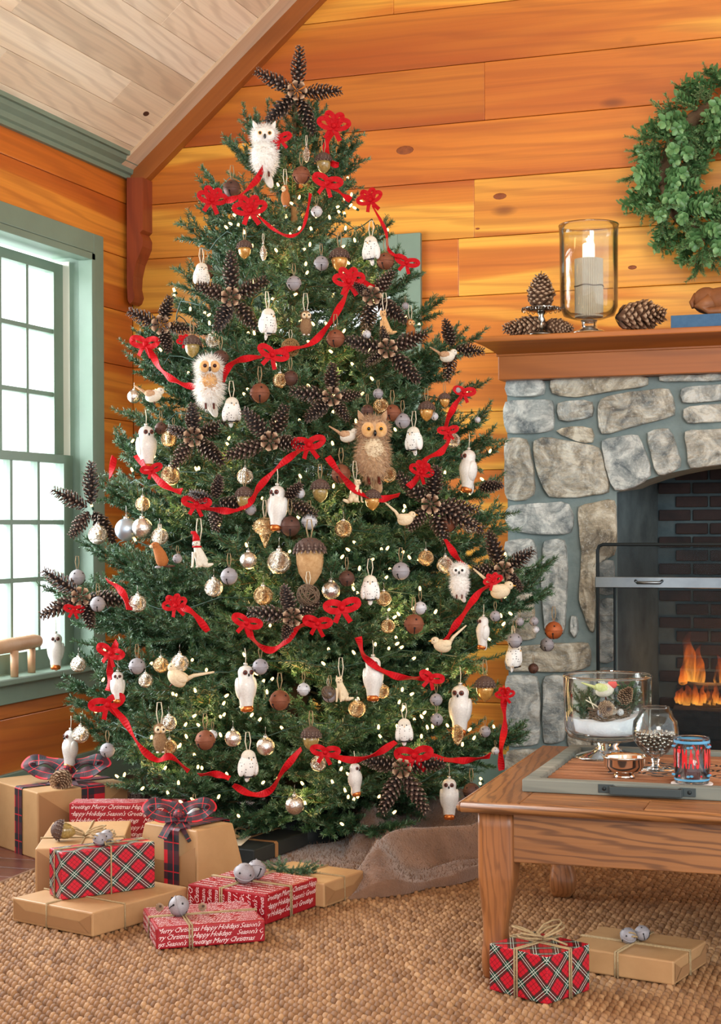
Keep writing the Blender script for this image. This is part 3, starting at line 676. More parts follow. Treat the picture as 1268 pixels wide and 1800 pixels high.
# grate, logs and flames
gr = empty('fire_grate', on_y(1245, 1290, YF+.22)); gr.location.z = .012; tag(gr, 'black iron fire grate holding the burning logs', 'grate')
gx = gr.location.x
for i in range(6): part('grate_bar', MB().tube([(-.2+i*.1, -.14, .14), (-.2+i*.1, -.14, .085), (-.2+i*.1, .12, .085), (-.2+i*.1, .12, .14)], .009, 6), 'black', gr)
part('grate_rail', MB().tube([(-.24, -.14, .10), (.36, -.14, .10)], .009, 6), 'black', gr)
for sx in (-.2, .3):
    for sy in (-.14, .12): part('leg', MB().tube([(sx, sy, .085), (sx, sy, 0)], .009, 6), 'black', gr)
def log(p0, p1, r, label):
    p0, p1 = Vector(p0), Vector(p1); L = (p1-p0).length; mb = MB(); n = 14; k = 9
    vs = []
    for i in range(k):
        for j in range(n):
            q = 2*PI*j/n; rr = r*(1+.16*vnoise(math.cos(q)*2, math.sin(q)*2, i*.7+r*100)); vs.append((rr*math.cos(q), rr*math.sin(q), -L/2+L*i/(k-1)))
    fs = [(i*n+j, i*n+(j+1) % n, (i+1)*n+(j+1) % n, (i+1)*n+j) for i in range(k-1) for j in range(n)]+[tuple(range(n-1, -1, -1)), tuple((k-1)*n+j for j in range(n))]
    mb.add(vs, fs); o = part('firewood_log', mb, 'char', None, smooth=False, loc=(p0+p1)/2); o.rotation_euler = (p1-p0).to_track_quat('Z', 'Y').to_euler(); tag(o, label, 'log', 'logs on the fire'); return o
def fpt(px, py, Y): return on_y(px, py, Y)
log(fpt(1185, 1268, YF+.14), fpt(1345, 1278, YF+.14), .062, 'thick charred front log lying across the fire grate')
log(fpt(1192, 1216, YF+.24), fpt(1340, 1222, YF+.24), .040, 'thinner burning log on top of the fire')
log(fpt(1200, 1262, YF+.33), fpt(1360, 1262, YF+.33), .055, 'rear charred log hidden behind the flames')
fm = empty('fire_flames', fpt(1240, 1220, YF+.2)); tag(fm, 'orange flames rising from the logs in the fireplace', 'flames')
def tongue(px, py, Y, h, w_, seed):
    b = Vector(fpt(px, py, Y)); r_ = random.Random(seed); mb = MB(); n, k = 10, 14; vs = []; sh = []
    for i in range(k):
        t_ = i/(k-1); rr = w_*(math.sin(PI*min(1, .18+t_*.82))**.9)*(1-t_*.35)+.001
        ox = vnoise(seed, t_*2.2)*w_*1.6*t_; oy = vnoise(seed+9, t_*2.2)*w_*.6*t_
        for j in range(n): q = 2*PI*j/n; vs.append((ox+rr*math.cos(q)*(1+.3*vnoise(seed+j, t_*4)), oy+rr*.5*math.sin(q), h*t_)); sh.append(t_)
    fs = [(i*n+j, i*n+(j+1) % n, (i+1)*n+(j+1) % n, (i+1)*n+j) for i in range(k-1) for j in range(n)]
    mb.add(vs, fs, sh); part('flame', mb, 'flame', fm, smooth=True, loc=b-Vector(fm.location))
for a in [(1213, 1200, YF+.25, .21, .03, 1), (1230, 1205, YF+.28, .16, .024, 2), (1202, 1212, YF+.22, .10, .018, 3), *[(1192+i*7.5, 1236+(i % 3)*2, YF+.175+.01*(i % 4), .05+.045*((i*7) % 5)/5, .013+.004*(i % 3), 40+i) for i in range(20)], (1290, 1225, YF+.24, .16, .035, 8), (1264, 1205, YF+.27, .12, .02, 9), (1320, 1225, YF+.22, .12, .035, 10), (1210, 1300, YF+.25, .03, .02, 12), (1250, 1300, YF+.25, .025, .02, 13)]: tongue(*a)
fl_ = bpy.data.lights.new('fire_glow', 'POINT'); fl_.energy = 4; fl_.color = (1, .42, .12); fl_.shadow_soft_size = .08; fo = bpy.data.objects.new('fire_glow', fl_); COL.objects.link(fo); fo.location = fpt(1245, 1190, YF+.26)
# fire screen
YS = YF-.17
fs_ = empty('fire_screen', on_y(1160, 1300, YS)); fs_.location.z = 0; tag(fs_, 'black mesh fire screen with a brushed steel top band', 'fire screen')
o_ = Vector(fs_.location)
def LS(px, py, Y=YS): return Vector(on_y(px, py, Y))-o_
xs0 = LS(1051, 1000).x; xs1 = 2*XC-(xs0+o_.x)-o_.x; ztp = LS(1100, 957).z
rc = .02
part('screen_frame', MB().tube([(xs0, 0, .02), (xs0, 0, ztp-rc), (xs0+rc*.3, 0, ztp-rc*.3), (xs0+rc, 0, ztp), (xs1-rc, 0, ztp), (xs1-rc*.3, 0, ztp-rc*.3), (xs1, 0, ztp-rc), (xs1, 0, .02), (xs0, 0, .02)], .0065, 8), 'black', fs_, smooth=True)
za_, zb_ = LS(1100, 1033).z, LS(1100, 1014).z
part('steel_band', MB().box2((xs0-.008, -.010, za_), (xs1+.008, .004, zb_)), 'steel', fs_, bevel=.002)
xh = LS(1142, 1024); part('band_handle', MB().tube([(xh.x-.048, -.012, xh.z+.007), (xh.x-.04, -.024, xh.z), (xh.x+.04, -.024, xh.z), (xh.x+.048, -.012, xh.z+.007)], .0055, 8), 'steel', fs_, smooth=True)
xr_ = LS(1081, 1200).x
part('screen_rod', MB().tube([(xr_, .006, .02), (xr_, .006, za_)], .005, 6), 'black', fs_)
part('wire_mesh', MB().add([(xs0, .002, .02), (xs1, .002, .02), (xs1, .002, ztp), (xs0, .002, ztp)], [(0, 1, 2, 3)]), 'screen', fs_)
for xx in (xs0, xs1): part('foot', MB().box2((xx-.012, -.06, 0), (xx+.012, .06, .02)), 'black', fs_)

# ---------------------------------------------------------------- mantel
YM = YF-.03                                 # front of the fascia
mt = empty('mantel_shelf'); tag(mt, 'red-brown wooden mantel shelf with coved edge above the stones', 'mantel')
MZ0 = on_y(880, 668, YM-.05).z; MZ1 = on_y(880, 625, YM-.05).z
MZT = on_y(900, 589, YM-.19).z; MZ2 = MZT-.022
xm0 = on_y(876, 650, YM-.05).x; xmt = on_y(834, 595, YM-.19).x
part('fascia', MB().box2((xm0, YM-.05, MZ0), (2*XC-xm0, YB-.001, MZ1)), 'redpine', mt, bevel=.003)
part('bead', MB().box2((xm0-.006, YM-.056, MZ1-.004), (2*XC-xm0+.006, YM, MZ1+.008)), 'redpine', mt, bevel=.002)
mb = MB(); nn = 9; vs = []
for i in range(nn):
    t_ = i/(nn-1); z = MZ1+(MZ2-MZ1)*t_; off = (1-math.cos(t_*PI/2))
    e = (xm0-xmt-.008)*off*.55+(xm0-xmt-.008)*.45*t_; ey = .13*(off*.55+.45*t_)
    vs += [(xm0-e, YB, z), (xm0-e, YM-.05-ey, z), (2*XC-xm0+e, YM-.05-ey, z), (2*XC-xm0+e, YB, z)]
mb.add(vs, [(i*4+j, i*4+j+1, (i+1)*4+j+1, (i+1)*4+j) for i in range(nn-1) for j in range(3)])
part('cove_moulding', mb, 'redpine', mt, smooth=False)
part('shelf_top', MB().box2((xmt, YM-.19, MZ2), (2*XC-xmt, YB-.001, MZT)), 'redpine', mt, bevel=.004)
# ================================================================== the tree
DT = 5.39; TCX = 522
T0 = at(TCX, 926, DT); TX, TY = T0.x, T0.y
KP = DT/F
PROF = [(110, 518, 534), (170, 500, 545), (215, 440, 610), (240, 420, 636), (265, 392, 640), (330, 352, 655), (400, 308, 705), (470, 318, 738), (550, 262, 790), (610, 232, 842), (660, 216, 845), (750, 205, 866),
        (810, 180, 882), (870, 150, 886), (920, 128, 890), (1000, 110, 950), (1060, 84, 985), (1110, 112, 975), (1160, 118, 935), (1220, 98, 905), (1270, 100, 915), (1320, 150, 930), (1370, 190, 900), (1410, 250, 860), (1450, 330, 790)]
def prof(py):
    py = min(max(py, PROF[0][0]), PROF[-1][0])
    for (a, l0, r0), (b, l1, r1) in zip(PROF[:-1], PROF[1:]):
        if py <= b: t = (py-a)/(b-a); return l0+(l1-l0)*t, r0+(r1-r0)*t
    return PROF[-1][1:]
def sdepth(px, py, inset=0.0):
    """Distance from the camera to the crown's outer surface where the photograph shows the pixel."""
    d = DT
    for _ in range(4):
        py_ax = CY+(py-CY)*d/DT      # the same height seen at the trunk's distance
        l, r = prof(py_ax); px_ax = TCX+(px-TCX)*d/DT
        R = (TCX-l) if px_ax < TCX else (r-TCX); o = min(1, abs(px_ax-TCX)/max(R, 1)); Rm = (r-l)/2*KP
        d = DT-Rm*math.sqrt(max(0, 1-o*o))*.93+inset
    return d
tree = empty('christmas_tree', (TX, TY, 0)); tag(tree, 'tall full fir christmas tree covered in lights, owls, bells, bows and pinecone stars', 'tree')
ztop = at(TCX, 108, DT).z
mb = MB().tube([(0, 0, .02), (.004, .002, .8), (-.003, 0, 1.6), (0, 0, 2.2), (0, 0, ztop-.15)], [.048, .04, .027, .013, .004], 10)
part('trunk', mb, 'bark', tree, smooth=True)
st_ = MB().lathe([(.0, .0), (.17, .0), (.18, .02), (.15, .11), (.12, .12), (.055, .12), (.0, .12)], 20); part('tree_stand', st_, 'black', tree, smooth=True)
def needles(segs, seed, dens=950, ln=.0180, wd=.0024):
    """segs: rows p0, p1, radius-scale, tip-shade. Returns quad vertices and a shade per vertex."""
    r_ = np.random.default_rng(seed); S0 = np.array([s[0] for s in segs]); S1 = np.array([s[1] for s in segs]); sc_ = np.array([s[2] for s in segs]); ts = np.array([s[3] for s in segs])
    L = np.linalg.norm(S1-S0, axis=1); cnt = np.maximum(2, (L*dens).astype(int)); idx = np.repeat(np.arange(len(segs)), cnt); N = len(idx)
    t = r_.random(N); p = S0[idx]+(S1-S0)[idx]*t[:, None]; ax = ((S1-S0)/L[:, None])[idx]
    rv = r_.normal(size=(N, 3)); rv[:, 2] = rv[:, 2]*.8+.25; rad = rv-ax*np.sum(rv*ax, 1)[:, None]; rad /= np.linalg.norm(rad, axis=1)[:, None]+1e-9
    tilt = r_.uniform(.55, .85, N)[:, None]; d = ax*tilt+rad*(1.15-tilt*.5); d /= np.linalg.norm(d, axis=1)[:, None]
    l = (ln*sc_[idx]*r_.uniform(.75, 1.15, N))[:, None]; side = np.cross(d, r_.normal(size=(N, 3))); side /= np.linalg.norm(side, axis=1)[:, None]+1e-9
    w_ = wd/2; tip = p+d*l
    V = np.stack([p-side*w_, p+side*w_, tip+side*w_*.55, tip-side*w_*.55], 1).reshape(-1, 3)
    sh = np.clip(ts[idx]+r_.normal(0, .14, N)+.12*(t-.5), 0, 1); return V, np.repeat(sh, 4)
def build_needled(name, segs, tubes, seed, mat='needle', dens=950, ln=.0180, wd=.0024):
    V, sh = needles(segs, seed, dens, ln, wd); nq = len(V)//4
    mb = MB()
    for pts, r0 in tubes: mb.tube(pts, r0, 4, cap=False)
    tv = np.array(mb.v).reshape(-1, 3) if mb.v else np.zeros((0, 3)); verts = np.vstack([V, tv])
    me = bpy.data.meshes.new(name)
    me.vertices.add(len(verts)); me.vertices.foreach_set('co', verts.astype(np.float32).ravel())
    tf = np.array(mb.f, dtype=np.int32).reshape(-1, 4)+len(V) if mb.f else np.zeros((0, 4), np.int32)
    faces = np.vstack([np.arange(nq*4, dtype=np.int32).reshape(-1, 4), tf]); nf = len(faces)
    me.loops.add(nf*4); me.loops.foreach_set('vertex_index', faces.ravel()); me.polygons.add(nf)
    me.polygons.foreach_set('loop_start', np.arange(nf, dtype=np.int32)*4)
    me.polygons.foreach_set('material_index', np.r_[np.zeros(nq, np.int32), np.ones(nf-nq, np.int32)])
    me.materials.append(M[mat]); me.materials.append(M['twig'])
    a = me.attributes.new('shade', 'FLOAT', 'POINT'); a.data.foreach_set('value', np.r_[sh, np.full(len(tv), .4)].astype(np.float32))
    me.update(calc_edges=True); return me
def fir_branch(L, seed, bare=.22, bushy=1.0):
    r_ = random.Random(seed); segs = []; tubes = []
    def axis(t): return Vector((L*t, .03*L*math.sin(t*3+seed), L*(-.10*math.sin(t*PI*.8)+.16*t*t)))
    n = max(6, int(L/.05)); A = [axis(i/n) for i in range(n+1)]
    tubes.append((A, [max(.0016, .008*L*(1-i/(n+1))) for i in range(n+1)]))
    for i in range(n):
        t = (i+.5)/n
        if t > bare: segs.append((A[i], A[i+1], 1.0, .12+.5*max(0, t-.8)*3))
    def twig(p, d, l, lvl):
        d = d.normalized(); m = max(2, int(l/.035)); pts = [p]; c = d.copy()
        for i in range(m): c = (c+Vector((r_.uniform(-.1, .1), r_.uniform(-.1, .1), r_.uniform(-.04, .10)))).normalized(); pts.append(pts[-1]+c*(l/m))
        tubes.append((pts, [.0022*(1-.6*i/m) for i in range(m+1)]))
        for i in range(m):
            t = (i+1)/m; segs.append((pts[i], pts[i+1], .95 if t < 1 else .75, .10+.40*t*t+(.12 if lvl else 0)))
        if lvl < 1 and l > .10:
            s_ = .03; sg = 1
            while s_ < l-.035:
                q = pts[min(m, int(s_/l*m))]; ll = min(.10, (l-s_)*.62)*r_.uniform(.8, 1.15)
                side = c.cross(Vector((0, 0, 1))); side = side.normalized() if side.length > .1 else Vector((0, 1, 0))
                dd = d*1.0+side*sg*.85+Vector((0, 0, r_.uniform(-.25, .4))); twig(q, dd, max(.035, ll), lvl+1); sg = -sg; s_ += .036
    step = .060; x = max(.10*L, .05); sg = 1
    while x < L*.95:
        t = x/L; p = axis(t); dirn = (axis(min(1, t+.03))-axis(max(0, t-.03))).normalized()
        env = .52*L*(1-t)**.75+.055
        if t < bare: env *= .35+t
        l = min(.34, env)*r_.uniform(.8, 1.15); a = math.radians(r_.uniform(40, 58)); roll = r_.uniform(-.5, .55)
        side = Vector((0, math.cos(roll)*sg, math.sin(abs(roll)) if r_.random() < .7 else -math.sin(abs(roll))*.7))
        twig(p, dirn*math.cos(a)+side*math.sin(a), l, 0); sg = -sg; x += step*r_.uniform(.4, .65)
        if r_.random() < .34*bushy:
            twig(p, dirn*.75+Vector((0, r_.uniform(-.4, .4), r_.uniform(.5, .9))), min(.12, l*.6), 1)
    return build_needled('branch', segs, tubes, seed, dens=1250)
CL = {}
for L in (.16, .28, .45, .65, .86):
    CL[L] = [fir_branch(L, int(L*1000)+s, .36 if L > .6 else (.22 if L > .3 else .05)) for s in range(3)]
def add_branch(tip, base, roll=0, k=0):
    v = tip-base; L = v.length; key = min(CL, key=lambda q: abs(math.log(q/L))); me = CL[key][k % 3]
    x = v.normalized(); y = Vector((0, 0, 1)).cross(x); y = y.normalized() if y.length > .05 else Vector((0, 1, 0)); z = x.cross(y)
    R = Matrix((x, y, z)).transposed() @ Matrix.Rotation(roll, 3, 'X'); o = link('branch', me, tree); o.rotation_euler = R.to_euler(); o.location = base; o.scale = (L/key/1.02,)*3; return o
cam_az = math.atan2(RIGHT.y, RIGHT.x)
NB = 204; ws = []
pys = []
# heights spread in proportion to the crown's width
cdf = []; acc = 0
for py in range(165, 1446, 5): l, r = prof(py); acc += (r-l)**.8; cdf.append((acc, py))
for i in range(NB):
    u = (i+.5)/NB*acc
    py = next(p for a, p in cdf if a >= u); pys.append(py)
for i, py in enumerate(pys):
    az = i*2.39996+.5; py += random.uniform(-12, 12)
    l, r = prof(py); zt_ = at(TCX, py, DT).z
    c = math.cos(az); R = ((r-TCX)*(1+c)/2+(TCX-l)*(1-c)/2)*KP; R *= random.uniform(.74, .98) if i % 3 else random.uniform(.94, 1.04)
    fr = min(1, (py-110)/1345.0); elev = math.radians(34*(1-fr)**1.6+3+random.uniform(-7, 9)-6*fr)
    if R < .06: R = .06
    dx, dy = math.cos(az), math.sin(az)       # in the camera's frame: x to its right, y away from it
    hd = RIGHT*dx+FWD*dy; tip = Vector((hd.x*R, hd.y*R, zt_)); base = Vector((hd.x*.01, hd.y*.01, zt_-R*math.tan(elev)))
    base.z = max(base.z, .14)
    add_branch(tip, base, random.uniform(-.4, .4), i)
# single branches that stand out of the outline in the photograph
for (px, py, dz, r0) in [(418, 210, -.10, 0), (392, 262, -.08, 0), (636, 236, -.12, 0), (640, 290, -.05, 0), (306, 408, -.08, 0), (350, 352, -.05, 0), (216, 655, -.1, 0), (233, 612, -.08, 0), (184, 803, -.16, 0), (150, 880, -.05, 0), (875, 812, .16, 0),
                        (852, 622, -.02, 0), (880, 890, .12, 0), (868, 765, 0, 0), (990, 1030, -.02, 0), (965, 1065, .08, 0), (985, 1075, .02, 0), (60, 1060, -.1, 0), (100, 1230, .05, 0), (115, 1265, .12, 0), (935, 1318, .05, 0), (745, 500, -.05, 0), (300, 548, -.05, 0)]:
    tip = at(px, py, DT-.05)-Vector((TX, TY, 0)); base = Vector((0, 0, max(.15, tip.z+dz-abs(tip.xy.length)*.12))); add_branch(tip, base, random.uniform(-.3, .3), px)
# leader shoots
for a, b in (((0, 0, ztop-.34), (.0, .02, ztop-.10)), ((0, 0, ztop-.42), (.10, .02, ztop-.16)), ((0, 0, ztop-.40), (-.11, -.03, ztop-.18)), ((0, 0, ztop-.45), (.0, -.1, ztop-.22))): add_branch(Vector(b), Vector(a), 0, 1)

# string of lights
sl_ = empty('fairy_lights', (TX, TY, 0)); tag(sl_, 'green-wired string of small warm fairy lights wound through the fir tree', 'lights')
bm_ = MB().ell((0, 0, 0), (.0043, .0043, .0085), 8, 6).mesh('bulb', 'bulb'); sk = MB().lathe([(.0035, -.016), (.0045, -.008), (.004, -.006)], 6).mesh('socket', 'wire')
rb = random.Random(5); bp = []
CLU = [(430, 385, 40), (480, 395, 50), (560, 400, 40), (600, 350, 30), (300, 1340, 60), (370, 1340, 60), (240, 1370, 50), (330, 1400, 50), (560, 1410, 60), (640, 1350, 70), (780, 1270, 60), (700, 1250, 50), (760, 1300, 50), (430, 1200, 60), (600, 1160, 70), (700, 1130, 50), (620, 600, 60), (500, 540, 60), (600, 720, 50), (560, 730, 50), (480, 900, 50), (700, 980, 60), (640, 990, 60), (330, 1230, 60), (430, 700, 50), (400, 540, 40)]
while len(bp) < 280:
    if rb.random() < .5: cxp, cyp, s_ = rb.choice(CLU); px, py = rb.gauss(cxp, s_*.7), rb.gauss(cyp, s_*.6)
    else: py = 330+1110*rb.random()**.9; l, r = prof(py); px = rb.uniform(l+15, r-15)
    l, r = prof(py)
    if px < l+12 or px > r-12 or py > 1455 or py < 300: continue
    d = sdepth(px, py)+rb.uniform(-.012, .06); bp.append(at(px, py, d)-Vector((TX, TY, 0)))
for p in bp:
    b = link('bulb', bm_, sl_, p, (rb.uniform(-1, 1), rb.uniform(-1, 1), 0)); link('socket', sk, b)
helix = []
for i in range(420):
    t = i/419; py = 1420-1120*t; az = t*2*PI*11; l, r = prof(py); c = math.cos(az); R = ((r-TCX)*(1+c)/2+(TCX-l)*(1-c)/2)*KP*.80
    hd = RIGHT*c+FWD*math.sin(az); helix.append((hd.x*R, hd.y*R, at(TCX, py, DT).z+.02*math.sin(i*1.7)))
part('light_wire', MB().tube(helix, .0018, 4), 'wire', sl_)
for i, (px, py) in enumerate([(520, 350), (480, 560), (600, 650), (400, 800), (600, 900), (450, 1050), (700, 1080), (350, 1250), (560, 1280), (500, 450), (650, 480), (300, 880), (780, 900), (520, 1180), (820, 1200), (720, 1300), (280, 1340), (540, 1400)]):
    l_ = bpy.data.lights.new('fairy_glow', 'POINT'); l_.energy = 1.3; l_.color = (1, .62, .25); l_.shadow_soft_size = .05; o = bpy.data.objects.new('fairy_glow', l_); COL.objects.link(o); o.location = at(px, py, sdepth(px, py)+.18)

# ================================================================== ornaments
# Each kind is built once at size 1 (its height or diameter), facing -Y, origin at its middle; copies share its mesh data.
PROTO = {}
def P(kind, *parts): PROTO[kind] = parts        # parts: (name, mesh, sub-parts)
def hanger(z=.5, l=.7, w_=.09, mat='thread', r=.018):
    return ('hanger', MB().tube([(-w_*.3, 0, z-.03), (-w_, 0, z+l*.5), (-w_*.6, .01, z+l), (w_*.6, .01, z+l), (w_, 0, z+l*.5), (w_*.3, 0, z-.03)], r, 5).mesh('hanger', mat), ())
def capring(): return (('cap', MB().lathe([(.0, .47), (.11, .475), (.115, .49), (.11, .56), (.04, .58), (.0, .58)], 14).mesh('cap', 'capmetal'), ()), ('loop', MB().tube([(.05*math.cos(a), 0, .62+.05*math.sin(a)) for a in [i*PI/5 for i in range(11)]], .012, 5).mesh('loop', 'capmetal'), ()))
for k_, m_ in (('ball_silver', 'mercury'), ('ball_gold', 'mercury_gold'), ('ball_mirror', 'mirror'), ('ball_matte', 'matte')):
    P(k_, ('ball', MB().ell((0, 0, 0), (.5, .5, .5), 28, 18).mesh('ball', m_), ()), *capring(), ('hook', MB().tube([(0, 0, .66), (0, .0, .95), (.02, .01, 1.05)], .010, 4).mesh('hook', 'capmetal'), ()))
def slotmesh():
    mb = MB()
    for q in (-.55, .55+PI/2*0+.9, PI-.55, -.55-1.2):
        pts = []
        for i in range(7):
            e = -.35-.9*i/6; r = .503; pts.append((math.sin(q)*math.cos(e)*r, -math.cos(q)*math.cos(e)*r, math.sin(e)*r))
        mb.tube(pts, [.028]*7, 5); mb.ell(pts[0], (.055, .055, .055), 8, 6)
    return mb
def starmesh(az, el=.55, s=.085):
    n = Vector((math.sin(az)*math.cos(el), -math.cos(az)*math.cos(el), math.sin(el))); a = n.cross(Vector((0, 0, 1))).normalized(); b = a.cross(n)
    vs = [n*.503]; 
    for i in range(10):
        q = PI/2+i*PI/5; r = s if i % 2 == 0 else s*.42; vs.append(n*.503+a*math.cos(q)*r+b*math.sin(q)*r)
    return vs, [(0, 1+i, 1+(i+1) % 10) for i in range(10)]
def bell(kind, mat, str_='twine'):
    st = MB()
    for az in (-.35, 1.0, -1.7): st.add(*starmesh(az))
    P(kind, ('bell_shell', MB().ell((0, 0, 0), (.5, .5, .5), 24, 16).mesh('bell_shell', mat), ()), ('band', MB().lathe([(.5, -.022), (.535, -.015), (.535, .015), (.5, .022)], 28).mesh('band', mat), ()),
      ('slot', slotmesh().mesh('slot', 'slot'), ()), ('star_cutout', st.mesh('star_cutout', 'slot', False), ()), ('loop', MB().tube([(.06*math.cos(a), 0, .55+.06*math.sin(a)) for a in [i*PI/5 for i in range(11)]], .014, 5).mesh('loop', mat), ()),
      hanger(.58, .75, .12, str_, .028))
for k_, m_ in (('bell_zinc', 'zinc'), ('bell_pale', 'zincl'), ('bell_rust', 'rust'), ('bell_dark', 'darkrust'), ('bell_orange', 'orangerust')): bell(k_, m_)
def disc(c, n, r, th=.012, seg=14):
    n = Vector(n).normalized(); R = n.to_track_quat('Z', 'Y').to_matrix(); return MB().lathe([(0, -th), (r, -th), (r, th*.3), (r*.8, th), (0, th)], seg, c, R)
# tall glitter-glass owl with a mirrored amber perch
body = [(.06, -.44), (.13, -.43), (.145, -.36), (.155, -.25), (.20, -.10), (.225, .04), (.215, .14), (.175, .22), (.165, .26), (.175, .32), (.172, .38), (.13, .45), (.06, .485), (.03, .49), (.03, .52), (.0, .52)]
eyes = MB(); pup = MB()
for s_ in (-1, 1): q = disc((s_*.072, -.150, .345), (s_*.35, -1, .05), .052); eyes.add(q.v, q.f); q = disc((s_*.075, -.168, .345), (s_*.35, -1, .05), .022, .01); pup.add(q.v, q.f)
wing = MB()
for s_ in (-1, 1): wing.ell((s_*.165, .02, .0), (.07, .13, .24), 12, 10, Matrix.Rotation(s_*.12, 3, 'Y'))
tail = MB().ell((0, .10, -.38), (.09, .06, .16), 10, 8)
P('owl_glass', ('body', MB().lathe(body, 20, sy=.92).mesh('body', 'white_glass'), ()), ('wings', wing.mesh('wings', 'white_glass'), ()), ('tail', tail.mesh('tail', 'white_glass'), ()),
  ('eyes', eyes.mesh('eyes', 'eye_brown'), (('pupils', pup.mesh('pupils', 'eye_black')),)), ('beak', MB().ell((0, -.178, .29), (.022, .03, .035), 8, 6).mesh('beak', 'eye_black'), ()),
  ('perch', MB().lathe([(.0, -.5), (.11, -.5), (.135, -.47), (.14, -.42), (.12, -.37), (.0, -.36)], 16, (0, -.02, 0)).mesh('perch', 'amber'), ()),
  ('cap', MB().lathe([(.0, .50), (.045, .50), (.045, .545), (.0, .55)], 10).mesh('cap', 'capmetal'), ()), ('hanger', MB().tube([(0, 0, .54), (.01, 0, .7), (-.01, 0, .86)], .009, 4).mesh('hanger', 'thread'), ()))
# egg-shaped speckled paper owl
def egg(p): return Vector((p.x*(1-.25*max(0, -p.z)), p.y*(1-.25*max(0, -p.z)), p.z))
ey = MB()
for s_ in (-1, 1): ey.ell((s_*.085, -.235, .24), (.022, .018, .024), 8, 6)
P('owl_speckled', ('body', MB().ell((0, 0, .02), (.29, .25, .46), 22, 16, fn=egg).mesh('body', 'speckle'), ()), ('head', MB().ell((0, -.012, .25), (.245, .22, .235), 20, 14).mesh('head', 'felt_white'), ()),
  ('wings', MB().ell((-.22, .04, -.06), (.12, .2, .32), 12, 10, Matrix.Rotation(.15, 3, 'Y')).ell((.22, .04, -.06), (.12, .2, .32), 12, 10, Matrix.Rotation(-.15, 3, 'Y')).mesh('wings', 'speckle'), ()),
  ('eyes', ey.mesh('eyes', 'eye_black'), ()), ('beak', MB().ell((0, -.262, .18), (.018, .028, .03), 8, 6).mesh('beak', 'eye_gold'), ()),
  ('tail', MB().ell((0, .12, -.42), (.09, .035, .17), 8, 8, Matrix.Rotation(.25, 3, 'X')).mesh('tail', 'speckle'), ()),
  ('perch', MB().tube([(-.2, -.1, -.40), (.2, -.1, -.38)], .03, 6).mesh('perch', 'eye_black'), ()), hanger(.45, .6, .1))
def hair(centers, n, ln, seed, mat, wdt=.011, droop=.35, name='plush_fur', skip=None):
    """Short strands all over ellipsoids; centers: (centre, radii, colour shade)."""
    r_ = np.random.default_rng(seed); mb = MB()
    for (c, rad) in centers:
        for _ in range(n):
            v = r_.normal(size=3); v /= np.linalg.norm(v)
            if skip and skip(v, c): continue
            p = Vector((c[0]+v[0]*rad[0], c[1]+v[1]*rad[1], c[2]+v[2]*rad[2])); nn_ = Vector((v[0]/rad[0], v[1]/rad[1], v[2]/rad[2])).normalized()
            d = (nn_+Vector((r_.normal()*.3, r_.normal()*.3, -droop+r_.normal()*.25))).normalized()*ln*r_.uniform(.6, 1.25); s_ = d.cross(Vector(r_.normal(size=3)))
            if s_.length < 1e-6: continue
            s_ = s_.normalized()*wdt/2; p = p-nn_*.01; mb.add([p-s_, p+s_, p+d], [(0, 1, 2)])
    return mb.mesh(name, mat, False)
def plush(kind, mat, face, chest=None, ears=False, eye='eye_gold', fl=.09, tailm='fur_w'):
    sk_ = lambda v, c: (v[1] < -.6 and c[2] > .1 and abs(v[2]) < .6)
    e1, e2 = MB(), MB()
    for s_ in (-1, 1):
        e1.ell((s_*.085, -.215, .27), (.038, .02, .038), 12, 8); e2.ell((s_*.085, -.228, .27), (.024, .016, .024), 10, 8)
    fc = MB()
    for s_ in (-1, 1): fc.ell((s_*.085, -.175, .26), (.095, .05, .105), 14, 10)
    prts = [('body', MB().ell((0, 0, -.1), (.22, .2, .34), 18, 14).ell((0, -.02, .26), (.21, .19, .18), 18, 12).mesh('body', mat), ()),
            ('plush_fur', hair([((0, 0, -.1), (.22, .2, .34)), ((0, -.02, .26), (.21, .19, .18))], 1500, fl, hash(kind) % 99 if False else len(kind)*7, mat, skip=sk_), ()),
            ('face', fc.mesh('face', face), ()), ('eyes', e1.mesh('eyes', eye), (('pupils', e2.mesh('pupils', 'eye_black')),)),
            ('beak', MB().ell((0, -.235, .21), (.022, .035, .045), 8, 8).mesh('beak', 'eye_black'), ()),
            ('tail', MB().ell((.06, .12, -.44), (.08, .04, .2), 10, 8, Matrix.Rotation(.5, 3, 'X')@Matrix.Rotation(-.4, 3, 'Y')).mesh('tail', tailm), ()),
            ('foot', MB().tube([(-.07, -.1, -.38), (-.07, -.14, -.46), (-.07, -.19, -.47)], .02, 6).mesh('foot', 'eye_brown'), ()), ('foot', MB().tube([(.07, -.1, -.38), (.07, -.14, -.46), (.07, -.19, -.47)], .02, 6).mesh('foot', 'eye_brown'), ())]
    if chest: prts.append(('chest_fur', hair([((0, -.105, -.04), (.15, .10, .22))], 420, fl*.9, 5, chest, skip=lambda v, c: v[1] > -.1), ()))
    if chest: prts.append(('chest', MB().ell((0, -.105, -.04), (.15, .10, .22), 14, 10).mesh('chest', chest), ()))
    if ears:
        em = MB()
        for s_ in (-1, 1): em.tube([(s_*.13, 0, .38), (s_*.17, .0, .47), (s_*.2, 0, .54)], [.055, .04, .004], 7)
        prts.append(('ear_tufts', em.mesh('ear_tufts', mat), ()))
    P(kind, *prts)
plush('plush_white', 'fur_w', 'fur_w', ears=True)
plush('plush_golden_face', 'fur_w', 'fur_g', chest='fur_g', eye='eye_brown', fl=.12)
plush('plush_brown', 'fur_br', 'fur_g', chest='felt_cream', ears=True, tailm='fur_br')
plush('plush_white_small', 'fur_w', 'fur_w', eye='eye_black', fl=.11)
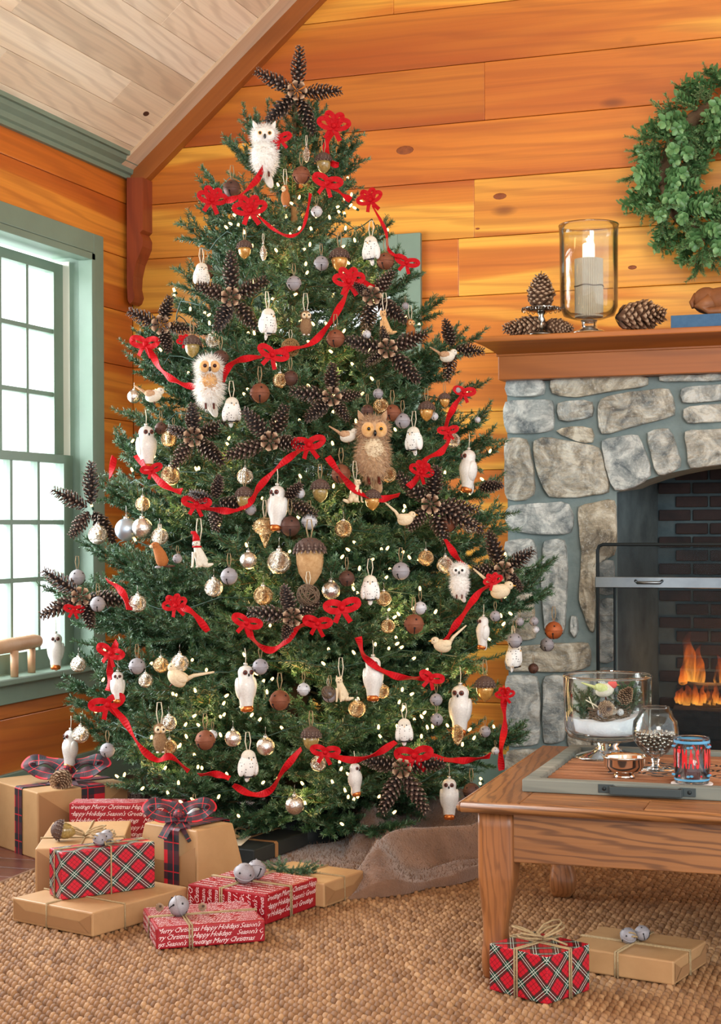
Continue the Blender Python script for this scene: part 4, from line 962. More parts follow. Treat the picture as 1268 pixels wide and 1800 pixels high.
# bristle owls and bird
def bristly(kind, mat, face):
    e1 = MB(); 
    for s_ in (-1, 1): e1.ell((s_*.09, -.2, .28), (.04, .03, .045), 10, 8)
    fc = MB()
    for s_ in (-1, 1): fc.ell((s_*.08, -.14, .27), (.1, .08, .12), 12, 10)
    P(kind, ('body', MB().ell((0, 0, -.12), (.22, .2, .34), 18, 14).ell((0, 0, .27), (.19, .17, .2), 16, 12).mesh('body', mat), ()), ('bristles', hair([((0, 0, -.12), (.22, .2, .34)), ((0, .02, .27), (.19, .17, .2))], 500, .07, len(kind), mat, .014, .5, 'bristles', lambda v, c: v[1] < -.5 and c[2] > .1), ()),
      ('face', fc.mesh('face', face), ()), ('eyes', e1.mesh('eyes', 'eye_black'), ()), ('beak', MB().ell((0, -.23, .22), (.02, .03, .035), 8, 6).mesh('beak', 'eye_gold'), ()), ('feet', MB().ell((-.09, -.08, -.46), (.05, .07, .03), 8, 6).ell((.09, -.08, -.46), (.05, .07, .03), 8, 6).mesh('feet', 'fur_w'), ()), hanger(.45, .7, .1))
bristly('owl_bristle', 'bristle', 'felt_cream'); bristly('owl_ginger', 'fur_or', 'fur_g')
# beaver-like ginger animal and small ginger bird
P('ginger_bird', ('body', MB().ell((0, 0, -.08), (.19, .2, .36), 16, 12).ell((-.03, -.03, .3), (.15, .15, .17), 14, 10).mesh('body', 'fur_or'), ()), ('face', MB().ell((-.08, -.08, .29), (.11, .11, .13), 12, 10).mesh('face', 'felt_cream'), ()), ('eyes', MB().ell((-.04, -.19, .32), (.025, .02, .025), 8, 6).ell((-.16, -.12, .32), (.02, .02, .025), 8, 6).mesh('eyes', 'eye_black'), ()),
  ('beak', MB().tube([(-.16, -.15, .26), (-.21, -.19, .22)], [.03, .004], 6).mesh('beak', 'eye_gold'), ()), ('feet', MB().ell((-.05, -.1, -.44), (.09, .08, .04), 8, 6).mesh('feet', 'zinc'), ()), hanger(.45, .7, .08))
# small bird: length 1 along +X, head at +X
def bird(kind, back, belly, tl=.42, up=.5):
    P(kind, ('body', MB().ell((0, 0, -.02), (.25, .17, .18), 16, 12, Matrix.Rotation(-.25, 3, 'Y')).ell((.2, 0, .12), (.12, .11, .11), 14, 10).mesh('body', belly), ()),
      ('wings', MB().ell((-.06, -.09, .03), (.2, .09, .12), 12, 8, Matrix.Rotation(.25, 3, 'Y')).ell((-.06, .09, .03), (.2, .09, .12), 12, 8, Matrix.Rotation(.25, 3, 'Y')).mesh('wings', back), ()),
      ('tail', MB().tube([(-.16, 0, 0), (-.3, 0, up*.25), (-.16-tl, 0, up*.6)], [.07, .045, .02], 6).mesh('tail', back), ()),
      ('eye', MB().ell((.235, -.095, .145), (.018, .014, .018), 8, 6).ell((.235, .095, .145), (.018, .014, .018), 8, 6).mesh('eye', 'eye_black'), ()), ('beak', MB().tube([(.3, 0, .12), (.39, 0, .11)], [.028, .003], 6).mesh('beak', 'eye_gold'), ()),
      ('leg', MB().tube([(.02, -.05, -.15), (.03, -.05, -.27)], .012, 5).mesh('leg', 'eye_brown'), ()), ('leg', MB().tube([(.02, .05, -.15), (.03, .05, -.27)], .012, 5).mesh('leg', 'eye_brown'), ()))
bird('bird_tan', 'tan', 'felt_white'); bird('bird_cream', 'felt_cream', 'felt_cream', .5, .9); bird('bird_green', 'green_bird', 'felt_white', .45, .3)
# sitting four-legged felt animal, facing -X a little
def sitter(kind, mat, ear=.10, tail=((.12, .1, -.38), (.3, .06, -.40), (.46, 0, -.36)), tr=(.07, .075, .03), snout=.1, slim=1.0):
    em = MB()
    for s_ in (-1, 1): em.tube([(-.08+s_*.075, -.03, .36), (-.08+s_*.095, -.03, .36+ear)], [.05, .006], 6)
    fl = MB()
    for s_ in (-1, 1): fl.tube([(-.1+s_*.07, -.1, .02), (-.11+s_*.075, -.13, -.2), (-.12+s_*.08, -.14, -.44), (-.14+s_*.08, -.2, -.46)], [.06*slim, .045*slim, .035, .035], 8)
    P(kind, ('body', MB().tube([(.1, .08, -.40), (.09, .06, -.28), (.02, .02, -.08), (-.04, -.03, .12), (-.07, -.04, .24)], [.14*slim, .21*slim, .18*slim, .13*slim, .11*slim], 14).ell((-.08, -.05, .3), (.135, .13, .125), 14, 10).mesh('body', mat), ()),
      ('muzzle', MB().tube([(-.11, -.12, .28), (-.14, -.12-snout-.06, .25)], [.07, .035], 8).mesh('muzzle', mat), ()), ('ears', em.mesh('ears', mat), ()), ('front_legs', fl.mesh('front_legs', mat), ()), ('haunches', MB().ell((.02, -.06, -.36), (.12, .14, .11), 12, 8).ell((.2, .02, -.36), (.1, .14, .11), 12, 8).mesh('haunches', mat), ()),
      ('tail', MB().tube(tail, tr, 8).mesh('tail', mat), ()), ('eyes', MB().ell((-.14, -.165, .32), (.02, .015, .02), 8, 6).ell((-.05, -.17, .32), (.02, .015, .02), 8, 6).mesh('eyes', 'eye_black'), ()), ('nose', MB().ell((-.145, -.19-snout, .255), (.022, .02, .018), 8, 6).mesh('nose', 'eye_black'), ()), hanger(.42, .7, .09))
sitter('felt_cat', 'felt_white', .09); sitter('felt_fox', 'felt_cream', .12); sitter('felt_tall_fox', 'fur_g', .13, slim=.75)
sitter('felt_squirrel', 'felt_cream', .08, ((.1, .1, -.4), (.3, .1, -.42), (.48, .05, -.36)), (.06, .08, .05), .05, .8)
P('felt_beaver', ('body', MB().tube([(.12, .0, -.42), (.10, 0, -.25), (.02, 0, 0), (-.08, -.02, .2), (-.14, -.04, .32)], [.15, .24, .22, .17, .13], 14).ell((-.16, -.06, .34), (.16, .14, .13), 14, 10).mesh('body', 'fur_or'), ()), ('muzzle', MB().ell((-.28, -.1, .3), (.09, .08, .07), 10, 8).mesh('muzzle', 'felt_cream'), ()), ('eyes', MB().ell((-.2, -.19, .37), (.02, .02, .02), 8, 6).mesh('eyes', 'eye_black'), ()),
  ('tail', MB().ell((.34, .02, -.42), (.24, .1, .05), 12, 8).mesh('tail', 'darkrust'), ()), ('feet', MB().ell((-.05, -.12, -.46), (.12, .08, .05), 8, 6).mesh('feet', 'zinc'), ()), hanger(.42, .7, .08))
# acorns
def scales_cap(r, z0, z1, rows, per, sz, shade=.4):
    mb = MB()
    for i in range(rows):
        t = i/(rows-1); a = t*PI/2*.95; rr = r*math.cos(a); z = z0+(z1-z0)*math.sin(a); n = max(4, int(per*math.cos(a)+2))
        for j in range(n):
            q = 2*PI*(j+.5*(i % 2))/n; c = Vector((rr*math.cos(q), rr*math.sin(q), z)); o = Vector((math.cos(q), math.sin(q), .2)).normalized(); s_ = Vector((-math.sin(q), math.cos(q), 0))
            dn = Vector((math.cos(q)*.45, math.sin(q)*.45, -.8)); b = c-o*sz*.3
            mb.add([b+s_*sz*.5, b-s_*sz*.5, b+dn*sz-s_*sz*.4+o*sz*.5, b+dn*sz*1.25+o*sz*.55, b+dn*sz+s_*sz*.4+o*sz*.5, c+o*sz*.5], [(0, 1, 5), (1, 2, 5), (2, 3, 5), (3, 4, 5), (4, 0, 5)], [.2, .2, .6, .9, .6, .5])
    return mb
def acorn(kind, mat, capm='cone'):
    P(kind, ('nut', MB().lathe([(.0, -.5), (.05, -.47), (.16, -.4), (.27, -.25), (.31, -.08), (.31, .1), (.0, .12)], 20).mesh('nut', mat), ()), ('cap', MB().lathe([(.30, .02), (.36, .08), (.36, .18), (.28, .34), (.12, .44), (.0, .46)], 18).mesh('cap', 'nutcap'), (('cap_scales', scales_cap(.36, .10, .44, 6, 15, .085).mesh('cap_scales', capm, False)),)), hanger(.45, .6, .08, 'twine', .022))
acorn('acorn_olive', 'nut'); acorn('acorn_gold', 'nutgold')
P('acorn_bark', ('nut', MB().lathe([(.0, -.5), (.04, -.49), (.12, -.40), (.22, -.24), (.26, -.05), (.27, .18), (.0, .2)], 20).mesh('nut', 'birch'), ()), ('cap', MB().lathe([(.24, .14), (.27, .2), (.25, .33), (.13, .42), (.0, .44)], 18).mesh('cap', 'nutcap'), (('cap_scales', scales_cap(.28, .19, .43, 6, 15, .075).mesh('cap_scales', 'cone', False)),)), hanger(.43, .35, .06, 'twine', .014))
P('silver_cone', ('cone', MB().lathe([(.0, -.5), (.08, -.46)]+[(.19*math.sin(PI*(i+1)/11)**.7*(1 if i % 2 else .86)+.02, -.44+.082*i) for i in range(11)]+[(.04, .46), (0, .48)], 18).mesh('cone', 'mercury'), ()), ('cap', MB().lathe([(.0, .45), (.06, .45), (.06, .53), (0, .55)], 10).mesh('cap', 'capmetal'), ()), hanger(.52, .5, .05))
def twigball(mat, n=26, seed=1):
    r_ = random.Random(seed); mb = MB()
    for _ in range(n):
        a = Vector((r_.gauss(0, 1), r_.gauss(0, 1), r_.gauss(0, 1))).normalized(); b = a.orthogonal().normalized(); c = a.cross(b); R = .44+r_.uniform(-.05, .05); o = a*r_.uniform(-.12, .12)
        mb.tube([o+(b*math.cos(q)+c*math.sin(q))*R for q in [i*2*PI/14 for i in range(15)]], .02, 4)
    return mb.mesh('twigs', mat)
P('twig_gold', ('twigs', twigball('hay', 34, 2), ()), hanger(.45, .5)); P('twig_dark', ('twigs', twigball('nest', 30, 3), ()), hanger(.45, .5))
P('ribbed_finial', ('glass', MB().lathe([(.0, .3)]+[(.34*math.sin(PI*(i+.5)/12)**.6*(1 if i % 2 else .88), .26-.04*i) for i in range(11)]+[(.12, -.25), (.02, -.5)], 22).mesh('glass', 'mercury_gold'), ()), *[(n_, m_, s_) for n_, m_, s_ in capring()][:0], hanger(.3, .4, .05))
P('gold_teardrop', ('glass', MB().lathe([(.0, .42), (.1, .4), (.22, .25), (.27, .05), (.24, -.15), (.13, -.38), (.0, -.5)], 22).mesh('glass', 'mercury_gold'), ()), ('cap', MB().lathe([(.0, .4), (.07, .4), (.07, .47), (0, .5)], 10).mesh('cap', 'capmetal'), ()))
NAMES = {'ball_': 'glass_ball', 'bell_': 'jingle_bell', 'owl_glass': 'glass_owl', 'owl_speckled': 'speckled_owl', 'owl_bristle': 'bristle_owl', 'owl_ginger': 'ginger_owl', 'plush': 'plush_owl', 'ginger_bird': 'ginger_bird', 'bird_': 'clip_on_bird', 'felt_cat': 'felt_cat', 'felt_fox': 'felt_fox', 'felt_tall_fox': 'felt_fox', 'felt_squirrel': 'felt_squirrel', 'felt_beaver': 'felt_beaver', 'acorn': 'acorn_ornament', 'silver_cone': 'silver_pinecone', 'twig': 'twig_ball', 'ribbed': 'ribbed_finial', 'gold_tear': 'teardrop_ornament'}
CATS = {'glass_ball': ('ornament', 'glass balls on the tree'), 'jingle_bell': ('bell', 'jingle bells on the tree'), 'glass_owl': ('owl ornament', 'tall glass owls on the tree'), 'speckled_owl': ('owl ornament', 'speckled owls on the tree'), 'clip_on_bird': ('bird ornament', 'small birds on the tree'), 'acorn_ornament': ('acorn', 'acorns on the tree'), 'plush_owl': ('owl', 'fluffy owls on the tree')}
def put(kind, px, py, s, label, turn=0, tilt=0, d=None, roll=0, off=-.045, drop=()):
    nm = next(v for k, v in NAMES.items() if kind.startswith(k)); cat, grp = CATS.get(nm, ('ornament', None))
    dd = sdepth(px, py)+off if d is None else d; p = at(px, py, dd); sz = s*dd/F
    o = empty(nm, p, 0, sz); o.rotation_euler = Euler((tilt, roll, YAW+turn), 'XYZ'); tag(o, label, cat, grp)
    for pn, me, subs in PROTO[kind]:
        if pn in drop: continue
        c = link(pn, me, o)
        for sn, sm in subs: link(sn, sm, c)
    return o
# ---------------------------------------------------------------- what hangs where
W_ = math.radians
G_ = [  # glass balls
 ('ball_silver',172,940,34,'clear crackled glass ball hanging below the pinecone star nearest the window sash'),
 ('ball_mirror',250,928,36,'mirrored glass ball overlapping the matte pale blue ball'),
 ('ball_silver',281,943,30,'crackled silver ball just above the brown beaver ornament'),
 ('ball_gold',251,886,26,'small gold-flecked ball above the matte pale blue ball'),
 ('ball_gold',300,836,34,'large gold and silver ball under the ribbon below the window-side snowy owl'),
 ('ball_silver',431,838,29,'crackled silver ball resting on top of an acorn cap beside the red ribbon'),
 ('ball_silver',376,1033,33,'silver patchy ball hanging beside the grey bell with a star'),
 ('ball_silver',242,1061,31,'crackled ball behind the window-side ribbon tail under the orange wall gap'),
 ('ball_mirror',437,985,31,'mirrored ball beside the larger crackled ball at the tree middle'),
 ('ball_silver',491,988,42,'largest crackled mercury ball beside the bark acorn at the tree middle'),
 ('ball_gold',463,1047,34,'gold-tinged ball above the pinecone star with the red swag'),
 ('ball_gold',604,930,31,'bronze crackled ball below the hanging squirrel'),
 ('ball_mirror',582,1038,33,'mirrored ball behind the red bow and beside the speckled owl'),
 ('ball_gold',675,1052,27,'gold ball half hidden behind the speckled owl over the bows'),
 ('ball_gold',682,1101,25,'small gold ball beside the big rust bell above the lower swag'),
 ('ball_gold',683,834,29,'gold ball next to the foot of the big brown plush owl'),
 ('ball_gold',749,981,28,'gold ball in front of the orange wall above the white plush owl'),
 ('ball_silver',783,993,30,'dark silver ball touching the ear of the small white plush owl'),
 ('ball_silver',826,925,27,'silver ball hanging free on the fireplace side below a pinecone arm'),
 ('ball_gold',670,714,28,'glittering gold ball squeezed between the grey and rust bells'),
 ('ball_silver',796,774,27,'silver ball on the fireplace-side ribbon between two bows'),
 ('ball_gold',493,669,27,'clear golden ball in front of the rust bell below the twig ball'),
 ('ball_silver',374,598,27,'clear ball beside the acorn above the fluffy white owl'),
 ('ball_gold',297,772,28,'golden ball in the bell cluster beside the window-side snowy owl'),
 ('ball_silver',138,1168,28,'crackled ball hanging over the window stool beside the snowy owl'),
 ('ball_silver',142,1291,30,'crackled ball touching the lowest window-side snowy owl'),
 ('ball_silver',297,1271,28,'silver ball behind the head of the brown bristle owl near the bottom'),
 ('ball_gold',298,1313,27,'plain gold ball behind the feet of the low brown bristle owl'),
 ('ball_gold',283,1169,28,'gold ball between a grey bell and the long-tailed bird'),
 ('ball_silver',316,1166,32,'big clear ball above the long-tailed bird'),
 ('ball_silver',256,1196,26,'crackled ball beside the half hidden snowy owl'),
 ('ball_mirror',410,1298,30,'mirrored ball above the low speckled owl'),
 ('ball_mirror',467,1312,33,'mirrored ball beside the low speckled owl and ribbon'),
 ('ball_silver',560,1342,28,'dull silver ball below the acorn on the lowest swag'),
 ('ball_mirror',518,1415,34,'lowest mirrored ball just above the fur skirt'),
 ('ball_gold',628,1246,31,'gold mirrored ball under the little white fox'),
 ('ball_gold',672,1215,26,'gold ball behind the snowy owl crossed by the ribbon'),
 ('ball_matte',222,931,40,'big matte pale blue ball on the window side'),
 ('ball_mirror',236,697,24,'half-seen silver ball behind the tan bird on the window side')]
for i, (k, x, y, s, l) in enumerate(G_): put(k, x, y, s, l, turn=i*1.3, off=-.03-.02*(i % 2))
B_ = [
 ('bell_dark',408,332,31,'dark bronze jingle bell hanging under the high ribbon by the plush owl'), ('bell_rust',530,308,31,'brown jingle bell under the small silver pinecone'), ('bell_rust',678,459,30,'brown jingle bell beside the top speckled owl'),
 ('bell_rust',457,691,35,'rust bell with a star beside the fluffy white owl'), ('bell_dark',388,630,29,'very dark round bell above the fluffy white owl'), ('bell_rust',590,595,32,'brown bell above the middle pinecone star'), ('bell_dark',511,665,27,'dark brown bell behind the clear golden ball'),
 ('bell_rust',690,726,30,'rust bell in the cluster above the brown plush owl'), ('bell_rust',728,1097,35,'large rust bell under a small grey bell on the fireplace side'), ('bell_rust',492,1231,36,'large rust bell between two snowy owls near the lower swag'),
 ('bell_orange',974,1108,31,'orange rust bell at the tip of the branch before the stones'), ('bell_rust',788,920,31,'brown bell below the big pinecone star on the fireplace side'), ('bell_rust',600,833,34,'rust bell behind the ribbon by the brown plush owl'), ('bell_dark',510,925,36,'dark brown bell behind the central snowy owl'),
 ('bell_rust',361,1301,35,'wide rust bell at the lower tree beside a tiny white bell'), ('bell_dark',362,478,28,'dark bell behind the high window-side speckled owl'), ('bell_dark',829,1391,30,'dark bell hanging near the baseboard beside the table corner'),
 ('bell_pale',557,372,20,'small pale grey bell near the top ribbon loop'), ('bell_zinc',565,463,26,'grey bell beside the golden acorn near the top'), ('bell_zinc',517,498,26,'grey bell left of the golden acorn above the brown bristle owl'), ('bell_zinc',403,1013,30,'grey bell with a black star on jute loop at the middle'),
 ('bell_pale',544,917,28,'pale grey bell above the bark acorn'), ('bell_zinc',705,1004,31,'grey bell with star on a long jute loop on the fireplace side'), ('bell_dark',610,1017,28,'dark grey bell beside the middle speckled owl'), ('bell_zinc',458,1172,28,'grey bell behind the head of the lower snowy owl'),
 ('bell_zinc',580,1222,26,'grey bell behind the little white fox'), ('bell_pale',534,1212,23,'grey bell beside the small twig ball'), ('bell_zinc',136,1015,28,'grey bell on the pinecone star in front of the window'), ('bell_zinc',172,1062,27,'grey bell under the star by the window'),
 ('bell_zinc',241,1171,29,'grey bell above the half hidden snowy owl'), ('bell_zinc',189,1319,26,'grey bell under the lowest window-side branch'), ('bell_pale',739,1069,23,'pale grey bell just above the large rust bell'), ('bell_zinc',708,740,27,'grey bell touching the rust bell above the speckled owl'),
 ('bell_dark',646,722,22,'small dark bell over the head of the brown plush owl'), ('bell_zinc',665,692,18,'small grey bell above the gold ball and bell cluster'), ('bell_pale',645,588,15,'tiny grey bell beside the tall fox and the cone star'), ('bell_zinc',713,538,13,'tiny bell against the green casing'),
 ('bell_zinc',767,1230,22,'upper one of two small grey bells hung together low on the fireplace side'), ('bell_zinc',768,1265,22,'lower one of two small grey bells hung together low on the fireplace side'), ('bell_zinc',853,1286,20,'grey bell low down below the acorn nearest the stones'), ('bell_pale',871,1320,14,'tiny pale bell at the end of the lowest ribbon'),
 ('bell_zinc',905,1126,26,'grey bell behind the speckled owl nearest the stones'), ('bell_zinc',962,1133,24,'grey bell just below the orange rust bell'), ('bell_dark',938,1175,18,'lone dark bell dangling before the stones'), ('bell_zinc',914,1093,15,'small grey bell on the branch before the stones'), ('bell_zinc',939,1092,16,'small grey bell nearest the orange rust bell'),
 ('bell_pale',942,1107,13,'tiny white bell on the branch before the stones'), ('bell_zinc',871,1083,19,'grey bell under the cream bird on the fireplace side'), ('bell_dark',283,753,22,'dark grey bell beside the window-side snowy owl'), ('bell_dark',305,757,17,'smaller dark bell in the cluster beside the window-side snowy owl'),
 ('bell_pale',527,867,19,'small grey bell on a long thread above the bark acorn'), ('bell_zinc',441,896,20,'grey bell below the green acorn and ribbon'), ('bell_zinc',312,982,17,'small grey bell between the beaver and the cat'), ('bell_pale',342,1432,27,'lowest grey bell above the wrapped gifts'),
 ('bell_pale',374,1292,17,'tiny white bell on the wide rust bell'), ('bell_pale',764,732,14,'tiny pale bell beside the acorn on the fireplace side'), ('bell_zinc',804,686,14,'tiny grey bell by the red bow on the fireplace side'), ('bell_pale',840,738,11,'tiniest bell on an outer branch near the wall')]
for i, (k, x, y, s, l) in enumerate(B_): put(k, x, y, s, l, turn=[.3, -.4, .1, .6, -.2][i % 5], off=-.05-.012*(i % 3))
O_ = [
 ('owl_glass',487,893,80,'white snowy glass owl hanging at the middle of the tree',-.5), ('owl_glass',258,787,78,'white snowy glass owl on the window side of the tree by dark bells',.5), ('owl_glass',433,1210,82,'white snowy glass owl above the ribbon beside a large rust bell',.45), ('owl_glass',656,1193,78,'white snowy glass owl with the red ribbon across its face',-.1),
 ('owl_glass',809,1248,88,'white snowy glass owl above the gold teardrop near the stones',-.35), ('owl_glass',790,1404,72,'white snowy glass owl hanging lowest before the table corner',-.1), ('owl_glass',823,828,76,'white snowy glass owl turned away on the fireplace-side edge',-1.1), ('owl_glass',849,1112,58,'white snowy glass owl turned sideways under the cream bird',-1.2),
 ('owl_glass',98,1145,64,'white snowy glass owl hanging in front of the window',.1), ('owl_glass',123,1317,68,'white snowy glass owl hanging above the big kraft box',-.9), ('owl_glass',207,1208,56,'cream glass owl peeking out behind the red bow near the window stool',.1), ('owl_glass',625,1370,58,'white glass owl in the shade under the lowest swag',.9),
 ('owl_speckled',652,438,48,'speckled white owl near the top beside the green casing',-.5), ('owl_speckled',355,483,44,'speckled white owl high on the window side against the wall',.5), ('owl_speckled',472,567,52,'speckled white owl in front of the bright back window',.9), ('owl_speckled',408,722,50,'speckled white owl below the tail of the fluffy owl',.4),
 ('owl_speckled',727,773,48,'speckled white owl beside the brown plush owl',-.6), ('owl_speckled',651,1035,50,'speckled white owl hanging over the middle bows',0), ('owl_speckled',437,1344,54,'lowest speckled white owl above the long red ribbon',.5), ('owl_speckled',711,1285,46,'speckled white owl above the bow of the lowest star',0), ('owl_speckled',905,1153,50,'spotted white owl nearest the fireplace stones',.9),
 ('owl_bristle',538,568,46,'brown bristle owl hanging near the back window',.2), ('owl_bristle',281,1297,54,'brown bristle owl near the bottom of the tree on the window side',.3), ('owl_ginger',722,578,36,'little orange owl before the green window casing',.4),
 ('ginger_bird',502,345,42,'ginger bristle bird hanging under the top brown bell',.3),
 ('acorn_olive',569,286,40,'small olive acorn below the highest bow',0), ('acorn_gold',597,456,46,'golden acorn between two grey bells near the top',0), ('acorn_gold',430,438,36,'golden acorn near the top on the window side',0), ('acorn_olive',338,608,42,'olive acorn above the fluffy white owl',.2), ('acorn_olive',430,875,44,'greenish acorn hanging under a silver ball',0),
 ('acorn_olive',563,862,44,'olive acorn in the middle beside the squirrel',0), ('acorn_olive',547,1298,46,'acorn on the lowest red swag beneath the jute loop',0), ('acorn_gold',853,1210,48,'golden acorn near the stones beside the snowy owl',0), ('acorn_olive',245,1410,50,'large acorn hanging above the kraft gifts',0), ('acorn_gold',750,722,38,'orange-gold acorn beside a tiny pale bell',0), ('acorn_gold',782,703,28,'small gold acorn behind the fireplace-side ribbon',.3), ('acorn_gold',655,878,40,'golden nut under the ribbon below the brown plush owl',.3),
 ('acorn_bark',545,985,92,'oversized bark-covered acorn with a pinecone cap at the middle of the tree',.2),
 ('silver_cone',539,270,32,'small silver glass pinecone just under the treetop',0), ('silver_cone',463,443,32,'small silver glass pinecone on the window side near the top',0), ('twig_gold',511,611,33,'golden twig ball behind the ribbon',0), ('twig_dark',542,1047,44,'dark brown vine ball above the middle star',0), ('twig_dark',577,1217,25,'small dark vine ball beside a grey bell',0),
 ('ribbed_finial',466,928,70,'ribbed gold glass finial behind the central snowy owl',.2), ('gold_teardrop',805,1290,42,'amber gold glass teardrop below the snowy owl near the stones',0),
 ('felt_cat',350,972,54,'white felt cat wearing a red hat',0), ('felt_fox',600,1210,48,'little cream felt fox above a gold ball',.2), ('felt_tall_fox',677,566,46,'tan felt fox before the bright back window',.2), ('felt_squirrel',625,862,46,'cream felt squirrel in front of the red ribbon',PI*.12), ('felt_beaver',281,975,48,'ginger brown beaver ornament on the window side',0)]
for i, (k, x, y, s, l, tn) in enumerate(O_): put(k, x, y, s, l, turn=tn, off=-.075 if k != 'ribbed_finial' and k != 'twig_gold' else -.03, tilt=-.05)
for o in [x for x in bpy.data.objects if x.name.startswith('felt_squirrel')]: o.scale.x *= -1
hat = None
for o in bpy.data.objects:
    if o.name.startswith('felt_cat'): part('red_hat', MB().tube([(-.08, -.03, .38), (-.1, -.02, .52), (-.16, -.02, .66), (-.26, -.04, .66)], [.13, .11, .07, .05], 12), 'red', o, smooth=True); part('scarf', MB().lathe([(.14, -.03), (.16, 0), (.14, .03)], 16, (-.06, -.04, .2)), 'red', o, smooth=True); break
X_ = [
 ('plush_white',465,266,100,'tall white plush owl with yellow eyes near the treetop',.1), ('plush_golden_face',368,672,100,'very fluffy white owl with a golden face on the window side',.15), ('plush_brown',655,790,128,'big brown and cream plush owl with round eyes on the fireplace side of the middle',.15), ('plush_white_small',808,1020,66,'small white plush owl with black eyes near the fireplace-side edge',-.1)]
for k, x, y, s, l, tn in X_: put(k, x, y, s, l, turn=tn, off=-.09)
A_ = [
 ('bird_tan',270,695,60,'tan and white bird perched on the window-side branch',0), ('bird_tan',612,766,58,'white-breasted bird beside the brown plush owl',0), ('bird_cream',713,912,58,'blush cream bird with raised tail below the cone star',0), ('bird_tan',787,626,54,'brown-backed bird under the outer pinecone star',0),
 ('bird_cream',880,1038,72,'cream bird with long pointed tail above the ribbon near the stones',0), ('bird_cream',778,1134,64,'cream bird with upswept tail below the ribbon end',PI), ('bird_cream',312,1190,78,'cream bird with a very long tail low on the window side',PI*.97)]
for i, (k, x, y, s, l, tn) in enumerate(A_): put(k, x, y, s, l, turn=tn, off=-.085, roll=-.55 if x == 312 else 0)

# ---------------------------------------------------------------- pinecones and pinecone stars
def cone_mesh(name, mat, rows, per, rmax, prof_, sl_, open_, seed, wd=1.0):
    """A cone along +Z from its stem at 0 to its tip at 1, every scale a small curved wedge with a pale lip."""
    r_ = random.Random(seed); mb = MB(); mb.shade = []
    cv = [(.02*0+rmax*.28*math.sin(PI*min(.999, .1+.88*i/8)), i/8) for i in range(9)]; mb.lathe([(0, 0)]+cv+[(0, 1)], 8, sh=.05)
    tot = rows*per
    for i in range(tot):
        t = (i+.5)/tot; z = t*.96; q = i*2.39996; R = rmax*prof_(t); u = Vector((math.cos(q), math.sin(q), 0)); s_ = Vector((-math.sin(q), math.cos(q), 0)); k = Vector((0, 0, 1))
        op = open_*(1-.45*t)+r_.uniform(-.08, .08); dr = (u*math.cos(op)+k*math.sin(op)).normalized(); L = R*r_.uniform(.9, 1.08); b = Vector((0, 0, z))+u*R*.12; w_ = sl_*R*wd
        nn = dr.cross(s_); tip = b+dr*L
        mb.add([b-s_*w_*.3, b+s_*w_*.3, b+dr*L*.6+s_*w_*.62, tip+s_*w_*.42+k*.012, tip+k*.03+dr*.01, tip-s_*w_*.42+k*.012, b+dr*L*.6-s_*w_*.62, b+dr*L*.6-nn*w_*.25, tip-nn*w_*.18-dr*.01],
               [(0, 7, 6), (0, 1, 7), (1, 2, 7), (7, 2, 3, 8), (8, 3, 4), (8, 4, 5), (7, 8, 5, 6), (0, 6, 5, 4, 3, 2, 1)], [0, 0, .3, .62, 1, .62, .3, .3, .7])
    return mb.mesh(name, mat, False)
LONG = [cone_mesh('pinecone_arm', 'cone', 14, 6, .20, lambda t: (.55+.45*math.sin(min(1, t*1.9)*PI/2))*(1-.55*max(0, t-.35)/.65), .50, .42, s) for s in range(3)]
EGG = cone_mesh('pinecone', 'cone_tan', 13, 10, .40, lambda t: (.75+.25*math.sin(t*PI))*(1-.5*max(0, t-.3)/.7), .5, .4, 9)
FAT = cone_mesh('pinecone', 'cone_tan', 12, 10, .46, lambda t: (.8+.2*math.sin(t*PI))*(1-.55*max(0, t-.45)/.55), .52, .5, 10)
ro = MB()
for i in range(7):
    q = i*2*PI/7; u = Vector((math.cos(q), 0, math.sin(q))); s_ = Vector((-math.sin(q), 0, math.cos(q))); y = Vector((0, -1, 0))
    ro.add([u*.05+y*.02, u*.30+s_*.10+y*.05, u*.46+s_*.155+y*.10, u*.54+y*.13, u*.46-s_*.155+y*.10, u*.30-s_*.10+y*.05, u*.34+y*.16, u*.3-y*.1], [(0, 6, 1), (1, 6, 2), (2, 6, 3), (3, 6, 4), (4, 6, 5), (5, 6, 0), (1, 2, 7), (2, 3, 7), (3, 4, 7), (4, 5, 7)], [0, .25, .85, 1, .85, .25, .5, 0])
ro.ell((0, -.08, 0), (.09, .1, .09), 8, 6, sh=.3)
ROS = ro.mesh('cone_rosette', 'cone_tan', False)
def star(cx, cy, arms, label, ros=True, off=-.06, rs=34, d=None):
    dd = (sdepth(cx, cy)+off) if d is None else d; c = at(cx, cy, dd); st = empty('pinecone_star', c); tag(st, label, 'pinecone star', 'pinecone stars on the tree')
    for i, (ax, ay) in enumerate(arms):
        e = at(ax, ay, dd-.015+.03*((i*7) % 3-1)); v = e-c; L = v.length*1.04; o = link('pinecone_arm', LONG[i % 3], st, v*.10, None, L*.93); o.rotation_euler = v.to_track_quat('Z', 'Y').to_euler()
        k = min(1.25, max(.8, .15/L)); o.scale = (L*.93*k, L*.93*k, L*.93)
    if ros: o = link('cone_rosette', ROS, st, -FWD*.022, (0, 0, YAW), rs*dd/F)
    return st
star(523, 163, [(527, 84), (452, 126), (598, 160), (470, 214), (550, 232)], 'pinecone star topper standing against the orange wall', off=0, d=DT-.13)
star(407, 524, [(406, 445), (468, 492), (348, 502), (383, 577), (452, 578)], 'large pinecone star below the high window-side speckled owl')
star(285, 573, [(298, 523), (227, 548), (338, 580), (296, 616)], 'pinecone star above the red bow nearest the wall corner')
star(681, 614, [(608, 598), (645, 640), (748, 588), (735, 668), (672, 575)], 'pinecone star under the tan fox by the green casing')
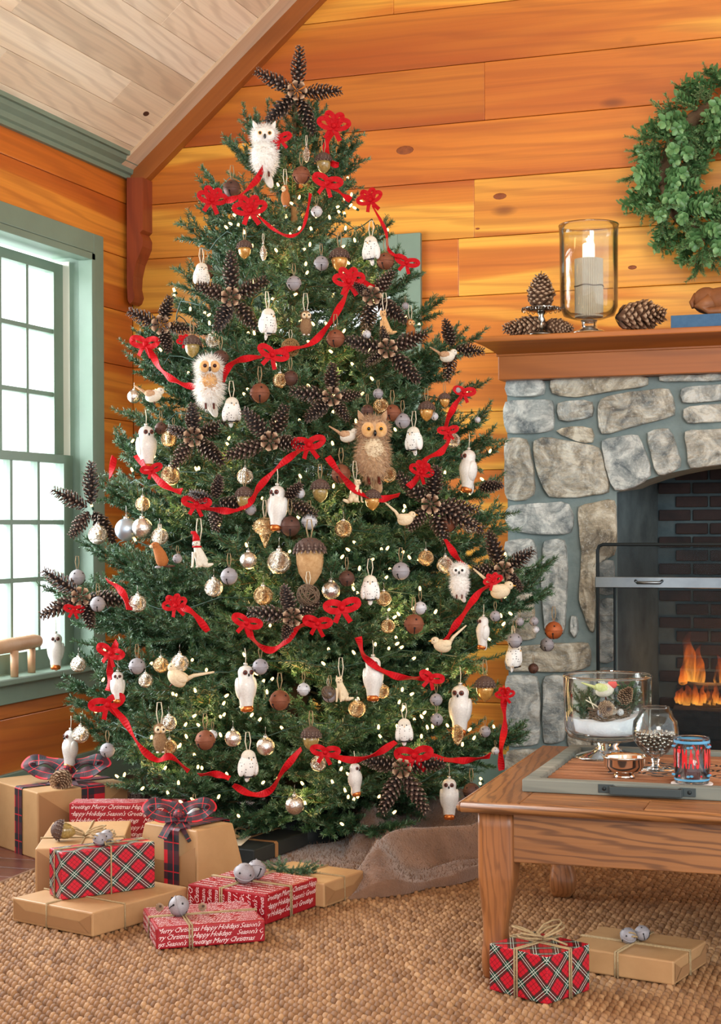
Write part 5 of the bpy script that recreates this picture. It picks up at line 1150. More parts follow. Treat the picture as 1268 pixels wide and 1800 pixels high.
star(654, 522, [(712, 562), (643, 586), (690, 478), (625, 500)], 'pinecone star below the long upper ribbon bow')
star(584, 698, [(584, 641), (512, 688), (632, 694), (540, 736), (612, 738)], 'pinecone star in the middle of the tree, glowing with lights')
star(341, 769, [(338, 712), (396, 744), (305, 820), (390, 812), (296, 752)], 'pinecone star below the fluffy owl on the window side')
star(476, 776, [(430, 722), (502, 714), (398, 802), (532, 782)], 'pinecone star beside the speckled owl and above the big bow')
star(160, 895, [(160, 815), (94, 862), (126, 942), (200, 950)], 'highest of the two pinecone stars in front of the window', ros=False)
star(145, 1048, [(78, 1004), (228, 1056), (74, 1082), (160, 1100)], 'lower of the two pinecone stars in front of the window')
star(757, 886, [(768, 822), (700, 836), (838, 896), (846, 930), (784, 952), (720, 930)], 'many-armed pinecone star with rosette on the fireplace side')
star(884, 1003, [(860, 938), (937, 968), (832, 1000), (916, 1034)], 'pinecone star reaching over the edge of the stones')
star(515, 1084, [(500, 1032), (438, 1076), (562, 1058), (500, 1120)], 'pinecone star under the vine ball at the tree middle')
star(706, 1348, [(640, 1335), (672, 1428), (748, 1424), (778, 1342)], 'lowest pinecone star hanging under the bow above the fur skirt')
star(796, 612, [(783, 564), (850, 618), (786, 668)], 'pinecone star at the outer edge above the mantel end', ros=False)
star(838, 858, [(882, 853), (812, 850)], 'pinecone cluster sticking out towards the stones', ros=False)
star(378, 880, [(386, 838), (440, 892), (380, 934), (335, 866)], 'pinecone star half hidden behind the window-side ribbon', ros=False)
star(500, 882, [(528, 852), (556, 904)], 'small pinecone pair behind the central snowy owl', ros=False)

# ---------------------------------------------------------------- ribbons and bows
def strip(parent, pts, w_, name='ribbon_band', seed=0, mat='red', updir=None, th=.0009, twist=.6, uvs=False):
    P_ = catmull(pts, 8); n = len(P_); mb = MB(); vs = []; r_ = random.Random(seed); ph = r_.uniform(0, 6); w0 = w_
    acc = 0
    for i, p in enumerate(P_):
        t = (P_[min(i+1, n-1)]-P_[max(i-1, 0)]).normalized(); f = FWD if updir is None else updir; s_ = t.cross(f); s_ = s_.normalized() if s_.length > .1 else UP.copy()
        nn = s_.cross(t).normalized(); a = twist*math.sin(ph+i*.27); s2 = s_*math.cos(a)+nn*math.sin(a); n2 = nn*math.cos(a)-s_*math.sin(a)
        vs += [p+s2*w_/2+n2*th, p-s2*w_/2+n2*th, p-s2*w_/2-n2*th, p+s2*w_/2-n2*th]
    fs = [(i*4+j, i*4+(j+1) % 4, (i+1)*4+(j+1) % 4, (i+1)*4+j) for i in range(n-1) for j in range(4)]+[(3, 2, 1, 0), tuple((n-1)*4+j for j in range(4))]
    mb.add(vs, fs); me = mb.mesh(name, mat, False)
    if uvs:
        uv = me.uv_layers.new(name='UVMap'); L = [0]
        for i in range(1, n): L.append(L[-1]+(P_[i]-P_[i-1]).length)
        for p in me.polygons:
            for li in p.loop_indices: vi = me.loops[li].vertex_index; uv.data[li].uv = (L[vi//4]*.25, (w_*(1 if vi % 4 in (0, 3) else 0))*.25+.02)
    return link(name, me, parent)
def ribbon(pxs, label, w_=.019, off=-.085, seed=0):
    """off: how far in front of the crown; a ribbon dips between the branch tips that carry it."""
    pts = [at(x, y, sdepth(x, y)+off) for x, y in pxs]; c = pts[len(pts)//2]; e = empty('red_ribbon', c); tag(e, label, 'ribbon', 'red velvet ribbons on the tree'); strip(e, [p-c for p in pts], w_, seed=seed, twist=1.15); return e
RB = [
 ([(490,252),(470,282),(450,318),(420,345),(396,354)], 'highest red ribbon running down across the white plush owl'), ([(585,232),(573,258),(582,285),(592,289),(560,276)], 'red ribbon tail folding under the highest bow'), ([(578,322),(600,340),(617,352)], 'short red ribbon below the bow over the top lights'),
 ([(450,375),(480,402),(508,415),(530,405),(540,375),(546,340)], 'looping thin red ribbon near the top with lights behind'), ([(655,362),(678,405),(684,440),(712,458)], 'thin red ribbon dropping to the small bow on the green casing'), ([(615,500),(600,535),(575,575),(545,605),(505,614),(478,622)], 'long red ribbon sweeping down to the golden twig ball'),
 ([(620,492),(648,500),(674,505)], 'short red ribbon beside the upper fireplace-side star'), ([(262,612),(280,645),(300,665),(322,675),(348,682)], 'red ribbon running from the corner-side bow to the fluffy owl'), ([(393,672),(402,645),(425,632),(462,627)], 'red ribbon rising behind the fluffy owl'),
 ([(240,800),(265,832),(295,857),(320,864)], 'red ribbon under the window-side snowy owl'), ([(345,890),(385,897),(415,897),(442,880),(456,856),(485,825),(515,800),(545,782)], 'long red ribbon swag over the acorn to the central bow'), ([(576,803),(600,835),(630,865),(668,877),(702,870)], 'red ribbon crossing below the brown plush owl behind the squirrel'),
 ([(718,856),(740,836),(748,808),(775,795),(788,775),(784,750),(797,718),(815,692)], 'red ribbon climbing along the fireplace-side edge'), ([(783,948),(800,975),(816,996)], 'short red ribbon dropping to the small white plush owl'), ([(865,1025),(840,1045),(815,1080),(795,1108),(780,1132)], 'red ribbon from the cone star down to the cream bird'),
 ([(318,1065),(342,1080),(366,1110)], 'short red ribbon tail at the middle of the window side'), ([(432,1095),(446,1125),(475,1143),(502,1128),(526,1102),(560,1092)], 'deep red swag below the middle pinecone star'), ([(630,1120),(640,1152),(668,1176),(702,1190),(740,1192),(762,1188)], 'red ribbon passing over the face of a snowy owl'),
 ([(197,1240),(222,1272),(246,1312),(275,1336),(300,1330),(332,1356)], 'red ribbon descending beside the low bristle owl'), ([(350,1362),(380,1361),(404,1368)], 'short red ribbon piece above the lowest lights'), ([(410,1380),(442,1396),(474,1390),(500,1352),(530,1316)], 'lowest red ribbon rising to the acorn'), ([(575,1326),(620,1336),(660,1326),(696,1304)], 'lowest red ribbon between the acorn and the speckled owl'),
 ([(745,1326),(790,1336),(830,1336),(862,1328)], 'lowest red ribbon reaching towards the coffee table'), ([(206,1128),(194,1160),(193,1188),(189,1214)], 'red ribbon hanging beside the half hidden owl'), ([(188,1020),(214,1040),(228,1072)], 'red ribbon on the window side above the bird'), ([(201,803),(194,840)], 'short red ribbon end over the outermost window-side branch'), ([(888,1208),(886,1240),(888,1275),(881,1318),(882,1354)], 'red ribbon hanging down along the edge of the stones')]
for i, (p, l) in enumerate(RB): ribbon(p, l, .021 if i not in (3, 4) else .011, seed=i)
a_ok = lambda a: abs(math.sin(a)) < .5
def bowproto(nm, mat, four, uvs=False):
    prts = []
    def loopmesh(a, ln, fat):
        pts = []
        for i in range(13):
            t = i/12*2*PI; r = ln*(1-math.cos(t))/2; s_ = fat*math.sin(t)
            pts.append(Vector((math.cos(a)*r-math.sin(a)*s_, -.05-.10*math.sin(t/2), math.sin(a)*r+math.cos(a)*s_)))
        return pts
    angs = [(.22, 1), (PI-.22, 1)]+([(1.02, .85), (PI-1.05, .9)] if four else [])
    for a, q in angs: prts.append(('loop', [loopmesh(a, (.54 if four else .56)*q, (.15 if a_ok(a) else .12) if four else .14), .17 if four else .21]))
    for a in (-1.15, -PI+1.0): prts.append(('bow_tail', [[Vector((0, -.04, 0)), Vector((math.cos(a)*.25, -.07, math.sin(a)*.25)), Vector((math.cos(a)*.55+.04, -.02, math.sin(a)*.55))], .17]))
    out = []
    for n_, (pts, w_) in prts: o = strip(None, pts, w_, n_, 3, mat, Vector((0, 1, 0)), .008, .25, uvs); me = o.data; bpy.data.objects.remove(o); out.append((n_, me, ()))
    kn = MB().ell((0, -.09, 0), (.10, .09, .10), 12, 8).mesh('knot', mat)
    if uvs: box_uv(kn)
    out.append(('knot', kn, ())); PROTO[nm] = tuple(out)
bowproto('bow_four', 'red', True); bowproto('bow_two', 'red', False)
NAMES['bow_'] = 'red_bow'; CATS['red_bow'] = ('bow', 'red velvet bows on the tree')
BW_ = [(587,222,54,'highest red bow near the treetop',1),(492,245,34,'small red bow beside the white plush owl',0),(577,322,46,'red bow over the top string lights',0),(440,370,56,'full red bow with many loops near the top',1),(372,352,50,'red bow on the upper window-side edge',1),(652,352,44,'red bow on the upper fireplace-side edge',1),(715,462,36,'red bow against the green window casing',0),
 (612,495,54,'wide red bow above the long sweeping ribbon',1),(257,605,46,'red bow on the outer edge near the wall corner',0),(325,600,26,'small red bow under the corner-side pinecone star',1),(478,624,46,'flat red bow in front of the back window',0),(545,782,50,'red bow at the heart of the tree',0),(346,886,42,'red bow at the start of the long middle swag',0),(266,826,32,'red bow beneath the window-side snowy owl',0),
 (742,830,42,'red bow over the many-armed pinecone star',1),(788,758,30,'red bow beside the silver ball on the fireplace side',0),(815,690,34,'red bow on the edge below the outer pinecone star',0),(310,1064,44,'red bow on the window side at mid height',1),(434,1095,44,'red bow at the head of the deep swag',0),(600,1068,54,'red bow under the middle speckled owl',0),(560,1096,44,'red bow at the end of the deep swag',0),
 (190,1238,52,'red bow at the lowest window-side tip',0),(757,1192,38,'red bow below the upswept-tail bird',0),(730,1328,56,'wide red bow above the lowest pinecone star',0),(572,1322,42,'red bow behind the lowest acorn',0),(866,1022,34,'red bow behind the cream long-tailed bird',1),(196,1148,44,'red bow beside the window stool',0),(888,1222,32,'red bow on the hanging ribbon at the stones',1),(130,1072,30,'little red bow beneath the lower window star',0)]
for i, (x, y, s, l, k) in enumerate(BW_): put('bow_four' if k else 'bow_two', x, y, s*(.92 if k else 1.0), l, turn=[0, .3, -.3][i % 3], off=-.095, roll=[.1, -.25, .3, -.1][i % 4])
# ================================================================== floor: rug, fur skirt, gifts
rg = empty('woven_rug', (-2.555, 2.55, 0)); tag(rg, 'chunky golden seagrass woven rug under the table and gifts', 'rug')
RW, RL = 3.6, 2.72
part('backing', MB().box2((0, 0, 0), (RW, RL, .006)), 'rugbase', rg)
def rug_weave():
    cwx, cwy = .0168, .0290; nx, ny = int(RW/cwx), int(RL/cwy)
    jx, jy = np.meshgrid(np.arange(nx), np.arange(ny), indexing='ij'); jx = jx.ravel(); jy = jy.ravel()
    r_ = np.random.default_rng(3); N = len(jx)
    x = (jx+.5)*cwx+r_.normal(0, .0006, N); y = (jy+.5+.5*(jx % 2))*cwy+r_.normal(0, .0015, N)
    # keep the part of the rug that the camera can see and some more
    gx, gy = x-2.555, y+2.55; dep = gx*FWD.x+gy*FWD.y; lat = gx*RIGHT.x+gy*RIGHT.y; keep = (np.abs(lat)/dep < .42) & (dep > 2.9)
    x, y, jx = x[keep], y[keep], jx[keep]; N = len(x)
    ang = .5+r_.normal(0, .12, N); a, b, h = .0092, .0172, .0135*r_.uniform(.8, 1.15, N)
    K = 8; q = np.arange(K)*2*PI/K; rings = [(1, 0), (.9, .5), (.55, .9)]
    ca, sa = np.cos(ang)[:, None], np.sin(ang)[:, None]; V = []
    for rr, hh in rings:
        ux, uy = a*rr*np.cos(q)[None], b*rr*np.sin(q)[None]; V.append(np.stack([x[:, None]+ux*ca-uy*sa, y[:, None]+ux*sa+uy*ca, .005+h[:, None]*hh+0*ux], -1))
    V.append(np.stack([x, y, .005+h], -1)[:, None]); V = np.concatenate(V, 1); n1 = V.shape[1]
    f4 = [(r*K+j, r*K+(j+1) % K, (r+1)*K+(j+1) % K, (r+1)*K+j) for r in range(2) for j in range(K)]; f3 = [(2*K+j, 2*K+(j+1) % K, 3*K) for j in range(K)]
    base = (np.arange(N)*n1)[:, None, None]; F4 = (np.array(f4)[None]+base).reshape(-1, 4); F3 = (np.array(f3)[None]+base).reshape(-1, 3)
    me = bpy.data.meshes.new('weave'); V = V.reshape(-1, 3); me.vertices.add(len(V)); me.vertices.foreach_set('co', V.astype(np.float32).ravel())
    me.loops.add(len(F4)*4+len(F3)*3); me.loops.foreach_set('vertex_index', np.r_[F4.ravel(), F3.ravel()].astype(np.int32)); nf = len(F4)+len(F3); me.polygons.add(nf)
    me.polygons.foreach_set('loop_start', np.r_[np.arange(len(F4))*4, len(F4)*4+np.arange(len(F3))*3].astype(np.int32)); me.polygons.foreach_set('use_smooth', np.ones(nf, bool))
    sh = np.clip(r_.normal(.5, .22, N), 0, 1); aa = me.attributes.new('shade', 'FLOAT', 'POINT'); aa.data.foreach_set('value', np.repeat(sh, n1).astype(np.float32)); me.materials.append(M['rug']); me.update(calc_edges=True); return me
stuff(link('weave', rug_weave(), rg))
# thick plaited border along the rug's edge
bd_ = MB()
for i in range(90):
    y_ = RL*(1-i/180); bd_.ell((-.006, y_, .007), (.016, .010, .010), 8, 6, Matrix.Rotation(.5, 3, 'Z'))
stuff(part('border_plait', bd_, 'rug', rg, smooth=True))

def fur_cloth(name, cxy, rfun, hfun, mat, n=150, m=64, hairs=26000, seed=4, hl=.013):
    mb = MB(); vs = []
    def pt(u, a): # u in 0..1 along the radius
        R = rfun(a)*u; x = cxy[0]+RIGHT.x*R*math.cos(a)+FWD.x*R*math.sin(a); y = cxy[1]+RIGHT.y*R*math.cos(a)+FWD.y*R*math.sin(a); return Vector((x, y, hfun(x, y, u, a)))
    for i in range(m+1):
        for j in range(n): vs.append(pt(i/m, 2*PI*j/n))
    for j in range(n): p = pt(1, 2*PI*j/n); vs.append(Vector((p.x, p.y, .016)))
    mb.add(vs, [(i*n+j, i*n+(j+1) % n, (i+1)*n+(j+1) % n, (i+1)*n+j) for i in range(m+1) for j in range(n)])
    c = Vector((cxy[0], cxy[1], 0)); mb.v = [tuple(Vector(v)-c) for v in mb.v]
    e = empty(name, c); part('cloth', mb, mat, e, smooth=True)
    r_ = random.Random(seed); hb = MB()
    for _ in range(hairs):
        a = r_.uniform(-PI*.98, .25*PI) if r_.random() < .85 else r_.uniform(0, 2*PI); u = math.sqrt(r_.random()); p = pt(u, a)-c; d = Vector((r_.gauss(0, .55), r_.gauss(0, .55), 1)).normalized()*hl*r_.uniform(.5, 1.1); s_ = Vector((r_.gauss(0, 1), r_.gauss(0, 1), 0)).normalized()*.0011
        hb.add([p-s_, p+s_, p+d], [(0, 1, 2)])
    stuff(part('fur_pile', hb, mat, e)); return e
def rskirt(a):
    g = math.degrees(a) % 360
    K_ = [(0, .72), (30, .70), (90, .55), (150, .5), (180, .72), (220, .62), (250, .70), (268, .86), (280, .95), (290, .93), (300, .90), (312, .88), (330, .80), (360, .72)]
    for (a0, r0), (a1, r1) in zip(K_[:-1], K_[1:]):
        if g <= a1: t = (g-a0)/(a1-a0); t = t*t*(3-2*t); return (r0+(r1-r0)*t)*(1+.03*vnoise(math.cos(a)*3, math.sin(a)*3, 2, 2))
def hskirt(x, y, u, a):
    wx = vnoise(x, y, 3, 2.2)*.22; rr = math.hypot(x-TX, y-TY); s_ = rr*13+wx*24+2.2*math.sin(a)+1.2*math.sin(2*a+1)
    f = (.5+.5*math.cos(s_*1.7))**1.6*.085+(.5+.5*math.cos(s_*3.1+wx*12+1))**2*.03+vnoise(x, y, 1, 12)*.012
    edge = min(1, (1-u)*7+.25); z = .035+f*edge+.10*max(0, 1-rr/.45)*.6
    dl = (Vector((x, y, 0))-Vector((0, 0, 0))).dot(RIGHT); dd_ = x*FWD.x+y*FWD.y; q = min(1, max(0, (dl+.06)/.10)) if dd_ < 5.55 else 1; q = max(q, min(1, max(0, (dd_-5.45)/.1)))
    return max(.02, .02+(z-.02)*q)
e = fur_cloth('fur_tree_skirt', (TX, TY), rskirt, hskirt, 'skirt', 200, 110); tag(e, 'soft brown faux fur skirt heaped in folds around the tree foot', 'tree skirt')
g0 = camxy(-.60, 5.38)
e = fur_cloth('grey_fur_throw', (g0.x, g0.y), lambda a: .20*(1+.15*math.sin(3*a)), lambda x, y, u, a: .02+(.17*(1-u*u)+.02*(1-abs(math.sin((x+y)*40+a*2))))*1.0, 'greyfur', 80, 24, 7000, 5, .016)
tag(e, 'small heap of grey frosted fur behind the red lettered gift', 'fur throw')

# ---------------------------------------------------------------- gifts
LINES = ["Merry Christmas Happy Holidays Season's Greetings", "Season's Greetings Merry Christmas Happy Holidays", "Happy Holidays Season's Greetings Merry Christmas"]
def lettering(parent, face_o, ux, uy, nz, wd, ht, size=.021, gap=.0215, seed=0):
    """Printed script in rows over one face; the rows are cut off at the paper's edge like the printed paper."""
    rows = int(ht/gap); vsall = MB()
    for r in range(rows):
        cu = bpy.data.curves.new('t', 'FONT'); cu.body = '   '.join([LINES[(r+seed) % 3]]*1); cu.size = size; cu.shear = .5; cu.space_character = .86; cu.resolution_u = 1
        o = bpy.data.objects.new('t', cu); COL.objects.link(o); dg = bpy.context.evaluated_depsgraph_get(); me = bpy.data.meshes.new_from_object(o.evaluated_get(dg)); L = max((v.co.x for v in me.vertices), default=1)
        rep = 0; off = -((r*37+seed*13) % 10)/10*L*.6
        while off < wd:
            V = [v.co for v in me.vertices]
            ok = [(0.004 < v.x+off < wd-.004) for v in V]; F_ = [tuple(p.vertices) for p in me.polygons if all(ok[i] for i in p.vertices)]
            if F_:
                used = sorted({i for f in F_ for i in f}); mp = {i: k for k, i in enumerate(used)}
                vsall.add([face_o+ux*(V[i].x+off)+uy*(ht-gap*(r+.8)+V[i].y)+nz*.0009 for i in used], [tuple(mp[i] for i in f) for f in F_])
            off += L+.012
        bpy.data.objects.remove(o); bpy.data.curves.remove(cu); bpy.data.meshes.remove(me)
    me = vsall.mesh('printed_lettering', 'ink', False); link('printed_lettering', me, parent)
def tw(parent, pts, name='twine', r=.0022): return part(name, MB().tube(pts, r, 6), 'twine', parent, smooth=True)
def wrapbox(name, label, px, py, z0, ang, wr, wl, h, mat, taper=0, flaps=True, cat='gift', group=None, minh=None):
    """Nearest bottom corner at the pixel; local +X runs along the face on the viewer's right, +Y along the one on the left."""
    p = on_z(px, py, z0); e = empty(name, p, YAW+math.radians(ang)); tag(e, label, cat, group)
    mb = MB(); t = taper
    vs = [(0, 0, 0), (wr, 0, 0), (wr, wl, 0), (0, wl, 0), (t, t, h), (wr-t, t, h), (wr-t, wl-t, h), (t, wl-t, h)]
    mb.add(vs, [(3, 2, 1, 0), (4, 5, 6, 7), (0, 1, 5, 4), (1, 2, 6, 5), (2, 3, 7, 6), (3, 0, 4, 7)])
    part('wrapping', mb, mat, e, bevel=.004, uvbox=True)
    return e
def flap_x(e, wl, h, mat='kraft2', x=0, t=0):      # envelope folds on the face at local x = 0 (viewer's left face)
    mb = MB(); k = -.0012
    mb.add([(k, .006, h-.006), (k, .006, .006), (k, min(h*.85, wl*.45), h*.52)], [(0, 1, 2)]).add([(k, wl-.006, h-.006), (k, wl-.006, .006), (k, wl-min(h*.85, wl*.45), h*.52)], [(0, 2, 1)])
    mb.add([(k*2, min(h*.85, wl*.45)*.95, h*.55), (k*2, wl-min(h*.85, wl*.45)*.95, h*.55), (k*2, wl-.012, .008), (k*2, .012, .008)], [(0, 1, 2, 3)])
    part('paper_flap', mb, mat, e)
def flap_y(e, wr, h, mat='kraft2'):                # the same on the face at local y = 0
    mb = MB(); k = -.0012; q = min(h*.85, wr*.45)
    mb.add([(.006, k, h-.006), (.006, k, .006), (q, k, h*.52)], [(0, 1, 2)]).add([(wr-.006, k, h-.006), (wr-.006, k, .006), (wr-q, k, h*.52)], [(0, 2, 1)])
    mb.add([(q*.95, k*2, h*.55), (wr-q*.95, k*2, h*.55), (wr-.012, k*2, .008), (.012, k*2, .008)], [(0, 1, 2, 3)]); part('paper_flap', mb, mat, e)
def twine_around(e, wr, wl, h, fx=.5, fy=.5, r=.0024, dbl=False):
    for k in ((0, .007) if dbl else (0,)):
        x = wr*fx+k; a = -.002; tw(e, [(x, a, a), (x, a, h+.002), (x, wl-a, h+.002), (x, wl-a, a)], r=r) if fx else None
        y = wl*fy+k; tw(e, [(a, y, a), (a, y, h+.002), (wr-a, y, h+.002), (wr-a, y, a)], r=r) if fy else None
def tbow(e, c, s=.05, r=.0022, n=2, seed=1):
    rr = random.Random(seed); c = Vector(c)
    for k in range(n):
        for sg in (-1, 1):
            a = rr.uniform(-.5, .5)+(0 if sg > 0 else PI); pts = []
            for i in range(9): t = i/8*2*PI; q = s*(1-math.cos(t))/2; f = s*.32*math.sin(t); pts.append(c+Vector((math.cos(a)*q-math.sin(a)*f, math.sin(a)*q+math.cos(a)*f, .004+.018*math.sin(t/2)*(1+k*.5))))
            tw(e, pts, 'bow_loop', r)
    for sg in (-1, 1): a = rr.uniform(0, 6); tw(e, [c+Vector((0, 0, .004)), c+Vector((math.cos(a)*s*.5, math.sin(a)*s*.5, .012)), c+Vector((math.cos(a)*s*1.1, math.sin(a)*s*1.1, .004))], 'twine_end', r)
def deco(kind, e, loc, s, label, rot=(0, 0, 0), off=None):
    """An ornament lying on a gift: a thing of its own."""
    m = Matrix.Translation(e.location) @ Matrix.Rotation(e.rotation_euler.z, 4, 'Z'); p = m @ Vector(loc); nm = next(v for k, v in NAMES.items() if kind.startswith(k)); cat, g = CATS.get(nm, ('ornament', None))
    o = empty(nm, p, 0, s); o.rotation_euler = Euler(rot, 'XYZ'); tag(o, label, cat)
    for pn, me, subs in PROTO[kind]:
        if pn in ('hanger', 'hook'): continue
        c = link(pn, me, o)
        for sn, sm in subs: link(sn, sm, c)
    return o
ZR = .0175     # top of the weave
# big kraft box with plaid ribbon, on the boards
e = wrapbox('wrapped_gift', 'large kraft box tied with dark plaid ribbon and a pinecone, farthest back by the wall', 66, 1512, 0, 38, .33, .36, .215, 'kraft'); flap_y(e, .33, .215)
for nm, pts in (('plaid_band', [(.21, -.003, 0), (.21, -.003, .215), (.21, .002, .219), (.21, .358, .219), (.21, .363, .21), (.21, .363, 0)]),):
    mb = MB()
def band(e, axis, pos, w_, wr, wl, h, name='plaid_band', mat='plaidrib', r=.0025):
    mb = MB(); vs = []
    prof_ = [(-r, 0), (-r, h-.003), (.003, h+r), ((wl if axis == 'x' else wr)-.003, h+r), ((wl if axis == 'x' else wr)+r, h-.003), ((wl if axis == 'x' else wr)+r, 0)]
    for s_, z in prof_:
        for k in (-w_/2, w_/2): vs.append((pos+k, s_, z) if axis == 'x' else (s_, pos+k, z))
    mb.add(vs, [(i*2, i*2+1, (i+1)*2+1, (i+1)*2) for i in range(5)]); me = mb.mesh(name, mat, False); uv = me.uv_layers.new(name='UVMap'); L = [0]
    for i in range(1, 6): L.append(L[-1]+math.dist(prof_[i], prof_[i-1]))
    for p in me.polygons:
        for li in p.loop_indices: vi = me.loops[li].vertex_index; uv.data[li].uv = (L[vi//2], (vi % 2)*w_+.02)
    o = link(name, me, e); m = o.modifiers.new('thick', 'SOLIDIFY'); m.thickness = .0012; return o
band(e, 'x', .20, .085, .33, .36, .215); band(e, 'y', .13, .05, .33, .36, .215)
bowproto('plaid_bow', 'plaidrib', False, True)
def pbow(e, loc, s, rz=0, tilt=-1.2):
    for pn, me, subs in PROTO['plaid_bow']: o = link(pn, me, e, loc, (tilt, 0, rz), s)
pbow(e, (.17, .13, .235), .23, -.66, -1.05)
pc = empty('pinecone', e.matrix_world @ Vector((0, 0, 0))); pc.location = Matrix.Translation(e.location) @ Matrix.Rotation(e.rotation_euler.z, 4, 'Z') @ Vector((.135, .07, .25)); tag(pc, 'brown pinecone tied on the plaid bow of the big kraft box', 'pinecone')
link('scales', FAT, pc, None, (1.9, .3, .3), .075)
# red lettered box behind
e = wrapbox('wrapped_gift', 'red lettered gift lying behind the kraft box with the acorn', 122, 1520, 0, -2, .36, .09, .193, 'redpaper'); lettering(e, Vector((0, 0, 0)), Vector((1, 0, 0)), UP, Vector((0, -1, 0)), .36, .193, seed=1); lettering(e, Vector((0, 0, .193)), Vector((1, 0, 0)), Vector((0, 1, 0)), UP, .36, .09, seed=2)
# kraft box with acorn
e = wrapbox('wrapped_gift', 'kraft box with twine cross and a big acorn on top', 62, 1590, ZR, 4, .235, .40, .155, 'kraft'); flap_y(e, .235, .155); twine_around(e, .235, .40, .155, .52, .36); tbow(e, (.122, .144, .157), .06, seed=3)
deco('acorn_olive', e, (.065, .10, .185), .075, 'glossy acorn lying on the kraft box beside the twine bow', (0, -1.35, YAW+.2))
# flat kraft box
e = wrapbox('wrapped_gift', 'flat wide kraft box in front, under the tartan gift', 163, 1648, ZR, 54, .36, .30, .062, 'kraft'); flap_x(e, .30, .062); twine_around(e, .36, .30, .062, .32, .56)
# tartan gift on it
e = wrapbox('wrapped_gift', 'red tartan gift with two grey bells, stacked on the flat kraft box', 108, 1583, ZR+.063, 33, .272, .085, .125, 'tartan'); twine_around(e, .272, .085, .125, .52, .5); tbow(e, (.14, .045, .127), .04, seed=5)
deco('bell_zinc', e, (.125, .035, .142), .036, 'first of two grey bells on the stacked tartan gift', (.4, .3, 0)); deco('bell_zinc', e, (.152, .052, .144), .036, 'second of two grey bells on the stacked tartan gift', (-.3, .6, 1))
# kraft parcel with plaid bow
e = wrapbox('wrapped_gift', 'kraft parcel with slanting sides and a big dark plaid bow', 347, 1566, ZR, 52, .21, .27, .165, 'kraft', taper=.028); flap_x(e, .27, .13); band(e, 'y', .10, .06, .21, .27, .166); pbow(e, (.05, .12, .19), .17, -.9, -.85)
# black box with card
e = wrapbox('wrapped_gift', 'flat black box with twine and a cream card, beside the fur skirt', 447, 1520, .03, 62, .33, .32, .045, 'blackbox'); band(e, 'x', .13, .018, .33, .32, .045, 'kraft_band', 'kraft2'); band(e, 'y', .11, .012, .33, .32, .045, 'kraft_band', 'kraft2'); tbow(e, (.1, .12, .049), .07, .003, 2, 8)
part('note_card', MB().box((.06, .17, .0495), (.075, .09, .0008), Matrix.Rotation(.35, 3, 'Z')), 'card', e)
# small kraft with fir sprig
e = wrapbox('wrapped_gift', 'small kraft box with a green fir sprig on its twine', 570, 1596, ZR, 57, .20, .25, .066, 'kraft'); flap_y(e, .20, .066); twine_around(e, .20, .25, .066, .5, .5)
SPR = fir_branch(.16, 77, .05)
sp = empty('fir_sprig', Matrix.Translation(e.location) @ Matrix.Rotation(e.rotation_euler.z, 4, 'Z') @ Vector((.05, .15, .075)), YAW-.4); tag(sp, 'fresh green fir sprig laid on the small kraft box', 'fir sprig')
for a, s_ in ((0, .5), (.9, .42), (2.6, .45), (-1, .35), (3.6, .4)): link('twig', SPR, sp, (0, 0, .004), (0, 0, a), s_)
# red lettered with two bells
e = wrapbox('wrapped_gift', 'red lettered box with two grey bells, next to the fur skirt', 468, 1626, ZR, 58, .245, .26, .078, 'redpaper'); lettering(e, Vector((0, 0, 0)), Vector((0, 0, 1)), Vector((0, 1, 0)), Vector((-1, 0, 0)), .078, .26, seed=0)
lettering(e, Vector((0, 0, 0)), Vector((1, 0, 0)), UP, Vector((0, -1, 0)), .245, .078, seed=1); lettering(e, Vector((.245, 0, .078)), Vector((0, 1, 0)), Vector((-1, 0, 0)), UP, .26, .245, seed=2); twine_around(e, .245, .26, .078, .45, .55, dbl=True); tbow(e, (.11, .14, .08), .04, seed=9)
deco('bell_zinc', e, (.075, .125, .108), .055, 'bigger front bell of the pair on the red lettered box by the fur', (.5, .4, .2)); deco('bell_zinc', e, (.13, .125, .108), .052, 'rear bell of the pair on the red lettered box by the fur', (-.3, .6, 1.4))
# red lettered front
e = wrapbox('wrapped_gift', 'red lettered gift lying nearest in front of the heap', 275, 1670, ZR, 16, .275, .225, .053, 'redpaper'); lettering(e, Vector((0, 0, 0)), Vector((1, 0, 0)), UP, Vector((0, -1, 0)), .275, .053, .018, .0165, seed=0); lettering(e, Vector((0, 0, .053)), Vector((1, 0, 0)), Vector((0, 1, 0)), UP, .275, .225, .018, .0165, seed=1)
lettering(e, Vector((0, .225, 0)), Vector((0, -1, 0)), UP, Vector((-1, 0, 0)), .225, .053, .018, .0165, seed=2); twine_around(e, .275, .225, .053, .30, .5, dbl=True)
deco('bell_zinc', e, (.075, .11, .079), .052, 'single grey bell on the front red lettered gift', (.2, 1.2, .6))
for (x_, y_, n_) in ((.135, .12, 'larger'), (.03, .15, 'smaller')):
    q = Matrix.Translation(e.location) @ Matrix.Rotation(e.rotation_euler.z, 4, 'Z') @ Vector((x_, y_, .068)); o = empty('alder_cone', q); tag(o, n_+' little grey alder cone on the front red lettered gift', 'cone'); link('scales', EGG, o, None, (1.2, .3, .5), .026)
# tartan gift by the table
e = wrapbox('wrapped_gift', 'red tartan gift with a looped twine bow beside the table leg', 962, 1767, ZR, 45, .155, .165, .105, 'tartan'); twine_around(e, .155, .165, .105, .5, .5, dbl=True); tbow(e, (.078, .083, .108), .065, .0024, 3, 12)
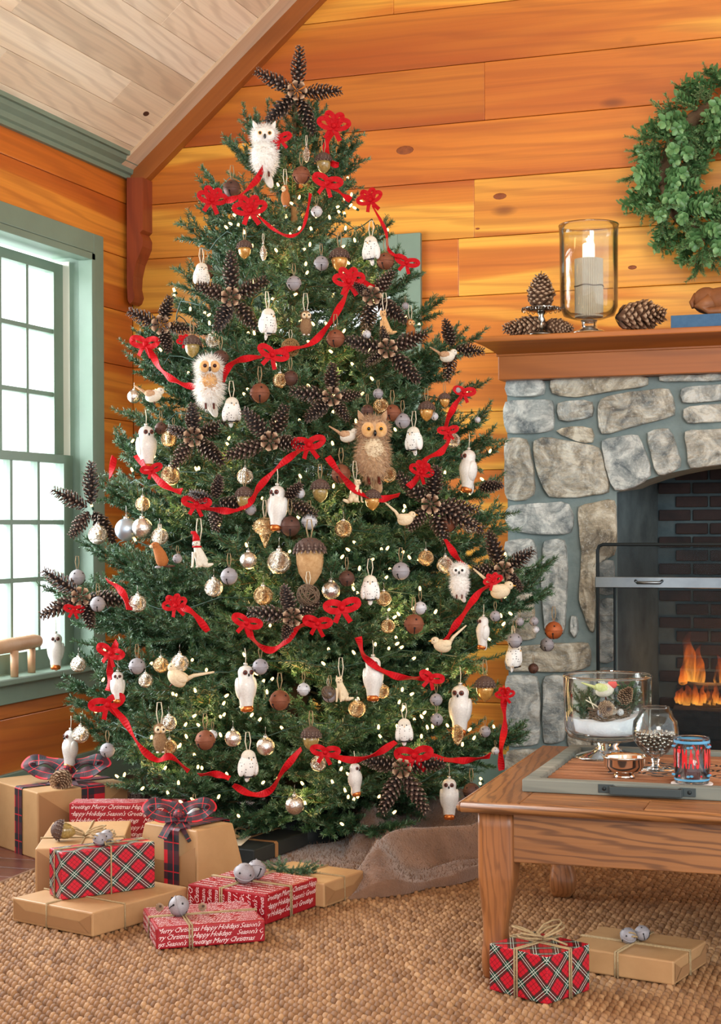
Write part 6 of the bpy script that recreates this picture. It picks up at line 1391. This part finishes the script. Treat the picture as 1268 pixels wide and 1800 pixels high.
# kraft gift by the table
e = wrapbox('wrapped_gift', 'flat kraft gift with two grey bells under the table edge', 1185, 1733, ZR, 58, .215, .27, .055, 'kraft'); flap_y(e, .215, .055); twine_around(e, .215, .27, .055, .45, .5, dbl=True); tbow(e, (.1, .14, .057), .03, seed=15)
deco('bell_zinc', e, (.085, .145, .076), .038, 'duller front bell of the two on the kraft gift by the table', (.5, .4, .2)); deco('bell_zinc', e, (.11, .12, .08), .036, 'shinier rear bell of the two on the kraft gift by the table', (-.2, .5, 2))

# ================================================================== coffee table
TZ = .431
O1 = on_z(815, 1407, TZ); O2 = on_z(957, 1310, TZ); ey_ = (O2-O1); ey_.z = 0; TD = ey_.length; yaw_t = math.atan2(ey_.y, ey_.x)-PI/2
TWD = 1.30
tb = empty('coffee_table', (O1.x, O1.y, 0), yaw_t); tag(tb, 'low waxed pine coffee table with shaped legs', 'table')
Mt = Matrix.Translation((O1.x, O1.y, 0)) @ Matrix.Rotation(yaw_t, 4, 'Z'); Mi = Mt.inverted()
# boards: the front one is the longest, one end board runs the other way
th = .028
def board(a, b, mat): c = [(a[i]+b[i])/2 for i in range(3)]; h = [abs(a[i]-b[i])/2-.0004 for i in range(3)]; return part('top_board', MB().box((0, 0, 0), h), mat, tb, loc=c, bevel=.003)
jx = (Mi @ on_z(1140, 1412, TZ)).x
board((0, 0, TZ-th), (.13, TD, TZ), 'table_y'); board((TWD-.13, 0, TZ-th), (TWD, TD, TZ), 'table_y')
board((.13, 0, TZ-th), (jx, .12, TZ), 'table'); board((jx, 0, TZ-th), (TWD-.13, .12, TZ), 'table')
for i in range(4): board((.13, .12+(TD-.12)*i/4, TZ-th), (TWD-.13, .12+(TD-.12)*(i+1)/4, TZ), 'table')
part('edge_moulding', MB().tube([(-.004, -.004, TZ-th/2), (TWD+.004, -.004, TZ-th/2), (TWD+.004, TD+.004, TZ-th/2), (-.004, TD+.004, TZ-th/2), (-.004, -.004, TZ-th/2)], .0125, 8), 'table', tb, smooth=True)
ins = .025; ah = .115; LW = .085
for nm, a, b, m_ in (('apron', (ins+LW-.01, ins+.012, TZ-th-ah), (TWD-ins-LW+.01, ins+.034, TZ-th), 'table'), ('apron', (ins+LW-.01, TD-ins-.034, TZ-th-ah), (TWD-ins-LW+.01, TD-ins-.012, TZ-th), 'table'), ('apron', (ins+.012, ins+LW-.01, TZ-th-ah), (ins+.034, TD-ins-LW+.01, TZ-th), 'table_y'), ('apron', (TWD-ins-.034, ins+LW-.01, TZ-th-ah), (TWD-ins-.012, TD-ins-LW+.01, TZ-th), 'table_y')):
    c = [(a[i]+b[i])/2 for i in range(3)]; part(nm, MB().box((0, 0, 0), [abs(a[i]-b[i])/2 for i in range(3)]), m_, tb, loc=c, bevel=.002)
part('apron_bead', MB().box2((ins+LW, ins+.008, TZ-th-.016), (TWD-ins-LW, ins+.014, TZ-th)), 'table', tb)
def leg(x, y, sx, sy):
    P_ = [(.386, 1.0, 0), (.25, 1.0, 0), (.22, .97, .0), (.16, .80, .0), (.12, .68, .0), (.09, .68, .0), (.065, .80, 0), (.045, .86, 0), (.02, .80, 0), (0, .62, 0)]
    mb = MB(); vs = []; N = 20; pts = catmull([Vector((w_, o, z)) for z, w_, o in P_], 4)
    for p in pts:
        hw = LW/2*p.x; sq = 8 if p.z > .24 else max(3.2, 8-(.24-p.z)*50)
        for j in range(N):
            q = 2*PI*(j+.5)/N; c_, s_ = math.cos(q), math.sin(q); vs.append((sx*(hw-LW/2)*.45+hw*math.copysign(abs(c_)**(2/sq), c_), sy*(hw-LW/2)*.45+hw*math.copysign(abs(s_)**(2/sq), s_), p.z))
    n = len(pts); mb.add(vs, [(i*N+j, i*N+(j+1) % N, (i+1)*N+(j+1) % N, (i+1)*N+j) for i in range(n-1) for j in range(N)]+[tuple(range(N-1, -1, -1)), tuple((n-1)*N+j for j in range(N))])
    o = part('leg', mb, 'table_z', tb, smooth=True, loc=(x, y, .0175)); return o
for (x, y, sx, sy) in ((ins+LW/2, ins+LW/2, 1, 1), (TWD-ins-LW/2, ins+LW/2, -1, 1), (ins+LW/2, TD-ins-LW/2, 1, -1), (TWD-ins-LW/2, TD-ins-LW/2, -1, -1)): leg(x, y, sx, sy)
# tray: a reused shutter frame with slats
a_ = Mi @ on_z(918, 1371, TZ+.028); b_ = Mi @ on_z(1001, 1309.5, TZ+.028)
TRH = .030; TRW = 2*((Mi @ on_z(1137, 1395, TZ+.01)).x-a_.x); TRD = b_.y-a_.y
tr = empty('wooden_tray', Mt @ Vector((a_.x, a_.y, TZ)), yaw_t-math.radians(.5)); tag(tr, 'weathered grey framed slatted tray with a dark iron handle', 'tray')
fw = .035
for a, b in (((0, 0, 0), (TRW, fw, TRH)), ((0, TRD-fw, 0), (TRW, TRD, TRH)), ((0, fw, 0), (fw, TRD-fw, TRH)), ((TRW-fw, fw, 0), (TRW, TRD-fw, TRH))):
    c = [(a[i]+b[i])/2 for i in range(3)]; part('tray_rail', MB().box((0, 0, 0), [abs(a[i]-b[i])/2 for i in range(3)]), 'greywood', tr, loc=c, bevel=.003)
part('tray_base', MB().box2((fw-.002, fw-.002, .001), (TRW-fw+.002, TRD-fw+.002, .0145)), 'darkslat', tr)
ns = 13; pit = (TRD-2*fw)/ns
for i in range(ns):
    y_ = fw+pit*(i+.5); part('slat', MB().box((0, 0, 0), ((TRW-2*fw)/2-.001, pit*.27, .0018)), 'slat' if True else 'darkslat', tr, loc=(TRW/2, y_, .0165), bevel=.0006)
# pierced fretwork rings in the middle of the slats
cx0 = (Mi @ on_z(1165, 1350, TZ+.02)); cx0 = Vector((cx0.x-a_.x, cx0.y-a_.y, .0178))
fr = MB()
for i in range(-1, 3):
    for j in range(-1, 2):
        c = cx0+Vector((i*.085, j*.085, 0)); fr.tube([c+Vector((math.cos(q)*.04, math.sin(q)*.03, 0)) for q in [k*2*PI/20 for k in range(21)]], .0016, 4)
        for q0 in range(4): fr.tube([c, c+Vector((math.cos(q0*PI/2+.78)*.036, math.sin(q0*PI/2+.78)*.03, 0))], .0016, 4)
part('fretwork', fr, 'black', tr)
hx = TRW/2; hb = MB().box((0, -.016, .016), (.082, .007, .009)).box((-.078, -.008, .016), (.006, .008, .009)).box((.078, -.008, .016), (.006, .008, .009)); part('handle', hb, 'iron_handle', tr, bevel=.0015)
for o in bpy.data.objects:
    if o.name == 'handle': o.location.x = hx
for s_ in (-1, 1):
    part('handle_plate', MB().box((hx+s_*.094, -.0015, .017), (.018, .0015, .010)), 'iron_handle', tr, bevel=.001); part('screw', MB().ell((hx+s_*.098, -.004, .017), (.005, .002, .005), 8, 6), 'black', tr, smooth=True)
TZ2 = TZ+.0185
# footed glass bowl
def base_at(px, py, z=TZ2): return on_z(px, py, z)
bp_ = base_at(1069, 1330); db = (bp_-CAM).dot(FWD); k_ = db/F
bo = empty('glass_trifle_bowl', bp_, YAW); tag(bo, 'footed clear glass bowl filled with snow, a nest and a bird', 'bowl')
RBW = 77*k_; HB = (1330-1189)*k_; HF = (1330-1303)*k_
part('bowl_wall', MB().lathe([(.0, HF), (RBW*.55, HF+.002), (RBW*.88, HF+.012), (RBW*.97, HF+.03), (RBW*.985, HB*.6), (RBW, HB), (RBW*1.012, HB+.002), (RBW*1.0, HB+.005), (RBW*.965, HB+.001), (RBW*.95, HB*.6), (RBW*.93, HF+.034), (RBW*.8, HF+.02), (0, HF+.012)], 56), 'bowlglass', bo, smooth=True)
part('rim', MB().lathe([(RBW*1.0, HB-.002), (RBW*1.02, HB+.001), (RBW*1.0, HB+.005), (RBW*.98, HB+.001), (RBW*1.0, HB-.002)], 56), 'glass', bo, smooth=True)
part('glass_foot', MB().lathe([(.0, HF-.001), (RBW*.30, HF-.001), (RBW*.22, HF*.72), (RBW*.34, HF*.4), (RBW*.72, .006), (RBW*.80, .003), (RBW*.80, 0), (.0, 0)], 44), 'glass', bo, smooth=True)
sn = MB(); nn, mm = 44, 16; vs = []
for i in range(mm+1):
    for j in range(nn):
        q = 2*PI*j/nn; R = RBW*.915*i/mm; x, y = R*math.cos(q), R*math.sin(q); vs.append((x, y, HF+.058+.010*math.cos(q+.5)*-1*i/mm*(-1)+.018*((x/RBW)**2)+vnoise(x, y, 1, 30)*.006-.012*max(0, -y/RBW)*0))
nv = len(vs)
for (R, z) in ((RBW*.915, HF+.034), (RBW*.8, HF+.022), (.001, HF+.014)):
    for j in range(nn): q = 2*PI*j/nn; vs.append((R*math.cos(q), R*math.sin(q), z))
sn.add(vs, [(i*nn+j, i*nn+(j+1) % nn, (i+1)*nn+(j+1) % nn, (i+1)*nn+j) for i in range(mm+3) for j in range(nn)])
o = part('snow_fill', sn, 'snow', bo, smooth=True)
def inb(x, y, z): return bp_+RIGHT*x+FWD*y+Vector((0, 0, z))
SZ = HF+.060
ne = empty('birds_nest', inb(.005, -.01, SZ)); tag(ne, 'twig nest lying on the snow in the glass bowl', 'nest')
rr = random.Random(3); nm_ = MB()
for i in range(70):
    R = rr.uniform(.028, .058); a0 = rr.uniform(0, 6.3); zz = rr.uniform(.0, .03); sp_ = rr.uniform(1.5, 4)
    nm_.tube([Vector((math.cos(a0+sp_*k/8)*R*(1+.1*rr.uniform(-1, 1)), math.sin(a0+sp_*k/8)*R*.8, zz+rr.uniform(-.004, .006))) for k in range(9)], .0011, 4)
stuff(part('nest_twig_mass', nm_, 'nest', ne)); part('pale_twig', MB().tube([(-.06, -.02, .05), (-.03, -.045, .04), (.0, -.05, .02)], .002, 5).tube([(-.05, -.03, .06), (-.035, -.04, .03)], .0016, 5), 'thread', ne)
for (x, y, z, s_, m_, l) in ((-.012, -.05, .022, .024, 'bell_zinc', 'grey bell lying in the nest'), (.018, -.048, .027, .020, 'ball_silver', 'small silver ball lying in the nest'), (.035, -.044, .024, .018, 'bell_pale', 'pale tiny bell at the edge of the nest')): deco(m_, ne, (x, y, z), s_, l, (.4, .3, .5))
for (x, y, z, s_, l, rt) in ((-.02, -.028, .052, .052, 'brown pinecone lying on the nest under the bird', (1.5, .3, .4)), (.03, .0, .062, .05, 'brown pinecone standing behind the nest', (.4, .5, .2))):
    o = empty('pinecone', Vector(ne.location)+RIGHT*x+FWD*y+Vector((0, 0, z-.02))); tag(o, l, 'pinecone'); link('scales', EGG, o, None, rt, s_)
for (x, y, h_, rt, l) in ((-.075, .02, 1.0, (0, -1.2, YAW), 'fir sprig standing behind the bird in the glass bowl'), (.075, .03, 1.15, (0, -1.45, YAW+.4), 'fir sprig standing on the far side of the nest in the glass bowl')):
    o = empty('fir_sprig', inb(x*.85, y, SZ-.01)); tag(o, l, 'fir sprig')
    for q in (0, .5, -.5): link('twig', SPR, o, None, (rt[0]+q*.4, rt[1]+q*.6, rt[2]+q*3), .50*h_)
bd2 = empty('toy_bird', inb(-.012, -.03, SZ+.080), YAW, .100); tag(bd2, 'toy bird with red head and green back perched in the glass bowl', 'bird')
for pn, me, subs in PROTO['bird_green']:
    link(pn, me, bd2)
part('red_head', MB().ell((.2, 0, .13), (.128, .118, .118), 14, 10), 'red_bird', bd2, smooth=True)
# silver bowl
sp_ = base_at(1098, 1366); ds = (sp_-CAM).dot(FWD); k_ = ds/F; RS = 38*k_; HS = (1366-1329)*k_
sb = empty('silver_bowl', sp_, YAW); tag(sb, 'small polished silver bowl at the front of the tray', 'bowl')
part('bowl_wall', MB().lathe([(.0, .013), (RS*.5, .013), (RS*.80, .018), (RS*.94, .030), (RS*.95, HS*.9), (RS*1.03, HS), (RS*1.0, HS+.0015), (RS*.92, HS*.9), (RS*.90, .034), (RS*.74, .023), (0, .018)], 40), 'silver', sb, smooth=True)
part('foot_ring', MB().lathe([(.0, .013), (RS*.42, .013), (RS*.47, .004), (RS*.52, 0), (RS*.44, 0), (0, .002)], 32), 'silver', sb, smooth=True)
# snifter with little bells
sp_ = base_at(1153, 1352); ds = (sp_-CAM).dot(FWD); k_ = ds/F; RG = 41*k_; HG = (1352-1243)*k_
sg = empty('brandy_snifter', sp_, YAW); tag(sg, 'clear brandy snifter half full of tiny silver bells', 'glass')
zb0 = HG*.20
part('glass_bowl', MB().lathe([(.004, zb0*.8), (.012, zb0), (RG*.6, zb0+.014), (RG*.95, zb0+.042), (RG, zb0+.062), (RG*.93, zb0+.09), (RG*.76, HG*.86), (RG*.60, HG), (RG*.585, HG), (RG*.74, HG*.86), (RG*.905, zb0+.09), (RG*.97, zb0+.062), (RG*.92, zb0+.043), (RG*.57, zb0+.017), (0, zb0+.004)], 44), 'bowlglass', sg, smooth=True)
part('rim', MB().lathe([(RG*.60, HG-.0015), (RG*.61, HG), (RG*.60, HG+.0015), (RG*.585, HG), (RG*.60, HG-.0015)], 40), 'glass', sg, smooth=True)
part('stem_and_foot', MB().lathe([(0, zb0*.9), (.012, zb0*.85), (.008, zb0*.5), (.012, .007), (.03, .004), (RG*.85, .002), (RG*.85, 0), (0, 0)], 32), 'glass', sg, smooth=True)
tbm = MB().ell((0, 0, 0), (.0052, .0052, .0052), 10, 7).mesh('tiny_bell', 'silver2'); rr = random.Random(8); npl = 0
pts_ = []
for _ in range(9000):
    z = rr.uniform(zb0+.010, zb0+.060); f = (z-zb0)
    R = RG*(.50+.42*min(1, (f-.010)/.030) if f < .04 else .93)-.007; q = rr.uniform(0, 2*PI); r0 = R*math.sqrt(rr.random()); p = Vector((r0*math.cos(q), r0*math.sin(q), z))
    if all((p-o_).length > .0088 for o_ in pts_): pts_.append(p)
    if len(pts_) >= 290: break
for i, p in enumerate(pts_):
    o = link('tiny_bell', tbm, None, sp_+p); tag(o, 'tiny silver bell among those filling the brandy snifter', 'bell', 'tiny bells in the snifter')
# tumbler on its coaster
cp = base_at(1217, 1378); o = empty('round_coaster', cp); tag(o, 'round white coaster under the printed tumbler', 'coaster'); dc = (cp-CAM).dot(FWD); k_ = dc/F
part('disc', MB().lathe([(0, 0), (36*k_, 0), (36.5*k_, .0015), (36*k_, .003), (0, .003)], 40), 'coaster', o, smooth=False)
RT_, HT_ = 31*k_, (1376-1297)*k_
tg = empty('printed_tumbler', cp+Vector((0, 0, .0032)), YAW); tag(tg, 'glass tumbler printed with red letters and blue borders, holding a dark drink', 'glass')
part('tumbler_wall', MB().lathe([(0, 0), (RT_*.93, 0), (RT_*.97, .004), (RT_, HT_), (RT_*.965, HT_), (RT_*.93, .012), (0, .012)], 40), 'bowlglass', tg, smooth=True)
part('thick_base', MB().lathe([(0, .0005), (RT_*.92, .0005), (RT_*.92, .011), (0, .011)], 32), 'glass', tg, smooth=True)
part('rim', MB().lathe([(RT_*.98, HT_-.001), (RT_*1.0, HT_), (RT_*.98, HT_+.0015), (RT_*.965, HT_), (RT_*.98, HT_-.001)], 40), 'glass', tg, smooth=True)
part('drink', MB().lathe([(0, .0125), (RT_*.915, .0125), (RT_*.925, HT_*.37), (0, HT_*.37)], 32), 'wine', tg, smooth=False)
def ringband(z0, z1, mat, nm): part(nm, MB().lathe([(RT_*.985*(1+.02*0)+.0006+RT_*.015*(z0/HT_), z0), (RT_*.985+.0006+RT_*.015*(z1/HT_), z1)], 40), mat, tg, smooth=True)
def openband(z0, z1, mat, nm):
    mb = MB(); n = 40; vs = []
    for z in (z0, z1):
        R = RT_*(.972+.028*z/HT_)+.0008
        for j in range(n): q = 2*PI*j/n; vs.append((R*math.cos(q), R*math.sin(q), z))
    mb.add(vs, [(j, (j+1) % n, n+(j+1) % n, n+j) for j in range(n)]); part(nm, mb, mat, tg, smooth=True)
openband(HT_*.90, HT_*.96, 'enamel_blue', 'blue_band'); openband(HT_*.075, HT_*.12, 'enamel_blue', 'blue_band')
mb = MB(); mr = MB()
for zz in (.82, .19):
    for j in range(10):
        q = 2*PI*j/10; R = RT_*1.012+.001; tgt = mb if j % 2 else mr
        for k in ((-1, 1) if tgt is mb else (0,)): qq = q+k*.09; part('blue_leaf_print' if tgt is mb else 'red_berry_print', MB().ell((R*math.cos(qq), R*math.sin(qq), HT_*zz+k*.0005), (.0045, .0045, .0030) if tgt is mb else (.0025, .0025, .0025), 6, 5), 'enamel_blue' if tgt is mb else 'enamel_red', tg)

def ring_text(txt, z, size, a0, da, mat='enamel_red', sy=1.9):
    mb = MB(); ang = a0
    for ch in txt:
        if ch == ' ': ang += da*.55; continue
        cu = bpy.data.curves.new('t', 'FONT'); cu.body = ch; cu.size = size; cu.offset = size*.035; cu.resolution_u = 2; cu.align_x = 'CENTER'; o = bpy.data.objects.new('t', cu); COL.objects.link(o); dg = bpy.context.evaluated_depsgraph_get(); me = bpy.data.meshes.new_from_object(o.evaluated_get(dg))
        R = RT_*1.0+.0016; off = len(mb.v)
        mb.add([(R*math.sin(ang+v.co.x/R), -R*math.cos(ang+v.co.x/R), z+v.co.y*sy) for v in me.vertices], [tuple(p.vertices) for p in me.polygons]); bpy.data.objects.remove(o); bpy.data.curves.remove(cu); bpy.data.meshes.remove(me); ang += da
    part('red_lettering', mb, mat, tg)
ring_text("CHRISTMAS MORNING", HT_*.38, .0175, -2.77, .36, sy=3.4)

# ================================================================== on the mantel
def mant(px, py, Y=None): p = on_y(px, py, YM-.12 if Y is None else Y); return Vector((p.x, p.y, MZT))
def pine(px, py, L_px, rot, label, me=EGG, zoff=0, Y=None, thick=1.0):
    p = mant(px, py, Y); dd = (p-CAM).dot(FWD); s = L_px*dd/F; p.z = at(px, py, dd).z if zoff else p.z; o = empty('pinecone', p); tag(o, label, 'pinecone', None); c = link('scales', me, o, None, rot, s); c.scale = (s*thick, s*thick, s); return o, s
p = mant(918, 572); dd = (p-CAM).dot(FWD)
o, s = pine(962, 570, 78, (0, -PI/2-.08, YAW), 'pinecone lying behind the pedestal, its end towards the tree', thick=.62); o.location.z = MZT+s*.24
o, s = pine(958, 572, 52, (0, PI/2+.05, YAW+.2), 'pinecone lying between the pedestal and the candle glass', thick=.8); o.location.z = MZT+s*.31
o, s = pine(1082, 552, 88, (0, PI/2-.02, YAW-.35), 'largest pinecone lying beside the candle glass', FAT, thick=.66); o.location.z = MZT+s*.30
# pedestal
pp = mant(952, 580, YM-.15); dd = (pp-CAM).dot(FWD); k_ = dd/F
pd = empty('cake_pedestal', pp, YAW); tag(pd, 'small tarnished silver pedestal dish with lace rim on the mantel', 'pedestal')
HP = 45*k_; RP = 34*k_
part('pedestal_foot', MB().lathe([(0, 0), (25*k_, 0), (24*k_, .004), (14*k_, .010), (6*k_, .018), (4*k_, HP*.5), (7*k_, HP*.6), (4.5*k_, HP*.75), (8*k_, HP*.9), (0, HP*.92)], 24), 'silver2', pd, smooth=True)
part('dish', MB().lathe([(0, HP*.9), (RP*.6, HP*.92), (RP*.92, HP), (RP, HP+.004), (RP*.95, HP+.006), (RP*.6, HP*.95), (0, HP*.93)], 32), 'silver2', pd, smooth=True)
lr = MB()
for i in range(20): q = 2*PI*i/20; lr.tube([(RP*math.cos(q)+.006*math.cos(t)*-math.sin(q), RP*math.sin(q)+.006*math.cos(t)*math.cos(q), HP-.001+.007*math.sin(t)) for t in [k*2*PI/8 for k in range(9)]], .0013, 4)
part('lace_rim', lr, 'silver2', pd)
o = empty('pinecone', Vector(pp)+Vector((0, 0, HP+.004))); tag(o, 'upright pinecone standing on the silver pedestal', 'pinecone'); c = link('scales', EGG, o, None, (0, 0, 0), 60*k_); c.scale = (60*k_*1.02, 60*k_*1.02, 60*k_); part('stem', MB().tube([(0, 0, 57*k_), (.001, 0, 66*k_)], .002, 5), 'bark', o)
# hurricane with candle
hp = mant(1036, 578, YM-.13); dd = (hp-CAM).dot(FWD); k_ = dd/F
hu = empty('glass_hurricane', hp, YAW); tag(hu, 'tall footed glass hurricane vase around a pillar candle on the mantel', 'candle holder')
RH = 52*k_; HH = (578-388)*k_; zb = 24*k_
part('cylinder_wall', MB().lathe([(.0, zb), (RH*.5, zb+.003), (RH*.85, zb+.015), (RH*.97, zb+.045), (RH*.985, HH*.9), (RH*1.01, HH), (RH*.985, HH+.002), (RH*.955, HH*.9), (RH*.94, zb+.047), (RH*.82, zb+.02), (0, zb+.008)], 48), 'bowlglass', hu, smooth=True)
part('rim', MB().lathe([(RH*1.0, HH-.003), (RH*1.02, HH), (RH*1.0, HH+.003), (RH*.98, HH), (RH*1.0, HH-.003)], 48), 'glass', hu, smooth=True)
part('glass_foot', MB().lathe([(0, zb-.001), (15*k_, zb-.001), (13*k_, zb*.6), (15*k_, zb*.35), (30*k_, .006), (34*k_, .002), (34*k_, 0), (0, 0)], 36), 'glass', hu, smooth=True)
ca = empty('pillar_candle', hp+Vector((0, 0, zb+.0095)), YAW); tag(ca, 'ribbed beige pillar candle with lit white top inside the hurricane', 'candle')
RCn = 25*k_; HCn = (550-448)*k_; N = 84
vs = []; 
for z in (0, HCn):
    for j in range(N): q = 2*PI*j/N; R = RCn*(1 if j % 2 else .95); vs.append((R*math.cos(q), R*math.sin(q), z))
part('ribbed_sleeve', MB().add(vs, [(j, (j+1) % N, N+(j+1) % N, N+j) for j in range(N)]+[tuple(range(N-1, -1, -1)), tuple(N+j for j in range(N))]), 'wax', ca)
part('dark_tie', MB().tube([(RCn*1.01*math.cos(2*PI*i/30), RCn*1.01*math.sin(2*PI*i/30), HCn*.53+.002*math.sin(i)) for i in range(31)], .0022, 5), 'nest', ca)
zt_ = (26)*k_
part('white_top', MB().lathe([(0, HCn), (11*k_, HCn), (11*k_, HCn+zt_), (8*k_, HCn+zt_*1.08), (0, HCn+zt_*.9)], 20), 'waxwhite', ca, smooth=False)
part('wick', MB().tube([(0, 0, HCn+zt_*.9), (0, 0, HCn+zt_*1.1)], .0015, 5), 'black', ca); part('flame', MB().lathe([(0, 0), (.006, .006), (.007, .012), (.003, .024), (0, .032)], 12, (0, 0, HCn+zt_*1.02)), 'cflame', ca, smooth=True)
ll = bpy.data.lights.new('candle_light', 'POINT'); ll.energy = .8; ll.color = (1, .7, .4); ll.shadow_soft_size = .01; o = bpy.data.objects.new('candle_light', ll); COL.objects.link(o); o.location = Vector(ca.location)+Vector((0, 0, HCn+zt_+.045))
# blue book and carved animal
b0 = mant(1180, 575, YM-.165); b1 = on_y(1180, 555, YM-.165)
bk = empty('blue_book', b0); tag(bk, 'blue cloth book lying flat at the end of the mantel', 'book'); HBk = b1.z-b0.z
part('cover', MB().box2((0, 0, 0), (.30, .20, .003)).box2((0, 0, HBk-.003), (.30, .20, HBk)).box2((0, -.003, 0), (.30, .002, HBk)), 'blue', bk, bevel=.001); part('pages', MB().box2((.004, .003, .0032), (.296, .196, HBk-.0032)), 'paper', bk)
an = empty('carved_animal', b0+Vector((.19, .08, HBk+.0005))); tag(an, 'carved brown wooden animal lying on the blue book', 'figurine')
part('body', MB().ell((0, 0, .055), (.115, .05, .05), 20, 14).ell((-.075, 0, .058), (.05, .045, .048), 16, 12), 'carved', an, smooth=True)
part('haunch', MB().tube([(-.05, -.045, .05), (-.095, -.05, .025), (-.06, -.055, .014), (.02, -.055, .012)], [.03, .022, .015, .013], 10), 'carved', an, smooth=True)
part('tail', MB().tube([(-.11, -.01, .08), (-.125, -.025, .05), (-.118, -.035, .03)], [.010, .009, .006], 8), 'carved', an, smooth=True)
part('head', MB().ell((.13, 0, .09), (.05, .035, .04), 16, 12).tube([(.15, 0, .085), (.20, -.005, .07)], [.028, .018], 10), 'carved', an, smooth=True)
part('foreleg', MB().tube([(.08, -.035, .04), (.12, -.045, .012), (.2, -.05, .012)], [.02, .014, .012], 8), 'carved', an, smooth=True)

# ---------------------------------------------------------------- wreath
wc = on_y(1292, 300, YB-.10); kw = ((wc-CAM).dot(FWD))/F; RO, RI = 178*kw, 62*kw; RM = (RO+RI)/2; rt = (RO-RI)/2
wr_ = empty('evergreen_wreath', wc); tag(wr_, 'thick round evergreen wreath of fir and leaves hanging over the mantel', 'wreath')
part('wreath_ring', MB().tube([(RM*math.cos(q), 0, RM*math.sin(q)) for q in [i*2*PI/40 for i in range(41)]], .03, 8), 'bark', wr_, smooth=True)
def leafy(seed, n=26, ll=.030, lw=.020):
    r_ = random.Random(seed); mb = MB(); mb.shade = []
    mb.tube([(0, 0, 0), (0, 0, .09)], .0015, 4, sh=.3)
    for i in range(n):
        z = .015+.08*i/n; q = i*2.4; u = Vector((math.cos(q), math.sin(q), 0)); d = (u*.9+Vector((0, 0, .55))).normalized(); s_ = Vector((-math.sin(q), math.cos(q), 0)); b = Vector((0, 0, z)); l = ll*r_.uniform(.7, 1.1); w_ = lw*r_.uniform(.8, 1.1)/2; nn = d.cross(s_)
        sh = r_.uniform(.2, .75)
        mb.add([b, b+d*l*.35+s_*w_-nn*.002, b+d*l*.8+s_*w_*.8-nn*.003, b+d*l, b+d*l*.8-s_*w_*.8-nn*.003, b+d*l*.35-s_*w_-nn*.002, b+d*l*.5+nn*.004], [(0, 1, 6), (1, 2, 6), (2, 3, 6), (3, 4, 6), (4, 5, 6), (5, 0, 6)], [sh*.6]+[sh]*5+[sh*.8])
    return mb.mesh('leaf_sprig', 'wneedle')
def wfir(seed): 
    me = fir_branch(.16, seed, .02); me = me.copy(); me.materials[0] = M['wneedle']; me.name = 'fir_sprig'; return me
def cedar(seed):
    r_ = random.Random(seed); segs = []; tubes = []
    def go(p, d, l, lv):
        q = p+d*l; tubes.append(([p, q], [.0022, .0014])); segs.append((p, q, .28, .75))
        if lv < 3:
            for sg in (-1, 1): s_ = d.cross(Vector((0, 1, 0))).normalized(); go(p+d*l*r_.uniform(.4, .7), (d+s_*sg*.8).normalized(), l*.62, lv+1)
            go(q, (d+Vector((r_.uniform(-.2, .2), 0, r_.uniform(-.2, .2)))).normalized(), l*.75, lv+1)
    go(Vector((0, 0, 0)), Vector((0, 0, 1)), .05, 0); me = build_needled('cedar_sprig', segs, tubes, seed, 'wneedle', 2200); return me
LS_ = [leafy(s) for s in range(3)]; FS_ = [wfir(90+s) for s in range(2)]; CS_ = [cedar(s) for s in range(2)]
rr = random.Random(12)
for i in range(288):
    q = i*2.39996; ph = rr.uniform(-.15*PI, 1.15*PI); c = Vector((math.cos(q), 0, math.sin(q))); rad = c*math.cos(ph)+Vector((0, -1, 0))*max(0, math.sin(ph)); base = c*RM+rad*rt*rr.uniform(.05, .45)
    tang = Vector((-math.sin(q), 0, math.cos(q))); d = (rad+tang*rr.uniform(.1, .9)+Vector((rr.gauss(0, .2), rr.gauss(0, .15), rr.gauss(0, .2)))).normalized()
    if d.y > .3: d.y = .1
    k = i % 7; me, s_ = (LS_[i % 3], rr.uniform(1.15, 1.6)*rt/.14) if k < 4 else ((FS_[i % 2], rr.uniform(.7, .95)*rt/.14) if k < 6 else (CS_[i % 2], rr.uniform(.8, 1.15)*rt/.14))
    o = link(me.name.split('.')[0], me, wr_, base); o.rotation_euler = (d.to_track_quat('X' if k in (4, 5) else 'Z', 'Y') @ Matrix.Rotation(rr.uniform(0, 6), 3, 'X' if k in (4, 5) else 'Z').to_quaternion()).to_euler(); o.scale = (s_,)*3

# ---------------------------------------------------------------- wooden log figure on the window stool
f0 = on_x(64, 1128, XL+.0); X0 = XL+.01
q0 = on_x(66, 1128, X0); lf = empty('log_reindeer', (X0, q0.y-.18, zst)); tag(lf, 'pale wooden log figure standing on the window stool', 'figurine')
L0 = Vector(lf.location)
def LL(px, py, X=X0): return Vector(on_x(px, py, X))-L0
yb = LL(66, 1128)
part('log_body', MB().tube([(0, yb.y-.42, yb.z-.005), (0, yb.y-.2, yb.z), (0, yb.y-.03, yb.z+.004), (0, yb.y, yb.z+.002)], [.026, .028, .027, .024], 16), 'palewood', lf, smooth=True)
for dy, dx in ((-.028, -.01), (-.20, .02), (-.37, -.01), (-.38, .02)): part('leg', MB().tube([(dx, yb.y+dy, yb.z-.02), (dx, yb.y+dy, .001)], [.016, .015], 12), 'palewood', lf, smooth=True)
part('neck', MB().tube([(0, yb.y-.36, yb.z), (0, yb.y-.42, yb.z+.12)], [.016, .014], 10).ell((0, yb.y-.44, yb.z+.14), (.022, .05, .024), 12, 8), 'palewood', lf, smooth=True)
